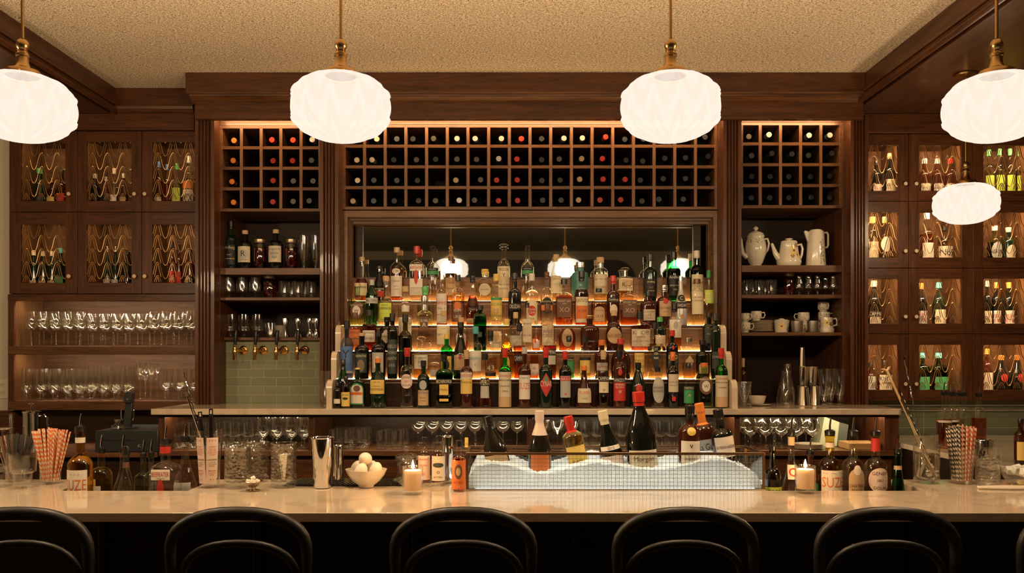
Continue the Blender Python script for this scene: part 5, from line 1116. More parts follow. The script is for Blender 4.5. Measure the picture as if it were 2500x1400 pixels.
def wired():
    def fn(nt, N, L):
        tc = N('ShaderNodeTexCoord'); sp = N('ShaderNodeSeparateXYZ'); L(tc.outputs['Object'], sp.inputs[0])
        ms = []
        for k in (0, 2):
            a = N('ShaderNodeMath'); a.operation = 'DIVIDE'; a.inputs[1].default_value =   .0130; L(sp.outputs[k], a.inputs[0])
            f = N('ShaderNodeMath'); f.operation = 'FRACT'; L(a.outputs[0], f.inputs[0])
            g = N('ShaderNodeMath'); g.operation = 'LESS_THAN'; g.inputs[1].default_value = .05; L(f.outputs[0], g.inputs[0]); ms.append(g)
        mx = N('ShaderNodeMath'); mx.operation = 'MAXIMUM'; L(ms[0].outputs[0], mx.inputs[0]); L(ms[1].outputs[0], mx.inputs[1])
        t = N('ShaderNodeBsdfTransparent'); t.inputs[0].default_value = (.9, .93, .90, 1); g = N('ShaderNodeBsdfGlossy'); g.inputs['Roughness'].default_value = .03
        m1 = N('ShaderNodeMixShader'); m1.inputs[0].default_value = .05; L(t.outputs[0], m1.inputs[1]); L(g.outputs[0], m1.inputs[2])
        b = N('ShaderNodeBsdfPrincipled'); setp(b, (.14, .14, .13), .5, 0)
        m2 = N('ShaderNodeMixShader'); L(mx.outputs[0], m2.inputs[0]); L(m1.outputs[0], m2.inputs[1]); L(b.outputs[0], m2.inputs[2]); return m2.outputs[0]
    return mat('wired_glass', fn)
WGL = wired()
M().box(*bb(bx0+t*1.4, bx1-t*1.4, by0+.001, by0+.005, .003, bh-t*1.6)).build('front_pane', WGL, o, smooth=0)
CLR = thin((.9, .93, .9), 'clear_pane', .05, .5)
M().box(*bb(bx0+t*1.4, bx1-t*1.4, by1-.005, by1-.001, .003, bh-t*1.6)).build('back_pane', CLR, o, smooth=0)
for a in (bx0+.001, bx1-.005): M().box(*bb(a, a+.004, by0+t*1.4, by1-t*1.4, .003, bh-t*1.6)).build('side_pane', CLR, o, smooth=0)
LEDI = emis((.98, .98, .96), LED_ICE, 'cool_led')
M().box(*bb(bx0+.03, bx1-.03, by0+.018, by1-.02, .0032, .0042)).build('light_panel', LEDI, o)
# crushed ice surface
import mathutils
def ice_h(u, v):   # u 0..1 along x, v 0..1 along depth
    base = .058+.016*sin(u*3.1+.3)+.012*sin(u*9+1)+.010*sin(u*17)
    base += .030*math.exp(-((u-.88)/.10)**2)+.020*math.exp(-((u-.42)/.10)**2)-.016*math.exp(-((u-.22)/.07)**2)
    return min(.110, max(.02, base*(.86+.24*v)+.004))
nx, ny = 230, 46; vs = []; fs = []
ix0, ix1, iy0, iy1 = bx0+.009, bx1-.009, by0+.015, by1-.015
for j in range(ny+1):
    for i in range(nx+1):
        u, v = i/nx, j/ny; h = ice_h(u, v); x = ix0+(ix1-ix0)*u; y = iy0+(iy1-iy0)*v
        nn = mathutils.noise.noise((x*160, y*160, 3))*.0062+mathutils.noise.noise((x*60, y*60, 7))*.004
        e = min(u, 1-u)*(ix1-ix0); h *= min(1, .55+e/.05)
        vs.append((x-ox, y-oy, .004+h+nn))
for j in range(ny):
    for i in range(nx): a = j*(nx+1)+i; fs.append((a, a+1, a+nx+2, a+nx+1))
k = len(vs)
for j in (0,):   # front skirt
    for i in range(nx+1): x, y, z = vs[i]; vs.append((x, y, .004))
    for i in range(nx): fs.append((k+i, k+i+1, i+1, i))
def icem():
    def fn(nt, N, L):
        b = N('ShaderNodeBsdfDiffuse'); b.inputs[0].default_value = (.90, .90, .89, 1); tr = N('ShaderNodeBsdfTranslucent'); tr.inputs[0].default_value = (.88, .90, .90, 1)
        tc = N('ShaderNodeTexCoord'); v = N('ShaderNodeTexVoronoi'); v.inputs['Scale'].default_value = 240; L(tc.outputs['Object'], v.inputs['Vector'])
        bp = N('ShaderNodeBump'); bp.inputs['Strength'].default_value = .7; bp.inputs['Distance'].default_value = .003; L(v.outputs[0], bp.inputs['Height'])
        L(bp.outputs[0], b.inputs['Normal']); L(bp.outputs[0], tr.inputs['Normal'])
        mx = N('ShaderNodeMixShader'); mx.inputs[0].default_value = .45; L(b.outputs[0], mx.inputs[1]); L(tr.outputs[0], mx.inputs[2]); return mx.outputs[0]
    return mat('crushed_ice', fn)
ice = M().add(vs, fs).build('crushed_ice', icem(), None, (ox, oy, oz), smooth=60); tag(ice, 'heap of white crushed ice lit from below in the glass box', 'ice'); ice['kind'] = 'stuff'
# wine bottles standing in the ice: (top px, top py, base px, base py, width px, style, glass, liquid, cap, capf, labels, label text)
def icebottle(tx, ty, bx_, by_, w, sty, gl, lq, cap, cf, labs, lab, Yb=2.985, Hk=.30, lean=0, sink=None):
    Xt, Zt_ = wx(tx, Yb), wz(ty, Yb); Xb, Zb_ = wx(bx_, Yb), wz(by_, Yb)
    dx, dz = Xt-Xb, Zt_-Zb_; L_ = math.hypot(dx, dz); ang = math.atan2(dx, dz)
    o, B_ = bottle(Xt-dx/L_*Hk, Yb+lean, Zt_-dz/L_*Hk, Hk, w*Yb/FPX, sty, gl, lq, .8, cap, cf, labs, 'wine_bottle', lab, 'wine bottle', 'bottles chilling in the ice box', (0, ang, 0))
    return o
BI = .27
icebottle(1189, 1017, 1226, 1170, 58, 'champ', 'D', None, 'k', .20, [('r', 1.1, .05, .42, 'B' if 0 else 't', [('VINTAGE', .6, .1, 'n')])], 'olive wine bottle leaning left with wide tan label in ice', Hk=.230)
icebottle(1317, 1003, 1318, 1160, 56, 'champ', 'D', None, 'p', .34, [('r', .9, .05, .40, 'O')], 'sparkling wine bottle with pink foil and orange label in ice', Hk=.250)
icebottle(1386, 1017, 1413, 1135, 52, 'std', 'c', 'y', 'r', .30, [('r', 1.0, .04, .44, 'y', [('BLANC', .3, .12, 'n')])], 'leaning white wine bottle with red foil in ice', Hk=.185)
icebottle(1470, 1003, 1500, 1150, 56, 'burg', 'k', None, 'c', .20, [('r', 1.0, .44, .50, 'w', [('2013', .5, .6, 'n')]), ('r', 1.1, .05, .36, 'p')], 'dark burgundy bottle with cream foil and vintage collar in ice', Hk=.245)
icebottle(1558, 957, 1570, 1160, 74, 'champ', 'k', None, 'r', .17, [('r', 1.1, .05, .30, 'C', [('Morgon', .55, .3, 'n')])], 'large magnum with bright red wax neck and script label in ice', Hk=.285)
icebottle(1684, 990, 1682, 1150, 53, 'std', 'n', None, 'k', .22, [('r', 1.0, .10, .48, 'w', [('SHERRY', .3, .10, 'n'), ('v', .8, .14, 'k')]), ('o', .4, .56, .68, 'y')], 'sherry bottle with gold neck seal and white label in ice', Hk=.232, Yb=2.955)
icebottle(1706, 985, 1736, 1150, 50, 'std', 'n', None, 'o', .30, [('r', 1.1, .10, .50, 'i', [('La Guita', .75, .22, 'k')])], 'bottle with orange wax and drips behind the sherry bottle', Yb=3.045, Hk=.255)
icebottle(1752, 1000, 1776, 1150, 54, 'std', 'k', None, 'k', .24, [('r', 1.0, .30, .60, 'w', [('GOBERNADOR', .5, .14, 'n'), ('JEREZ', .1, .08, 'n')])], 'rightmost dark bottle in ice with white lettered label', Hk=.235, Yb=2.975)
# ================================================================== THINGS ON THE BAR
ZTT = ZT+.0006
def ltube(n, m, par, pts, r, seg=10): return M().tube(pts, r, seg).build(n, m, par, smooth=60)
def lath(n, m, par, prof, seg=32, loc=(0,0,0), cap0=True, cap1=True, rf=None, rot=None): return M().lathe(prof, seg, cap0=cap0, cap1=cap1, rf=rf).build(n, m, par, loc, rot, smooth=50)
def at(px, Y): return wx(px, Y), Y
GCAND = thin((.97, .97, .95), 'ribbed_glass', .07, .8, .05)
WAX = pbr((.80, .62, .42), .5, name='candle_wax')
def waxm():
    def fn(nt, N, L):
        b = N('ShaderNodeBsdfDiffuse'); b.inputs[0].default_value = (.86, .70, .50, 1); t = N('ShaderNodeBsdfTranslucent'); t.inputs[0].default_value = (.95, .76, .52, 1); x = N('ShaderNodeMixShader'); x.inputs[0].default_value = .35; L(b.outputs[0], x.inputs[1]); L(t.outputs[0], x.inputs[2])
        return x.outputs[0]
    return mat('soft_wax', fn)
FLAME = emis((1.0, .62, .25), 60, 'flame')
def candle(px, py_base, label, first=None):
    Y = (EYE-ZTT)*FPX/(py_base-CY); x = wx(px, Y)
    if first: 
        c = dup(first, (x, Y, ZTT), label=label); return c
    o = thing('candle', label, 'candle', (x, Y, ZTT), group='lit candles in ribbed glasses')
    rf = lambda a, z: 1+.018*cos(26*a)
    lath('holder', GCAND, o, [(.001, .001), (.028, .001), (.032, .004), (.0325, .012), (.0325, .090), (.0310, .090), (.0305, .014), (.001, .012)], 104, cap1=False, rf=rf)
    lath('wax', waxm(), o, [(.001, .014), (.026, .0145), (.0275, .018), (.028, .076), (.026, .078), (.010, .0765), (.001, .076)], 32, cap1=False)
    ltube('wick', BLACK, o, [(0, 0, .075), (0, 0, .084), (.001, 0, .087)], .0007, 6)
    lath('flame', FLAME, o, [(.0005, .082), (.0035, .086), (.0048, .091), (.0038, .098), (.0018, .105), (.0002, .111)], 12, cap1=False)
    l = bpy.data.lights.new('flame_light', 'POINT'); l.energy = 2.2; l.color = (1.0, .52, .20); l.shadow_soft_size = .008
    lo = bpy.data.objects.new('flame_light', l); COL.objects.link(lo); lo.parent = o; lo.location = (0, 0, .098)
    return o
C0 = candle(1008, 1207, 'lit candle in a ribbed glass beside the bitters tray')
candle(1966, 1204, 'lit candle in a ribbed glass right of the ice box', C0)
def onbar(px, py_base): Y = (EYE-ZTT)*FPX/(py_base-CY); return wx(px, Y), Y
# egg bowl
x, y = onbar(894, 1190)
o = thing('egg_bowl', 'cream ceramic bowl holding white eggs', 'bowl', (x, y, ZTT))
rfb = lambda a, z: 1+(.045*cos(4*a) if z > .02 else .0)
lath('shell', CREAM, o, [(.001, .004), (.024, .001), (.026, .001), (.026, .006), (.045, .022), (.060, .042), (.0685, .062), (.0670, .0625), (.056, .042), (.040, .022), (.020, .010), (.001, .009)], 64, cap1=False, rf=rfb)
EGG = pbr((.80, .70, .56), .42, name='egg_white_shell')
eggm = None
for dx, dy, dz, rx, rz, lab in [(-.012, -.032, .060, .2, .5, 'white egg at the front of the egg bowl'), (-.004, .004, .097, 1.3, -.4, 'white egg on top of the pile in the bowl'), (.034, -.006, .060, .1, .2, 'white egg on the right side of the bowl'),
                                (-.033, .014, .063, .2, .2, 'white egg at the back left of the bowl'), (.012, .036, .060, .2, .3, 'white egg at the back right of the bowl')]:
    if eggm is None:
        eggm = M().lathe([(.0005, -.0275)]+[(.0215*math.cos(t)*(1-.09*math.sin(t)), .0275*math.sin(t)) for t in [(-.5+k/14)*pi for k in range(1, 14)]]+[(.0005, .0275)], 28).build('egg', EGG); e = eggm
    else: e = eggm.copy(); COL.objects.link(e)
    e.location = (x+dx, y+dy, ZTT+dz); e.rotation_euler = (rx, .3, rz); tag(e, lab, 'egg', 'eggs in the bowl')
# shaker tins
def tin(px, pyb, ptop, rt, rb_, lab, name='shaker_tin', cat='shaker'):
    x, y = onbar(px, pyb); h = wz(ptop, y)-ZTT
    o = M().lathe([(.001, .004), (rb_*.9, .001), (rb_, .004), (rb_+.0005, .014), (rt-.001, h-.004), (rt+.001, h-.002), (rt, h), (rt-.0012, h-.002), (rb_-.001, .008), (.001, .007)], 48, cap1=False).build(name, CHROME, None, (x, y, ZTT), smooth=40)
    return tag(o, lab, cat)
tin(787, 1192, 1068, .0405, .029, 'large polished steel shaker tin on the bar')
o = tin(826, 1180, 1088, .016, .020, 'narrow steel canister just behind the large shaker tin', 'steel_canister', 'canister')
# small jar with lid left of bitters, in tray
x, y = onbar(1070, 1192)
o = thing('glass_tray', 'cut glass oval tray under the bitters bottles', 'tray', (wx(1030, 3.0), 3.0, ZTT))
lath('dish', TGC, o, [(.001, .003), (.078, .001), (.082, .004), (.100, .018), (.099, .019), (.080, .007), (.001, .006)], 48, cap1=False)
o = thing('cut_glass_jar', 'lidded cut glass jar behind the left candle', 'jar', (wx(993, 3.0), 3.0, ZTT+.007))
lath('jar', TGC, o, [(.001, .001), (.034, .001), (.038, .006), (.036, .030), (.038, .060), (.034, .076), (.040, .082), (.041, .088), (.032, .088), (.001, .012)], 48, cap1=False)
lath('lid', TGC, o, [(.040, .089), (.041, .093), (.030, .100), (.012, .104), (.007, .108), (.012, .114), (.013, .120), (.008, .127), (.001, .128)], 32)
def barbot(px, pyb, top, w, sty, gl, lq, fl, cap, cf, labs, lab, Y=None, z=None, **k):
    if Y is None: x, Y = onbar(px, pyb); z = ZTT
    else: x = wx(px, Y); z = ZTT if z is None else z
    return bottle(x, Y, z, wz(top, Y)-z, w*Y/FPX, sty, gl, lq, fl, cap, cf, labs, k.pop('name', 'bottle'), lab, k.pop('cat', 'bottle'), k.pop('group', None), **k)
barbot(1036, 0, 1068, 32, 'wine', 'c', 'A', .60, 'k', .08, [('r', 1.1, .06, .60, 'p', [('ORANGE', .85, .08, 'r'), ('BITTERS', .6, .06, 'r'), ('o', .25, .1, 'r')])], 'bitters bottle with pink label in the glass tray, left one', Y=3.01, z=ZTT+.0075, name='bitters_bottle', group='bitters bottles')
barbot(1071, 0, 1064, 35, 'wine', 'c', 'A', .60, 'k', .08, [('r', 1.1, .06, .58, 'C', [('BITTERS', .15, .07, 'n'), ('o', .35, .12, 'n')]), ('o', .8, .34, .44, 'd')], 'bitters bottle with cream label and dark emblem in tray', Y=2.985, z=ZTT+.0075, name='bitters_bottle', group='bitters bottles')
barbot(1120, 1200, 1076, 34, 'wine', 'c', 'R', .66, 'k', .09, [('r', 1.3, .05, .62, 'O', [('BITTERS', .24, .07, 'r'), ('11', .1, .08, 'c')]), ('o', .58, .26, .54, 'n'), ('o', .3, .32, .48, 't')], 'bitters bottle with orange label and oval portrait', name='bitters_bottle', group='bitters bottles')
o = tin(1092, 1178, 1065, .021, .026, 'dark reflective steel tin behind the bitters', 'shaker_tin', 'shaker')
barbot(1139, 0, 1069, 17, 'pint', 'c', None, 0, 'y', .22, [], 'small bottle with yellow cap behind the bitters', Y=3.10)
# mixing glasses and dish
for px, pyb, ptop, lab in [(580, 1192, 1090, 'cut glass mixing glass, leftmost of three on the bar'), (629, 1177, 1080, 'upturned-looking mixing glass, middle of three on the bar'), (693, 1190, 1082, 'brightly glinting cut glass mixing glass, right of three')]:
    x, y = onbar(px, pyb); h = wz(ptop, y)-ZTT; r = (31 if px != 629 else 27)*y/FPX
    g = M().lathe([(.001, .001), (r*.93, .001), (r*.97, .006), (r, .03), (r, h-.004), (r+.002, h), (r-.001, h), (r-.004, h-.006), (r-.004, .022), (.001, .018)], 48, cap1=False).build('mixing_glass', TGC, None, (x, y, ZTT), smooth=40); tag(g, lab, 'mixing glass', 'mixing glasses')
x, y = onbar(693, 1190)
o = thing('julep_strainer_cone', 'small steel cone standing inside the glinting mixing glass', 'bar tool', (x, y, ZTT+.024))
lath('cone', CHROME, o, [(.006, 0), (.009, .02), (.020, .085), (.021, .088), (.019, .086), (.008, .02), (.001, .004)], 28, cap1=False)
x, y = onbar(617, 1199)
o = thing('sugar_dish', 'tiny footed metal dish with white sugar cubes', 'dish', (x, y, ZTT))
lath('dish', pbr((.55, .47, .36), .25, 1, name='pewter'), o, [(.001, .001), (.022, .001), (.022, .003), (.010, .006), (.010, .012), (.020, .018), (.036, .032), (.035, .033), (.020, .022), (.001, .018)], 36, cap1=False)
for i, (a, b, c) in enumerate([(-.013, -.006, 0), (.004, -.010, 0), (.016, .003, 0), (-.002, .008, .0), (.002, -.002, .009)]):
    q = M().box(-.007, .007, -.006, .006, -.005, .005).build('sugar_cube', pbr((.82, .76, .66), .7, name='sugar'), None, (x+a, y+b, ZTT+.033+c), (.2*i, .3, i*.8), bevel=.0015); tag(q, 'white sugar cube in the tiny footed dish', 'sugar cube', 'sugar cubes in the dish')
# printed recipe glass with tools
x, y = onbar(512, 1190); h = wz(1050, y)-ZTT
o = thing('recipe_glass', 'tall mixing glass printed with red cocktail recipes', 'glass', (x, y, ZTT))
lath('glass', TG, o, [(.001, .001), (.030, .001), (.032, .004), (.0445, h-.002), (.0445, h), (.043, h), (.0305, .016), (.001, .012)], 40, cap1=False)
class PB(Bot):
    def __init__(s, h): s.R = .036; s.p = (1, 1, 1, 2, 1, 1, 1); s.H = h; s.pr = [(.0325, 0), (.0325, .004), (.0448, h)]; s.zs = [0, .004, h]; s.ct = h
    def nexp(s, z): return 2
pb = PB(h)
for dxa, nm in ((-.6, 'L'), (.55, 'R')):
    class PS(PB):
        def surf(s, u, z, off=.0006):
            r = s.r(z); a = u/r+dxa; return ((r+off)*sin(a), -(r+off)*cos(a), z)
        def r(s, z): return .032+(.0448-.032)*z/s.H
    ps = PS(h); add_label(ps, o, 'r', .039, .016, h*.88, 'p', [('Y Y Y', .93, .045, 'r'), ('COSMO', .80, .03, 'r'), ('2 OZ GIN', .75, .025, 'r'), ('1 OZ LIME', .71, .025, 'r'), ('SHAKE AND', .67, .025, 'r'), ('STRAIN', .63, .025, 'r'), ('ALEXANDER', .52, .035, 'n'), ('1 OZ GIN', .46, .025, 'n'), ('1 OZ CREAM', .42, .025, 'n'), ('SHAKE', .38, .025, 'n'),
               ('BRONX', .28, .03, 'r'), ('2 OZ RUM', .23, .025, 'r'), ('SODA', .19, .025, 'r'), ('Y Y', .08, .045, 'r')], name='printed_panel')
gx, gy = x, y
def tool(name, pts, r, m, lab, cat='bar tool', group=None, seg=8, **k):
    p0 = pts[0]; o = M().tube([(a-p0[0], b-p0[1], c-p0[2]) for a, b, c in pts], r, seg).build(name, m, None, p0, smooth=60); return tag(o, lab, cat, group)
def muddler(px_t, py_t, dx, lab):
    Y = gy; o = thing('peeler', lab, 'bar tool', (gx+dx, Y, ZTT+.014)); tx, tz = wx(px_t, Y)-gx-dx, wz(py_t, Y)-ZTT-.014
    ang = math.atan2(tx, tz); L_ = math.hypot(tx, tz); o.rotation_euler = (0, ang, 0)
    w = .0065
    M().ring(-w, w, L_-.022, L_, -w*.6, w*.6, L_-.018, L_-.004, -.002, .002).build('loop_end', BLACK, o)
    M().box(-w, w, -.002, .002, L_*.45, L_-.0222).build('handle', BLACK, o, bevel=.001)
    M().prism([(-.0045, .0), (.0045, 0), (.006, L_*.449), (-.006, L_*.449)], 'y', -.0012, .0012).build('blade', BLACK, o, recalc=True)
    M().prism([(-.005, L_-.0165), (.005, L_-.0165), (.005, L_-.008), (.0025, L_-.0115), (0, L_-.007), (-.0025, L_-.0115), (-.005, L_-.008)], 'y', -.0008, .0008).build('crown_emblem', pbr((.6, .5, .4), .3), o, recalc=True)
muddler(488, 1006, -.006, 'black bar tweezers with crown cut-out, shorter left one in recipe glass')
muddler(515, 999, .006, 'black bar tweezers with crown cut-out, taller right one in recipe glass')
def spoon(px_t, py_t, x0, y0, z0, lab, tw=True, Y=None, fork=False):
    tx, tz = wx(px_t, Y or y0), wz(py_t, Y or y0); n = 60; pts = [(x0+(tx-x0)*i/n, y0, z0+(tz-z0)*i/n) for i in range(n+1)]
    o = thing('bar_spoon', lab, 'bar spoon', (x0, y0, z0)); q = [(a-x0, b-y0, c-z0) for a, b, c in pts]
    if tw:
        mb = M(); mb.tube([(a+.0011*sin(i*1.2), b+.0011*cos(i*1.2), c) for i, (a, b, c) in enumerate(q)], .0019, 6); mb.build('twisted_stem', CHROME, o, smooth=30)
    else: M().tube(q, .0026, 8).build('stem', CHROME, o)
    e = q[-1]; d = (e[0]-q[-6][0], e[2]-q[-6][2]); l_ = math.hypot(*d); u = (d[0]/l_, d[1]/l_)
    M().tube([e, (e[0]+u[0]*.012, 0, e[2]+u[1]*.012)], [.0035, .0025], 8).build('stem_end', CHROME, o)
    M().lathe([(.0005, -.012), (.006, -.008), (.009, 0), (.006, .010), (.0005, .014)], 12).build('bowl', CHROME, o, (0, 0, .004), (0, math.atan2(u[0], u[1]), 0))
    return o
spoon(450, 918, gx+.008, gy+.012, ZTT+.026, 'twisted steel bar spoon, tallest in the recipe glass')
spoon(456, 968, gx+.024, gy-.012, ZTT+.026, 'thick steel bar spoon, lower of two in the recipe glass', tw=False)
# straws
def straw_mat(c1, c2, key):
    def fn(nt, N, L):
        b = N('ShaderNodeBsdfPrincipled'); setp(b, c1, .6); tc = N('ShaderNodeTexCoord'); sp = N('ShaderNodeSeparateXYZ'); L(tc.outputs['Object'], sp.inputs[0])
        at_ = N('ShaderNodeMath'); at_.operation = 'ARCTAN2'; L(sp.outputs[1], at_.inputs[0]); L(sp.outputs[0], at_.inputs[1])
        a = N('ShaderNodeMath'); a.operation = 'MULTIPLY_ADD'; a.inputs[1].default_value = 1/(2*pi); L(at_.outputs[0], a.inputs[0])
        z = N('ShaderNodeMath'); z.operation = 'MULTIPLY'; z.inputs[1].default_value = 62; L(sp.outputs[2], z.inputs[0]); L(z.outputs[0], a.inputs[2])
        f = N('ShaderNodeMath'); f.operation = 'FRACT'; L(a.outputs[0], f.inputs[0]); g = N('ShaderNodeMath'); g.operation = 'GREATER_THAN'; g.inputs[1].default_value = .5; L(f.outputs[0], g.inputs[0])
        m = N('ShaderNodeMixRGB'); m.inputs[1].default_value = (*c1, 1); m.inputs[2].default_value = (*c2, 1); L(g.outputs[0], m.inputs[0]); L(m.outputs[0], b.inputs['Base Color']); return b.outputs[0]
    return mat(key, fn)
SO = straw_mat((.78, .66, .50), (.80, .20, .04), 'paper_straw_orange'); SB = straw_mat((.72, .60, .46), (.02, .02, .025), 'paper_straw_black'); SR = straw_mat((.70, .52, .38), (.62, .10, .03), 'paper_straw_red')
SG = pbr((.06, .055, .05), .35, name='charcoal_straw'); SM = pbr((.5, .36, .26), .25, .8, name='copper_straw')
def straws(cx_, cy_, z0, rb_, rt, L0, mats_, n, lab, grp, rr=.0030, fan=1.0, seed=1, gl=None):
    rnd = random.Random(seed); base = {}
    for i in range(n):
        # sunflower packing in the mouth
        t = math.sqrt((i+.5)/n); a = i*2.399963
        bx_, by_ = cx_+rb_*t*cos(a), cy_+rb_*t*sin(a); tx, ty = cx_+rt*t*cos(a)*fan, cy_+rt*t*sin(a)*.75
        Lh = L0*(1-.05*t+.04*rnd.random()); dx, dy = tx-bx_, ty-by_; th = math.atan2(math.hypot(dx, dy), Lh); ph = math.atan2(dy, dx)
        k = mats_(i, t, a, rnd); m_, nm = k
        if nm not in base:
            o = M().lathe([(rr, 0), (rr, L0), (rr*.75, L0), (rr*.75, 0)], 10, cap0=False, cap1=False).build('straw', m_, smooth=40); base[nm] = o
        else: o = base[nm].copy(); COL.objects.link(o)
        o.location = (bx_, by_, z0); e = mathutils.Euler((0, th, ph)); o.rotation_euler = e; o.scale = (1, 1, Lh/L0)
        tag(o, nm, 'straw', grp)
x, y = onbar(123, 1181)
h = wz(1122, y)-ZTT
g = M().lathe([(.001, .001), (.031, .001), (.033, .005), (.0375, h), (.0362, h), (.0315, .012), (.001, .010)], 40, cap1=False).build('straw_glass', TG, None, (x, y, ZTT)); tag(g, 'clear glass tumbler holding orange striped paper straws', 'glass')
straws(x, y, ZTT+.011, .024, .068, wz(1047, y)-ZTT-.011, lambda i, t, a, r: (SO, 'orange and white striped paper straw in the left tumbler'), 44, '', 'orange striped paper straws')
x, y = onbar(55, 1192); h = wz(1110, y)-ZTT
g = M().lathe([(.001, .001), (.026, .001), (.028, .005), (.031, .05), (.042, .056), (.0455, h), (.044, h), (.040, .060), (.028, .050), (.024, .014), (.001, .010)], 40, cap1=False).build('straw_glass', TG, None, (x, y, ZTT)); tag(g, 'rocks glass with a wide rim in front of grey straws', 'glass')
x, y = at(42, 2.95); y = 3.075; x = wx(38, y)
g = M().lathe([(.001, .001), (.030, .001), (.032, .005), (.034, .105), (.033, .105), (.030, .012), (.001, .010)], 40, cap1=False).build('straw_glass', TG, None, (x, y, ZTT)); tag(g, 'tall glass holding dark metal straws at far left', 'glass')
straws(x, y, ZTT+.011, .022, .062, wz(1060, y)-ZTT-.011, lambda i, t, a, r: (SG, 'charcoal coloured straw at far left') if cos(a) > -.55 else (SM, 'copper coloured metal straw leaning left at far left'), 28, '', 'dark and copper straws', seed=4, fan=1.25)
x, y = onbar(2348, 1181); h = wz(1095, y)-ZTT
g = M().lathe([(.001, .001), (.032, .001), (.034, .005), (.044, h), (.0428, h), (.0325, .012), (.001, .010)], 40, cap1=False).build('straw_glass', TG, None, (x, y, ZTT)); tag(g, 'clear glass holding black and red striped straws at right', 'glass')
straws(x, y, ZTT+.011, .027, .053, wz(1040, y)-ZTT-.011, lambda i, t, a, r: (SB, 'black and cream striped paper straw in the right tumbler') if cos(a) < -.45 or i % 5 == 0 else (SR, 'red and cream striped paper straw in the right tumbler'), 46, '', 'striped straws in the right tumbler', seed=9)
# mason jar with tools
x, y = onbar(2262, 1179); h = wz(1062, y)-ZTT
o = thing('mason_jar', 'tall clear jar half full of water holding bar spoons', 'jar', (x, y, ZTT)); R0 = 30*y/FPX
lath('glass', TG, o, [(.001, .001), (R0*.92, .001), (R0, .008), (R0, h-.035), (R0*.90, h-.026), (R0*.88, h-.022), (R0*.92, h-.018), (R0*.88, h-.012), (R0*.9, h), (R0*.86, h), (R0*.84, h-.024), (R0*.95, h-.036), (R0*.95, .012), (.001, .010)], 40, cap1=False)
lath('water', liquid((.97, .98, .97)), o, [(.001, .0105), (R0*.90, .0125), (R0*.935, .02), (R0*.935, h*.60), (.001, h*.60)], 36, cap1=False)
spoon(2207, 872, x+.012, y+.014, ZTT+.03, 'twisted steel bar spoon in the right water jar, tallest')
spoon(2200, 960, x+.026, y-.012, ZTT+.03, 'twisted steel bar spoon in the right water jar, middle')
spoon(2203, 982, x+.029, y+.002, ZTT+.03, 'plain steel bar spoon in the right water jar, lowest', tw=False)
o = thing('wooden_muddler', 'pale wooden stick with antler-like forked top in the jar', 'bar tool', (x+.029, y+.022, ZTT+.03)); tx, tz = wx(2172, y)-x-.029, wz(905, y)-ZTT-.03
WL = wood('z', (.42, .25, .11), (.62, .42, .22), .5, tag='_light')
M().tube([(0, 0, 0), (tx*.5, 0, tz*.52), (tx, 0, tz)], [.004, .0038, .0045], 10).build('stick', WL, o)
for ddx, ddz in ((-.020, .004), (.013, .012)): M().tube([(tx, 0, tz-.003), (tx+ddx*.5, 0, tz+ddz*.9), (tx+ddx, 0, tz+ddz)], [.0042, .003, .0015], 8).build('prong', WL, o)
# rocks glass with ice, napkin, ice bowl at far right
x, y = onbar(2410, 1185); h = wz(1112, y)-ZTT
g = M().lathe([(.001, .001), (.034, .001), (.037, .005), (.040, h), (.0385, h), (.035, .014), (.001, .012)], 40, cap1=False).build('rocks_glass', TGC, None, (x, y, ZTT)); tag(g, 'cut rocks glass right of the striped straws', 'glass')
x2, y2 = wx(2412, 3.09), 3.09
g = M().lathe([(.001, .001), (.036, .001), (.039, .005), (.047, .125), (.0455, .125), (.037, .014), (.001, .012)], 40, cap1=False).build('mixing_glass', TG, None, (x2, y2, ZTT)); tag(g, 'tall wide mixing glass behind the cut rocks glass', 'mixing glass')
o = thing('ice_bowl', 'glass bowl heaped with large ice cubes at far right', 'bowl', (wx(2500, 2.98), 2.98, ZTT))
lath('bowl', TG, o, [(.001, .003), (.040, .001), (.042, .004), (.062, .022), (.078, .055), (.0765, .055), (.060, .024), (.001, .008)], 40, cap1=False)
for i in range(11):
    a = i*2.4; r = .045*math.sqrt((i+.5)/11)
    c = M().box(-.013, .013, -.013, .013, -.011, .011).build('ice_cube', pbr((.72, .70, .64), .12, 0, .3, name='cloudy_ice'), None, (wx(2500, 2.98)+r*cos(a), 2.98+r*sin(a), ZTT+.048+.012*(1-r/.05)), (i*.7, i*1.1, i*.5), bevel=.003); tag(c, 'cloudy ice cube in the glass bowl at far right', 'ice cube', 'ice cubes in the glass bowl')
o = M().prism([(0, 0), (.10, -.018), (.26, -.012), (.30, .03), (.10, .042), (.01, .03)], 'z', 0, .008).build('folded_towel', pbr((.66, .55, .42), .9, name='towel'), None, (wx(2385, 2.90), 2.89, ZTT), recalc=True, bevel=.003); tag(o, 'folded cream bar towel under the glasses at far right', 'towel')
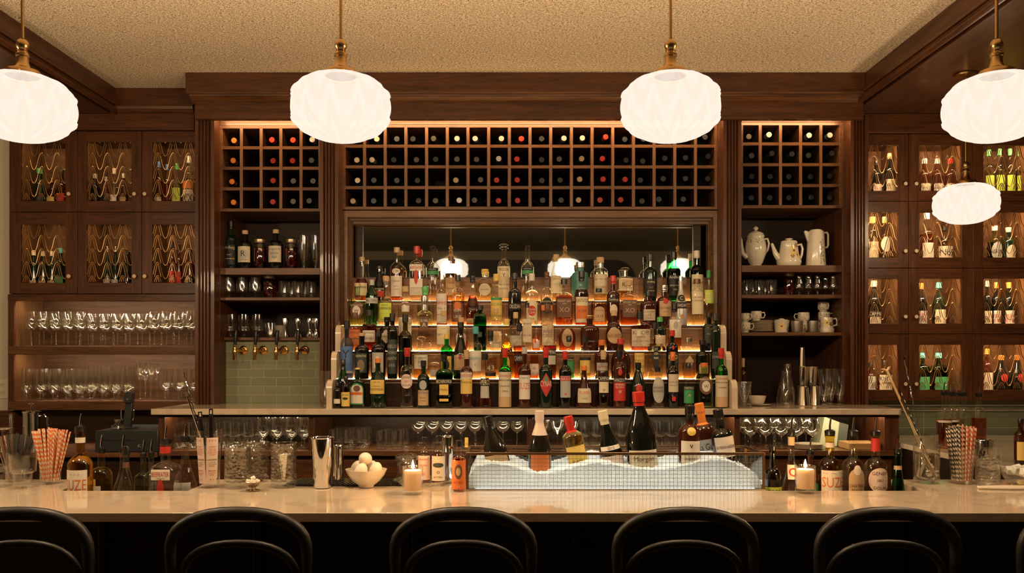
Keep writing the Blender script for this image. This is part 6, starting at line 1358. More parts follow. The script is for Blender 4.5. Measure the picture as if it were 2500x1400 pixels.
# ================================================================== SPEED RAIL BOTTLES
def rail(px, top, w, sty, gl, lq, fl, labs, lab, Y=2.985, cap='k', pour=True, cf=.05, tp=None):
    # top: top of the spout; the bottle itself ends below it
    z = ZW-.0015; spout = .058 if pour else 0; x = wx(px, Y)
    return bottle(x, Y, z, wz(top, Y)-z-spout, w*Y/FPX, sty, gl, lq, fl, cap, cf, labs, 'pouring_bottle' if pour else 'bottle', lab, 'bottle', 'bottles in the speed rails', pour=pour)
rail(196, 1010, 58, 'std', 'z', 'y', .74, [('r', 1.0, .10, .56, 'w', [('SUZE', .64, .26, 'O'), ('* * *', .9, .06, 's')]), ('r', 1.3, .86, .92, 'w')], 'amber bottle with white label and orange name, left rail', Y=2.93)
rail(247, 1063, 52, 'squat', 'y', 'w', .3, [('r', .4, .10, .45, 'w')], 'pale bottle with steel spout second in left rail', Y=3.045)
rail(300, 1063, 46, 'bell', 'c', 'w', .3, [], 'clear bottle with upright spout third in left rail', Y=3.03)
rail(308, 1090, 42, 'bell', 'c', 'h', .3, [('r', 1.2, .70, .78, 'n')], 'clear bottle with tall black cap and red-gold neck band', Y=2.94, pour=False, cap='k', cf=.2)
rail(350, 1075, 34, 'sq', 'p', 'g', .4, [], 'pale green square bottle with pourer in left rail', Y=2.96)
rail(369, 1074, 34, 'std', 'c', 'w', .3, [], 'clear bottle with round black pourer collar in left rail', Y=3.05)
rail(404, 1040, 62, 'sq', 'c', 'w', .3, [('r', .72, .52, .66, 'w', [('BEEFEATER', .55, .42, 'r'), ('LONDON', .15, .12, 'k')]), ('o', .26, .26, .53, 'r'), ('r', 1.2, .86, .95, 'r')], 'square clear gin bottle with red figure, left rail', Y=2.94)
rail(452, 1036, 56, 'bell', 'c', 'w', .3, [('r', .8, .16, .42, 'i')], 'clear sloping bottle beside the printed recipe glass', Y=3.06)
rail(1886, 1057, 42, 'squat', 'o', 'w', .3, [('r', 1.2, .16, .47, 'l', [('PISCO', .80, .16, 'k'), ('GOBERNADOR', .58, .16, 'k')])], 'dark clear bottle with lime label right of ice box', Y=2.92)
rail(1932, 1018, 46, 'bell', 'c', 'w', .3, [('r', .6, .46, .63, 'p', [('o', .5, .6, 'r')]), ('r', 1.2, .86, .96, 't')], 'clear bottle with red stamp label behind right candle', Y=2.95)
rail(1978, 1070, 40, 'std', 'n', None, 0, [('r', .9, .2, .5, 'g')], 'dark brown bottle hidden behind the right candle', Y=3.07)
rail(2026, 1020, 56, 'std', 'z', 'y', .5, [('r', 1.1, .10, .57, 'w', [('SUZE', .70, .26, 'O'), ('~ ~ ~', .93, .04, 's')]), ('r', 1.3, .84, .90, 'p')], 'brown-green bottle with white label and orange name, right rail', Y=2.97)
rail(2083, 1020, 53, 'std', 'c', 'w', .25, [('a', .75, .22, .60, 't', [('CHATEAU', .46, .10, 'n'), ('ROUGE', .33, .07, 'n')]), ('o', .32, .52, .64, 'w')], 'clear bottle with tall tan arched label, right rail', Y=2.95)
rail(2138, 1021, 53, 'std', 'c', 'w', .25, [('o', 1.05, .31, .61, 'p', [('GENEPI', .78, .14, 'n'), ('1821', .5, .10, 'n'), ('DOLIN', .2, .12, 'n')]), ('r', 1.3, .80, .96, 'r')], 'clear bottle with red neck and pink oval label, right rail', Y=2.95)
rail(2192, 1064, 48, 'cone', 'G', 'e', .6, [('r', 1.3, .74, .80, 't'), ('o', .7, .22, .40, 't')], 'shiny green conical bottle at right end of rail', Y=2.93)
# ================================================================== SYRUP BOTTLES ON THE SIDE COUNTER
for px, pb_, top, w, lq, lab in [(2305, 1092, 940, 36, 'o', 'orange syrup bottle with pourer, leftmost in the group'), (2322, 1088, 942, 34, 'n', 'dark syrup bottle with white band between orange and clear ones'), (2336, 1084, 944, 32, 'h', 'third syrup bottle from left with steel pourer'), (2353, 1080, 944, 34, 's', 'pale yellow syrup bottle with pourer'), (2390, 1076, 946, 34, 'R', 'red syrup bottle with pourer, rightmost of the five')]:
    Y = (EYE-ZT)*FPX/(pb_-CY)*.985; z = ZT+.0005; x = wx(px, Y)
    bottle(x, Y, z, wz(top, Y)-z-.045, w*Y/FPX, 'wine', 'c', lq, .52, None, 0, [('r', 1.2, .48, .52, 'w')] if px < 2330 else [], 'syrup_bottle', lab, 'bottle', 'syrup bottles', pour=True)
for px, lab in ((2368, 'steel jigger cup behind the striped straws, left one'), (2402, 'steel jigger cup behind the striped straws, right one')):
    Y = 3.62 if px < 2400 else 3.72; o = M().lathe([(.001, .002), (.030, .001), (.032, .010), (.036, .085), (.0355, .086), (.030, .01), (.001, .006)], 32, cap1=False).build('steel_cup', CHROME, None, (wx(px, Y), Y, ZT+.0005)); tag(o, lab, 'cup')
Y = 3.55; bottle(wx(2492, Y), Y, ZT+.0005, .19, .05, 'wine', 'm', 'y', .5, 'k', .1, [('r', 1.1, .1, .5, 'y')], 'bottle', 'small amber bottle with yellow label at the right frame edge', 'bottle')
# wall behind the side counter: green tiles and rail
TILE2 = tilemat(.30, .10, 'sage_tile_large', (.17, .19, .12), off=.0)
struct('wall_splash', M().box(X(2120), 4.1, 4.96, 5.02, .95, Z(981)), TILE2)
o = thing('glass_rail', 'thin steel rail along the tiles under the right cabinets', 'rail', (X(2330), 4.93, Z(990)))
for dz in (0, -.028): M().tube([(X(2122)-o.location.x, 0, dz), (X(2700)-o.location.x, 0, dz)], .0030, 8).build('bar', STEEL, o)
for p in (2150, 2232, 2475): M().tube([(X(p)-o.location.x, -.002, .002), (X(p)-o.location.x, -.002, -.03), (X(p)-o.location.x, .03, -.04)], .0025, 6).build('bracket', STEEL, o)
M().box(2.03, 3.3, 3.15, 4.83, 0, ZT-TH-.002).build('side_cabinet', BF); tag(bpy.data.objects['side_cabinet'], 'dark base cabinet under the side counter at right', 'cabinet')
# floor-standing sink deck behind the bar
o = M().box(-2.4, -.95, 3.27, 3.75, .80, .84).build('sink_deck', pbr((.42, .34, .26), .3, .3, name='dull_steel')); tag(o, 'low steel sink deck in the aisle behind the left rail', 'sink')
M().box(-2.38, -.97, 3.29, 3.73, 0, .799).build('sink_cabinet', BF); tag(bpy.data.objects['sink_cabinet'], 'dark cabinet under the steel sink deck', 'cabinet')
# ================================================================== CASH DRAWER, SCREEN STAND, PRESS
ZTL = wz(1106, 4.40)+.0005
YD = 4.41
POSM = pbr((.022, .026, .026), .35, name='drawer_paint')
x0, x1 = wx(232, YD), wx(386, 4.40)-.004; hh = wz(1052, YD)-ZTL
o = thing('cash_drawer', 'black steel cash drawer on the oak shelf at left', 'cash drawer', ((x0+x1)/2, YD, ZTL)); ox = o.location.x
M().box(x0-ox, x1-ox, 0, .40, 0, hh).build('case', POSM, o, bevel=.003)
M().box(x0-ox+.004, x1-ox-.002, -.004, 0, .006, hh-.012).build('drawer_front', POSM, o, bevel=.001)
M().box(wx(247, YD)-ox, wx(333, YD)-ox, -.0055, -.004, wz(1077, YD)-ZTL, wz(1074, YD)-ZTL).build('slot', pbr((.003, .003, .003), .6), o)
lath('lock', CHROME, o, [(.009, 0), (.009, .003), (.004, .004), (.001, .004)], 20, (wx(342, YD)-ox, -.004, wz(1090, YD)-ZTL), rot=(pi/2, 0, 0))
zt_ = ZTL+hh; Ys = 4.55; xs_ = wx(312, Ys)
o = thing('screen_stand', 'black angled card terminal stand on the cash drawer', 'terminal stand', (xs_, Ys, zt_+.0005))
H_ = wz(957, Ys)-zt_
lath('base', pbr((.05, .055, .055), .3, .4, name='stand_base'), o, [(.001, 0), (.050, .0), (.052, .004), (.02, .010), (.001, .010)], 32)
M().prism([(-.020, .008), (.020, .008), (.028, H_*.72), (-.008, H_*.72)], 'y', -.012, .012).build('arm', POSM, o, recalc=True, bevel=.003)
M().prism([(-.012, H_*.70), (.030, H_*.70), (.034, H_*.96), (.028, H_), (.0, H_), (-.008, H_*.95)], 'y', -.030, .016).build('head', POSM, o, recalc=True, bevel=.004)
for sg, n_ in ((-1, 'side_clip'), (1, 'side_clip')):
    M().tube([(sg*.026+.006, -.014, H_*.22), (sg*.034+.006, -.016, H_*.30), (sg*.034+.006, -.016, H_*.50), (sg*.026+.008, -.014, H_*.52)], .0028, 8).build(n_, CHROME, o)
tv, tf, tw = text_mesh('V'); M().add([(a*.008+.010, -.0305, b*.008+H_*.80) for a, b in tv], tf).build('logo', pbr((.6, .6, .6), .4), o, smooth=0)
Yg = 4.455
o = M().lathe([(.001, .001), (.030, .001), (.034, .006), (.030, .022), (.014, .030), (.012, .040), (.018, .052), (.017, .053), (.010, .040), (.001, .034)], 32, cap1=False).build('glass_oil_lamp', TG, None, (wx(287, Yg), Yg, zt_+.0005)); tag(o, 'small squat glass vessel on the cash drawer beside the stand', 'glass vessel')
# french press standing on the shelf at far left
Yp = 4.5; zp = ZTL; xp = wx(77, Yp); hp = wz(1008, Yp)-zp; rp = 20*Yp/FPX
o = thing('french_press', 'steel coffee press with plunger behind the straws', 'coffee press', (xp, Yp, zp))
lath('body', STEEL, o, [(.001, .001), (rp, .001), (rp, hp-.004), (rp*1.02, hp)], 32)
lath('lid', CHROME, o, [(rp*1.08, hp), (rp*1.08, hp+.006), (rp*.8, hp+.010), (.001, hp+.011)], 32)
M().tube([(0, 0, hp+.01), (0, 0, hp+.045)], .0028, 8).build('plunger_rod', CHROME, o)
lath('plunger_knob', CHROME, o, [(.001, 0), (.016, .001), (.016, .004), (.004, .007), (.001, .007)], 20, (0, 0, hp+.044))
M().tube([(rp, 0, hp-.02), (rp+.022, 0, hp-.010), (rp+.040, 0, hp-.03), (rp+.043, 0, hp-.08), (rp+.040, 0, hp-.15), (rp, 0, hp-.17)], .0045, 8).build('handle', CHROME, o)
Yq = 4.3
o = thing('scale_dish', 'shallow steel dish on a stem at the far left edge', 'dish', (wx(2, 4.45), 4.45, ZTL))
lath('dish', CHROME, o, [(.012, .0), (.012, .10), (.02, .108), (.056, .118), (.055, .120), (.02, .112), (.001, .11)], 32, cap1=False)
# jam jars etc. beside the far left straws
x, y = wx(3, 2.96), 2.96
g = M().lathe([(.001, .001), (.036, .001), (.040, .01), (.040, .055), (.030, .065), (.030, .075), (.001, .076)], 32, cap1=False).build('glass_jar', TGC, None, (x, y, ZTT)); tag(g, 'squat glass jar cut off by the left frame edge', 'jar')
# ================================================================== LEFT NICHE CONTENTS
YN = 4.95
zs1, zs2, zs3 = wz(654.8, YR)+.0005, wz(726.6, YR)+.0005, wz(823.5, YR)+.0005
def nb(px, top, w, sty, gl, lq, fl, cap, cf, labs, lab, Y=YN, z=zs1, **k): return bottle(wx(px, Y), Y, z, wz(top, Y)-z, w*Y/FPX, sty, gl, lq, fl, cap, cf, labs, k.pop('name', 'liquor_bottle'), lab, 'bottle', None, **k)
nb(564, 540, 30, 'std', 'd', None, 0, 'k', .16, [('r', .95, .10, .50, 'k', [('Ardbeg', .85, .2, 'C'), ('ISLAY', .5, .07, 'C'), ('----', .3, .05, 't')])], 'dark whisky bottle at left end of the thick shelf')
nb(598.5, 563, 35, 'squat', 'k', None, 0, 'C', .10, [('r', 1.0, .18, .58, 'C', [('R', .55, .34, 'k'), ('DISTILLED', .15, .08, 'k')]), ('o', .6, .25, .50, 'i')], 'dark bottle with engraved cream label, left of jars')
nb(673.5, 561, 36, 'squat', 'k', None, 0, 'C', .10, [('r', 1.0, .18, .58, 'C', [('ST GEORGE', .8, .10, 'k'), ('ABSINTHE', .55, .08, 'k'), ('VERTE', .3, .08, 'k')]), ('o', .4, .25, .50, 'i')], 'dark bottle with grey and cream label between jars')
CHER = pbr((.22, .012, .012), .25, 0, .5, name='cherries', bump=.6)
def cherryjar(px, top, w, Y, z, lab):
    h = wz(top, Y)-z; R0 = w/2*Y/FPX; o = thing('cherry_jar', lab, 'jar', (wx(px, Y), Y, z), group='jars of cherries')
    lath('glass', TG, o, [(.001, .001), (R0*.92, .001), (R0, .006), (R0, h*.76), (R0*.82, h*.86), (R0*.82, h*.93)], 32)
    lath('lid', pbr((.42, .33, .22), .3, .8, name='jar_lid'), o, [(R0*.86, h*.88), (R0*.88, h*.89), (R0*.88, h*.99), (.001, h)], 32, cap1=False)
    rnd = random.Random(int(px)); mb = M()
    for i in range(26):
        a = rnd.random()*6.28; r = (R0-.0095)*math.sqrt(rnd.random()); zz_ = .010+rnd.random()*(h*.76-.02); rr = .0078
        mb.lathe([(.0005, -rr)]+[(rr*math.cos(t), rr*math.sin(t)) for t in (-1, -.5, 0, .5, 1)]+[(.0005, rr)], 8, (r*cos(a), r*sin(a), zz_))
    c = mb.build('cherries', CHER, o); c['kind'] = 'stuff'
    lath('syrup', liquid((.55, .03, .03)), o, [(.001, .003), (R0*.90, .004), (R0*.97, .008), (R0*.97, h*.74), (.001, h*.74)], 28, cap1=False)
    return o
cherryjar(634.5, 585, 32, YN, zs1, 'red cherry jar on the thick shelf, left of two')
cherryjar(711, 585, 31, YN, zs1, 'red cherry jar on the thick shelf, right of two')
cherryjar(659, 674, 31, YN, zs2, 'red cherry jar on the middle shelf among glasses')
def nrow(kind, pxs, Y, z, lab, grp, s=1, sz=None, m=None): row(kind, pxs, Y, lab, grp, s, z, m, sz)
nrow('pilsner', [742, 771], 4.93, zs1, 'tall pilsner glass on the left thick shelf', 'pilsner glasses', .92, 1.03)
nrow('irish', [559, 591, 623], 4.92, zs2, 'short mug below the cherry jars', 'mugs in the left niche', .95, 1.0)
nrow('tumbler', [694, 727, 759], 4.92, zs2, 'small tumbler right of the lone cherry jar', 'tumblers in the left niche', .92, .88)
nrow('tumbler', [711, 744], 5.02, zs2, 'small tumbler right of the lone cherry jar', 'tumblers in the left niche', .92, .88)
nrow('irish', [563, 596, 629], 4.95, zs3, 'footed glass just above the leftmost taps', 'footed glasses above the taps', .95, 1.1)
nrow('rocks', [660], 4.96, zs3, 'plain glass above the second tap', 'plain glasses above the taps', .85, 1.0)
o = M().lathe([(.001, .001), (.024, .001), (.026, .004), (.031, .068), (.030, .068), (.025, .006), (.001, .004)], 28, cap1=False).build('grey_cup', pbr((.22, .20, .16), .5, name='grey_ceramic'), None, (wx(684, 4.94), 4.94, zs3)); tag(o, 'matt grey cup above the third tap', 'cup')
for i, (p, lab) in enumerate(((696, 'steel jigger above the third tap'), (728, 'steel jigger above the rightmost tap, left'), (757, 'steel jigger above the rightmost tap, middle'), (773, 'steel jigger above the rightmost tap, right'))):
    o = M().lathe([(.001, .001), (.024, .001), (.025, .004), (.010, .044), (.010, .050), (.024, .110), (.0235, .111), (.009, .052), (.001, .05)], 28, cap1=False).build('jigger', CHROME if i else STEEL, None, (wx(p, 4.97), 4.97, zs3)); tag(o, lab, 'jigger', 'jiggers above the taps')
x, Y = wx(796, 4.50), 4.50
o = M().lathe([(.001, .001), (.022, .001), (.024, .006), (.022, .05), (.031, .19), (.030, .19), (.020, .05), (.001, .012)], 28, cap1=False).build('glass_vase', TG, None, (wx(792, 4.60), 4.60, ZB+.0005)); tag(o, 'narrow fluted glass between the tiles and the left end panel', 'glass')
# ================================================================== RIGHT NICHE CONTENTS
YT = 4.93
t1, t2, t3 = wz(648, YR)+.0005, wz(720, YR)+.0005, wz(812, YR)+.0005
CHINA = pbr((.66, .60, .48), .2, name='china', coat=.5)
def floral(cols, key, sc=90, z0=.0, z1=1.0, thr=.34):
    def fn(nt, N, L):
        b = N('ShaderNodeBsdfPrincipled'); setp(b, (.66, .60, .48), .2, coat=.5); tc = N('ShaderNodeTexCoord')
        v = N('ShaderNodeTexVoronoi'); v.inputs['Scale'].default_value = sc; L(tc.outputs['Object'], v.inputs['Vector'])
        g = N('ShaderNodeMath'); g.operation = 'LESS_THAN'; g.inputs[1].default_value = thr; L(v.outputs['Distance'], g.inputs[0])
        sp = N('ShaderNodeSeparateXYZ'); L(tc.outputs['Object'], sp.inputs[0])
        a = N('ShaderNodeMath'); a.operation = 'GREATER_THAN'; a.inputs[1].default_value = z0; L(sp.outputs[2], a.inputs[0])
        c = N('ShaderNodeMath'); c.operation = 'LESS_THAN'; c.inputs[1].default_value = z1; L(sp.outputs[2], c.inputs[0])
        p = N('ShaderNodeMath'); p.operation = 'MULTIPLY'; L(a.outputs[0], p.inputs[0]); L(c.outputs[0], p.inputs[1]); q = N('ShaderNodeMath'); q.operation = 'MULTIPLY'; L(p.outputs[0], q.inputs[0]); L(g.outputs[0], q.inputs[1])
        cc = N('ShaderNodeMixRGB'); cc.inputs[1].default_value = (*cols[0], 1); cc.inputs[2].default_value = (*cols[1], 1); L(v.outputs['Color'], cc.inputs[0])
        m = N('ShaderNodeMixRGB'); m.inputs[1].default_value = (.66, .60, .48, 1); L(q.outputs[0], m.inputs[0]); L(cc.outputs[0], m.inputs[2]); L(m.outputs[0], b.inputs['Base Color']); return b.outputs[0]
    return mat(key, fn)
u = YT/FPX
# tall coffee pot
o = thing('coffee_pot', 'tall white fluted coffee pot with knob lid, left of three', 'coffee pot', (wx(1850, YT), YT+.04, t1))
rf6 = lambda a, z: 1+.03*abs(cos(4*a))
lath('body', floral([(.10, .12, .08), (.30, .20, .12)], 'china_band', 110, .135, .165), o, [(.001, .001), (.036, .001), (.036, .006), (.030, .014), (.040, .030), (.056, .075), (.060, .110), (.056, .145), (.046, .172), (.050, .184), (.048, .186), (.001, .186)], 48, cap1=False, rf=rf6)
lath('lid', CHINA, o, [(.046, .186), (.044, .196), (.030, .206), (.012, .212), (.006, .216), (.013, .222), (.015, .230), (.008, .238), (.001, .241)], 32)
M().tube([(-.050, 0, .060), (-.075, 0, .080), (-.082, 0, .120), (-.086, 0, .160), (-.096, 0, .188)], [.016, .014, .011, .009, .007], 14).build('spout', CHINA, o, smooth=60)
M().tube([(.048, 0, .165), (.068, 0, .168), (.076, 0, .140), (.070, 0, .105), (.054, 0, .080)], .006, 10).build('handle', CHINA, o, smooth=60)
# flower teapot
o = thing('teapot', 'squat white teapot with a big orange flower, middle of three', 'teapot', (wx(1926, YT), YT, t1))
bodyp = [(.001, .001), (.060, .001), (.064, .004), (.070, .030), (.068, .036), (.056, .070), (.046, .138), (.048, .142), (.001, .142)]
lath('body', CHINA, o, bodyp, 48, cap1=False)
lath('lid', CHINA, o, [(.044, .142), (.043, .148), (.014, .150), (.010, .154), (.021, .157), (.022, .161), (.018, .164), (.001, .164)], 32)
M().tube([(-.055, 0, .050), (-.078, 0, .078), (-.092, 0, .118), (-.098, 0, .136)], [.022, .015, .009, .007], 14).build('spout', CHINA, o, smooth=60)
M().tube([(.046, 0, .125), (.070, 0, .130), (.078, 0, .105), (.074, 0, .070), (.060, 0, .035)], .007, 10).build('handle', CHINA, o, smooth=60)
class TP(Bot):
    def __init__(s, pr, dxa=0): s.pr = pr; s.zs = [q[1] for q in pr]; s.R = .05; s.p = (1, 1, 1, 2, 1, 1, 1); s.H = pr[-1][1]; s.ct = s.H; s.dxa = dxa
    def nexp(s, z): return 2
    def surf(s, u_, z, off=.0006):
        r = s.r(z); a = u_/r+s.dxa; return ((r+off)*sin(a), -(r+off)*cos(a), z)
def flower(B_, root, cx_, cz_, R0, c1, c2, n=6, name='painted_flower'):
    mb = M(); off = .0008
    for k in range(n):
        a = 2*pi*k/n; pts = [(cx_+R0*.15*cos(a), cz_+R0*.15*sin(a))]
        for j in range(9): t = -1+2*j/8; b = a+t*.42; rr = R0*(1-.35*t*t); pts.append((cx_+rr*cos(b), cz_+rr*sin(b)))
        mb.add([B_.surf(p, q, off) for p, q in pts], [(0, j, j+1) for j in range(1, len(pts)-1)])
    f = mb.build(name, paper(c1), root, smooth=0); m2 = M(); pts = [(cx_+R0*.24*cos(t*pi/6), cz_+R0*.24*sin(t*pi/6)) for t in range(12)]
    m2.add([B_.surf(p, q, off+.0005) for p, q in pts], [tuple(range(12))]).build('flower_eye', paper(c2), f, smooth=0)
tb = TP(bodyp[1:-1])
flower(tb, o, .012, .090, .030, 'y', 'n'); flower(tb, o, .034, .066, .018, 'y', 'n'); flower(tb, o, .030, .120, .014, 'n', 'y'); flower(tb, o, .002, .058, .012, 'n', 'y')
# tall jug
o = thing('coffee_jug', 'tall straight white jug with leafy pattern, right of three', 'jug', (wx(1992, YT), YT, t1))
lath('body', CHINA, o, [(.001, .001), (.056, .001), (.057, .004), (.050, .110), (.046, .200), (.042, .206), (.001, .206)], 48, cap1=False)
lath('lid', CHINA, o, [(.034, .206), (.034, .212), (.028, .215), (.001, .215)], 32)
M().prism([(-.040, .120), (-.070, .204), (-.064, .210), (-.040, .202)], 'y', -.010, .010).build('spout', CHINA, o, recalc=True, bevel=.004)
M().tube([(.042, 0, .196), (.064, 0, .198), (.070, 0, .185), (.070, 0, .125), (.064, 0, .112), (.050, 0, .112)], .006, 10).build('handle', CHINA, o, smooth=60)
jb = TP([(.057, .004), (.050, .110), (.046, .200)], .35); rnd = random.Random(3); mb = M()
for i in range(70):
    cx_ = rnd.uniform(-.018, .018); cz_ = rnd.uniform(.012, .165)*1.0; a = rnd.random()*6.28; l_ = .007
    if abs(cx_) > .018*(1-cz_/.24): continue
    pts = [(cx_-l_*cos(a), cz_-l_*sin(a)), (cx_+.002*sin(a), cz_-.002*cos(a)), (cx_+l_*cos(a), cz_+l_*sin(a)), (cx_-.002*sin(a), cz_+.002*cos(a))]
    mb.add([jb.surf(p, q, .0009) for p, q in pts], [(0, 1, 2, 3)])
pt = mb.build('painted_leaves', pbr((.16, .17, .09), .4, name='leaf_paint'), o, smooth=0); pt['kind'] = 'stuff'
# shelf of glasses
nrow('tumbler', [1824, 1854, 1884], 4.92, t2, 'small tumbler under the tall coffee pot', 'tumblers under the teapots', .90, .83)
nrow('tumbler', [1839, 1869], 5.02, t2, 'small tumbler under the tall coffee pot', 'tumblers under the teapots', .90, .83)
cherryjar(1926, 668, 27, YN, t2, 'red cherry jar under the flowered teapot')
nrow('copita', [1951, 1974, 1996, 2034], 4.90, t2, 'tasting glass under the tall jug', 'tasting glasses', .83, 1.0)
nrow('copita', [2015], 5.0, t2, 'tasting glass under the tall jug', 'tasting glasses', 1.0, 1.0)
# cups and saucers
CUPM = floral([(.30, .17, .06), (.12, .10, .06)], 'china_sprigs', 120, .012, .05, .30)
def cup(px, z, lab, Y=4.92, s=1.0, rz=0, tilt=0, inv=False, m=None):
    o = thing('coffee_cup', lab, 'cup', (wx(px, Y), Y, z), (tilt, 0, rz), 'patterned cups')
    pr = [(.001, .002), (.022, .001), (.023, .004), (.024, .010), (.033, .016), (.035, .030), (.034, .062), (.033, .062), (.033, .030), (.022, .014), (.001, .012)]
    lath('body', m or CUPM, o, [(a*s, b*s) for a, b in pr], 36, cap1=False)
    M().tube([(.033*s, 0, .052*s), (.050*s, 0, .054*s), (.055*s, 0, .038*s), (.048*s, 0, .020*s), (.032*s, 0, .020*s)], .0035*s, 8).build('handle', CHINA, o, smooth=60)
    return o
cup(1818, t3, 'patterned cup at the left end of the cup shelf, bottom of two', rz=-.5, s=.95); cup(1818, t3+.0585, 'patterned cup at the left end of the cup shelf, top of two', rz=-.9, s=.85)
nS = 9
for i in range(nS):
    s_ = M().lathe([(.001, .001), (.028, .001), (.046, .004), (.064, .010), (.064, .0114), (.044, .006), (.001, .003)], 36, cap1=False).build('saucer', pbr((.58, .47, .33), .3, name='saucer_glaze', coat=.3), None, (wx(1859, 4.93)+.002*sin(i*2), 4.93, t3+i*.0072)); tag(s_, 'saucer in the stack on the cup shelf, %s from bottom' % ORD[i], 'saucer', 'stacked saucers')
cup(1846, t3+nS*.0072+.0022, 'patterned cup resting on top of the saucer stack', rz=-.4, s=.90)
o = thing('sugar_bowl', 'lidded white sugar bowl with orange flower right of saucers', 'sugar bowl', (wx(1908, 4.92), 4.92, t3))
bp_ = [(.001, .001), (.036, .001), (.038, .004), (.044, .068), (.046, .070), (.001, .070)]
lath('body', CHINA, o, bp_, 40, cap1=False); lath('lid', CHINA, o, [(.040, .070), (.036, .074), (.016, .077), (.014, .081), (.001, .082)], 32)
sb_ = TP(bp_[1:-1]); flower(sb_, o, -.012, .036, .020, 'y', 'n'); flower(sb_, o, .034, .018, .014, 'n', 'y')
FROST = thin((.62, .54, .42), 'frosted_votive', .25, .6, .4)
for p, lab in ((1946, 'frosted glass votive in front of the patterned cups, left'), (1985, 'frosted glass votive in front of the patterned cups, right')):
    g = M().lathe([(.001, .001), (.030, .001), (.031, .003), (.033, .066), (.031, .066), (.029, .006), (.001, .005)], 32, cap1=False).build('votive_glass', FROST, None, (wx(p, 4.875), 4.875, t3)); tag(g, lab, 'votive glass', 'frosted votives')
cup(1958, t3, 'patterned cup behind the left votive, bottom of stack', Y=4.98, s=.95); cup(1962, t3+.060, 'tilted patterned cup on top of another behind the votives', Y=4.98, s=.95, rz=2.9, tilt=0)
cup(2014, t3, 'patterned cup behind the large mug, bottom of three', Y=4.99); cup(2012, t3+.0625, 'patterned cup behind the large mug, middle of three', Y=4.99, s=.96); cup(2010, t3+.0625+.060, 'patterned cup behind the large mug, topmost of three', Y=4.99, s=.92, rz=-1.3)
o = thing('flower_mug', 'white mug with orange flower and round handle at right', 'mug', (wx(2018, 4.91), 4.91, t3))
mp = [(.001, .001), (.040, .001), (.041, .004), (.043, .022), (.036, .030), (.034, .086), (.033, .086), (.001, .08)]
lath('body', CHINA, o, mp, 40, cap1=False); M().tube([(.034, 0, .078), (.052, 0, .082), (.062, 0, .064), (.058, 0, .044), (.038, 0, .038)], .005, 10).build('handle', CHINA, o, smooth=60)
flower(TP(mp[1:-1]), o, -.010, .056, .018, 'y', 'n'); flower(TP(mp[1:-1]), o, .014, .048, .013, 'n', 'y')
# counter level: carafes, tins, glasses, bowl
zc = ZB+.0006
def stand(kind, px, Y, lab, grp=None, s=1, sz=None): return glass(kind, wx(px, Y), Y, zc, lab, grp, s, None, sz=sz)
x, Y = wx(1913, 4.72), 4.72
o = M().lathe([(.001, .001), (.046, .001), (.048, .006), (.050, .03), (.042, .10), (.026, .165), (.030, .190), (.029, .190), (.025, .165), (.040, .10), (.001, .008)], 40, cap1=False).build('carafe', TG, None, (x, 4.68, zc)); tag(o, 'wide glass carafe on the counter below the cups', 'carafe')
o = M().lathe([(.001, .001), (.040, .001), (.042, .006), (.034, .12), (.022, .20), (.029, .225), (.028, .225), (.021, .20), (.001, .01)], 40, cap1=False).build('carafe', TG, None, (wx(1922, 4.80), 4.80, zc)); tag(o, 'taller glass carafe standing behind the wide one', 'carafe')
TINM = pbr((.60, .56, .50), .12, 1, name='tin_metal')
def tincup(px, Y, z, h, rt, rb_, lab, inv=True):
    pr = [(rt, 0), (rt+.001, .002), (rt, .004), (rb_, h-.002), (rb_*.95, h), (.001, h)] if inv else [(.001, .001), (rb_, .001), (rt, h-.002), (rt+.001, h), (rt-.001, h), (.001, .01)]
    o = M().lathe(pr, 32, cap1=False).build('shaker_tin', TINM, None, (wx(px, Y), Y, z)); return tag(o, lab, 'shaker tin', 'stacked shaker tins')
tincup(1961, 4.66, zc, .105, .037, .027, 'upturned steel tin at the front of the tin pyramid, left'); tincup(1990, 4.67, zc, .105, .030, .024, 'upturned steel tin at the front of the tin pyramid, right')
tincup(1958, 4.76, zc, .105, .030, .028, 'upturned steel tin in the back row of the pyramid, left'); tincup(1988, 4.77, zc, .105, .030, .028, 'upturned steel tin in the back row of the pyramid, right')
tincup(1960, 4.74, zc+.1055, .105, .030, .026, 'steel tin on the second level of the pyramid, left', False); tincup(1983, 4.75, zc+.1055, .105, .033, .026, 'steel tin on the second level of the pyramid, right', False)
tincup(1958, 4.70, zc+.2115, .105, .018, .014, 'narrow steel tin on the very top of the pyramid', True)
for p, Y in ((2012, 4.59), (2022, 4.80), (2029, 4.71), (2050, 4.66)): glass('pilsner', wx(p, Y), Y, zc, 'tall pilsner glass right of the tin pyramid, '+place(p, 4.7, 'pilsner glasses by the tins').split(', ')[1], 'pilsner glasses by the tins', .85, None, sz=1.05)
o = M().lathe([(.001, .001), (.036, .001), (.037, .004), (.035, .09), (.040, .135), (.0385, .135), (.033, .09), (.001, .012)], 48, cap1=False).build('cut_glass_tumbler', TGC, None, (wx(1817, 4.52), 4.52, zc)); tag(o, 'tall diamond-cut glass right of the stone end panel', 'glass')
o = thing('small_bowl', 'speckled cream bowl on a saucer beside the cut glass', 'bowl', (wx(1849, 4.66), 4.66, zc+.009)); lath('bowl', CREAM, o, [(.001, .001), (.028, .001), (.040, .020), (.046, .044), (.0445, .044), (.036, .018), (.001, .006)], 36, cap1=False)
s_ = M().lathe([(.001, .001), (.040, .001), (.062, .006), (.062, .0075), (.040, .0045), (.001, .003)], 36, cap1=False).build('saucer', CREAM, None, (wx(1852, 4.66), 4.66, zc)); tag(s_, 'cream saucer under the small speckled bowl', 'saucer')
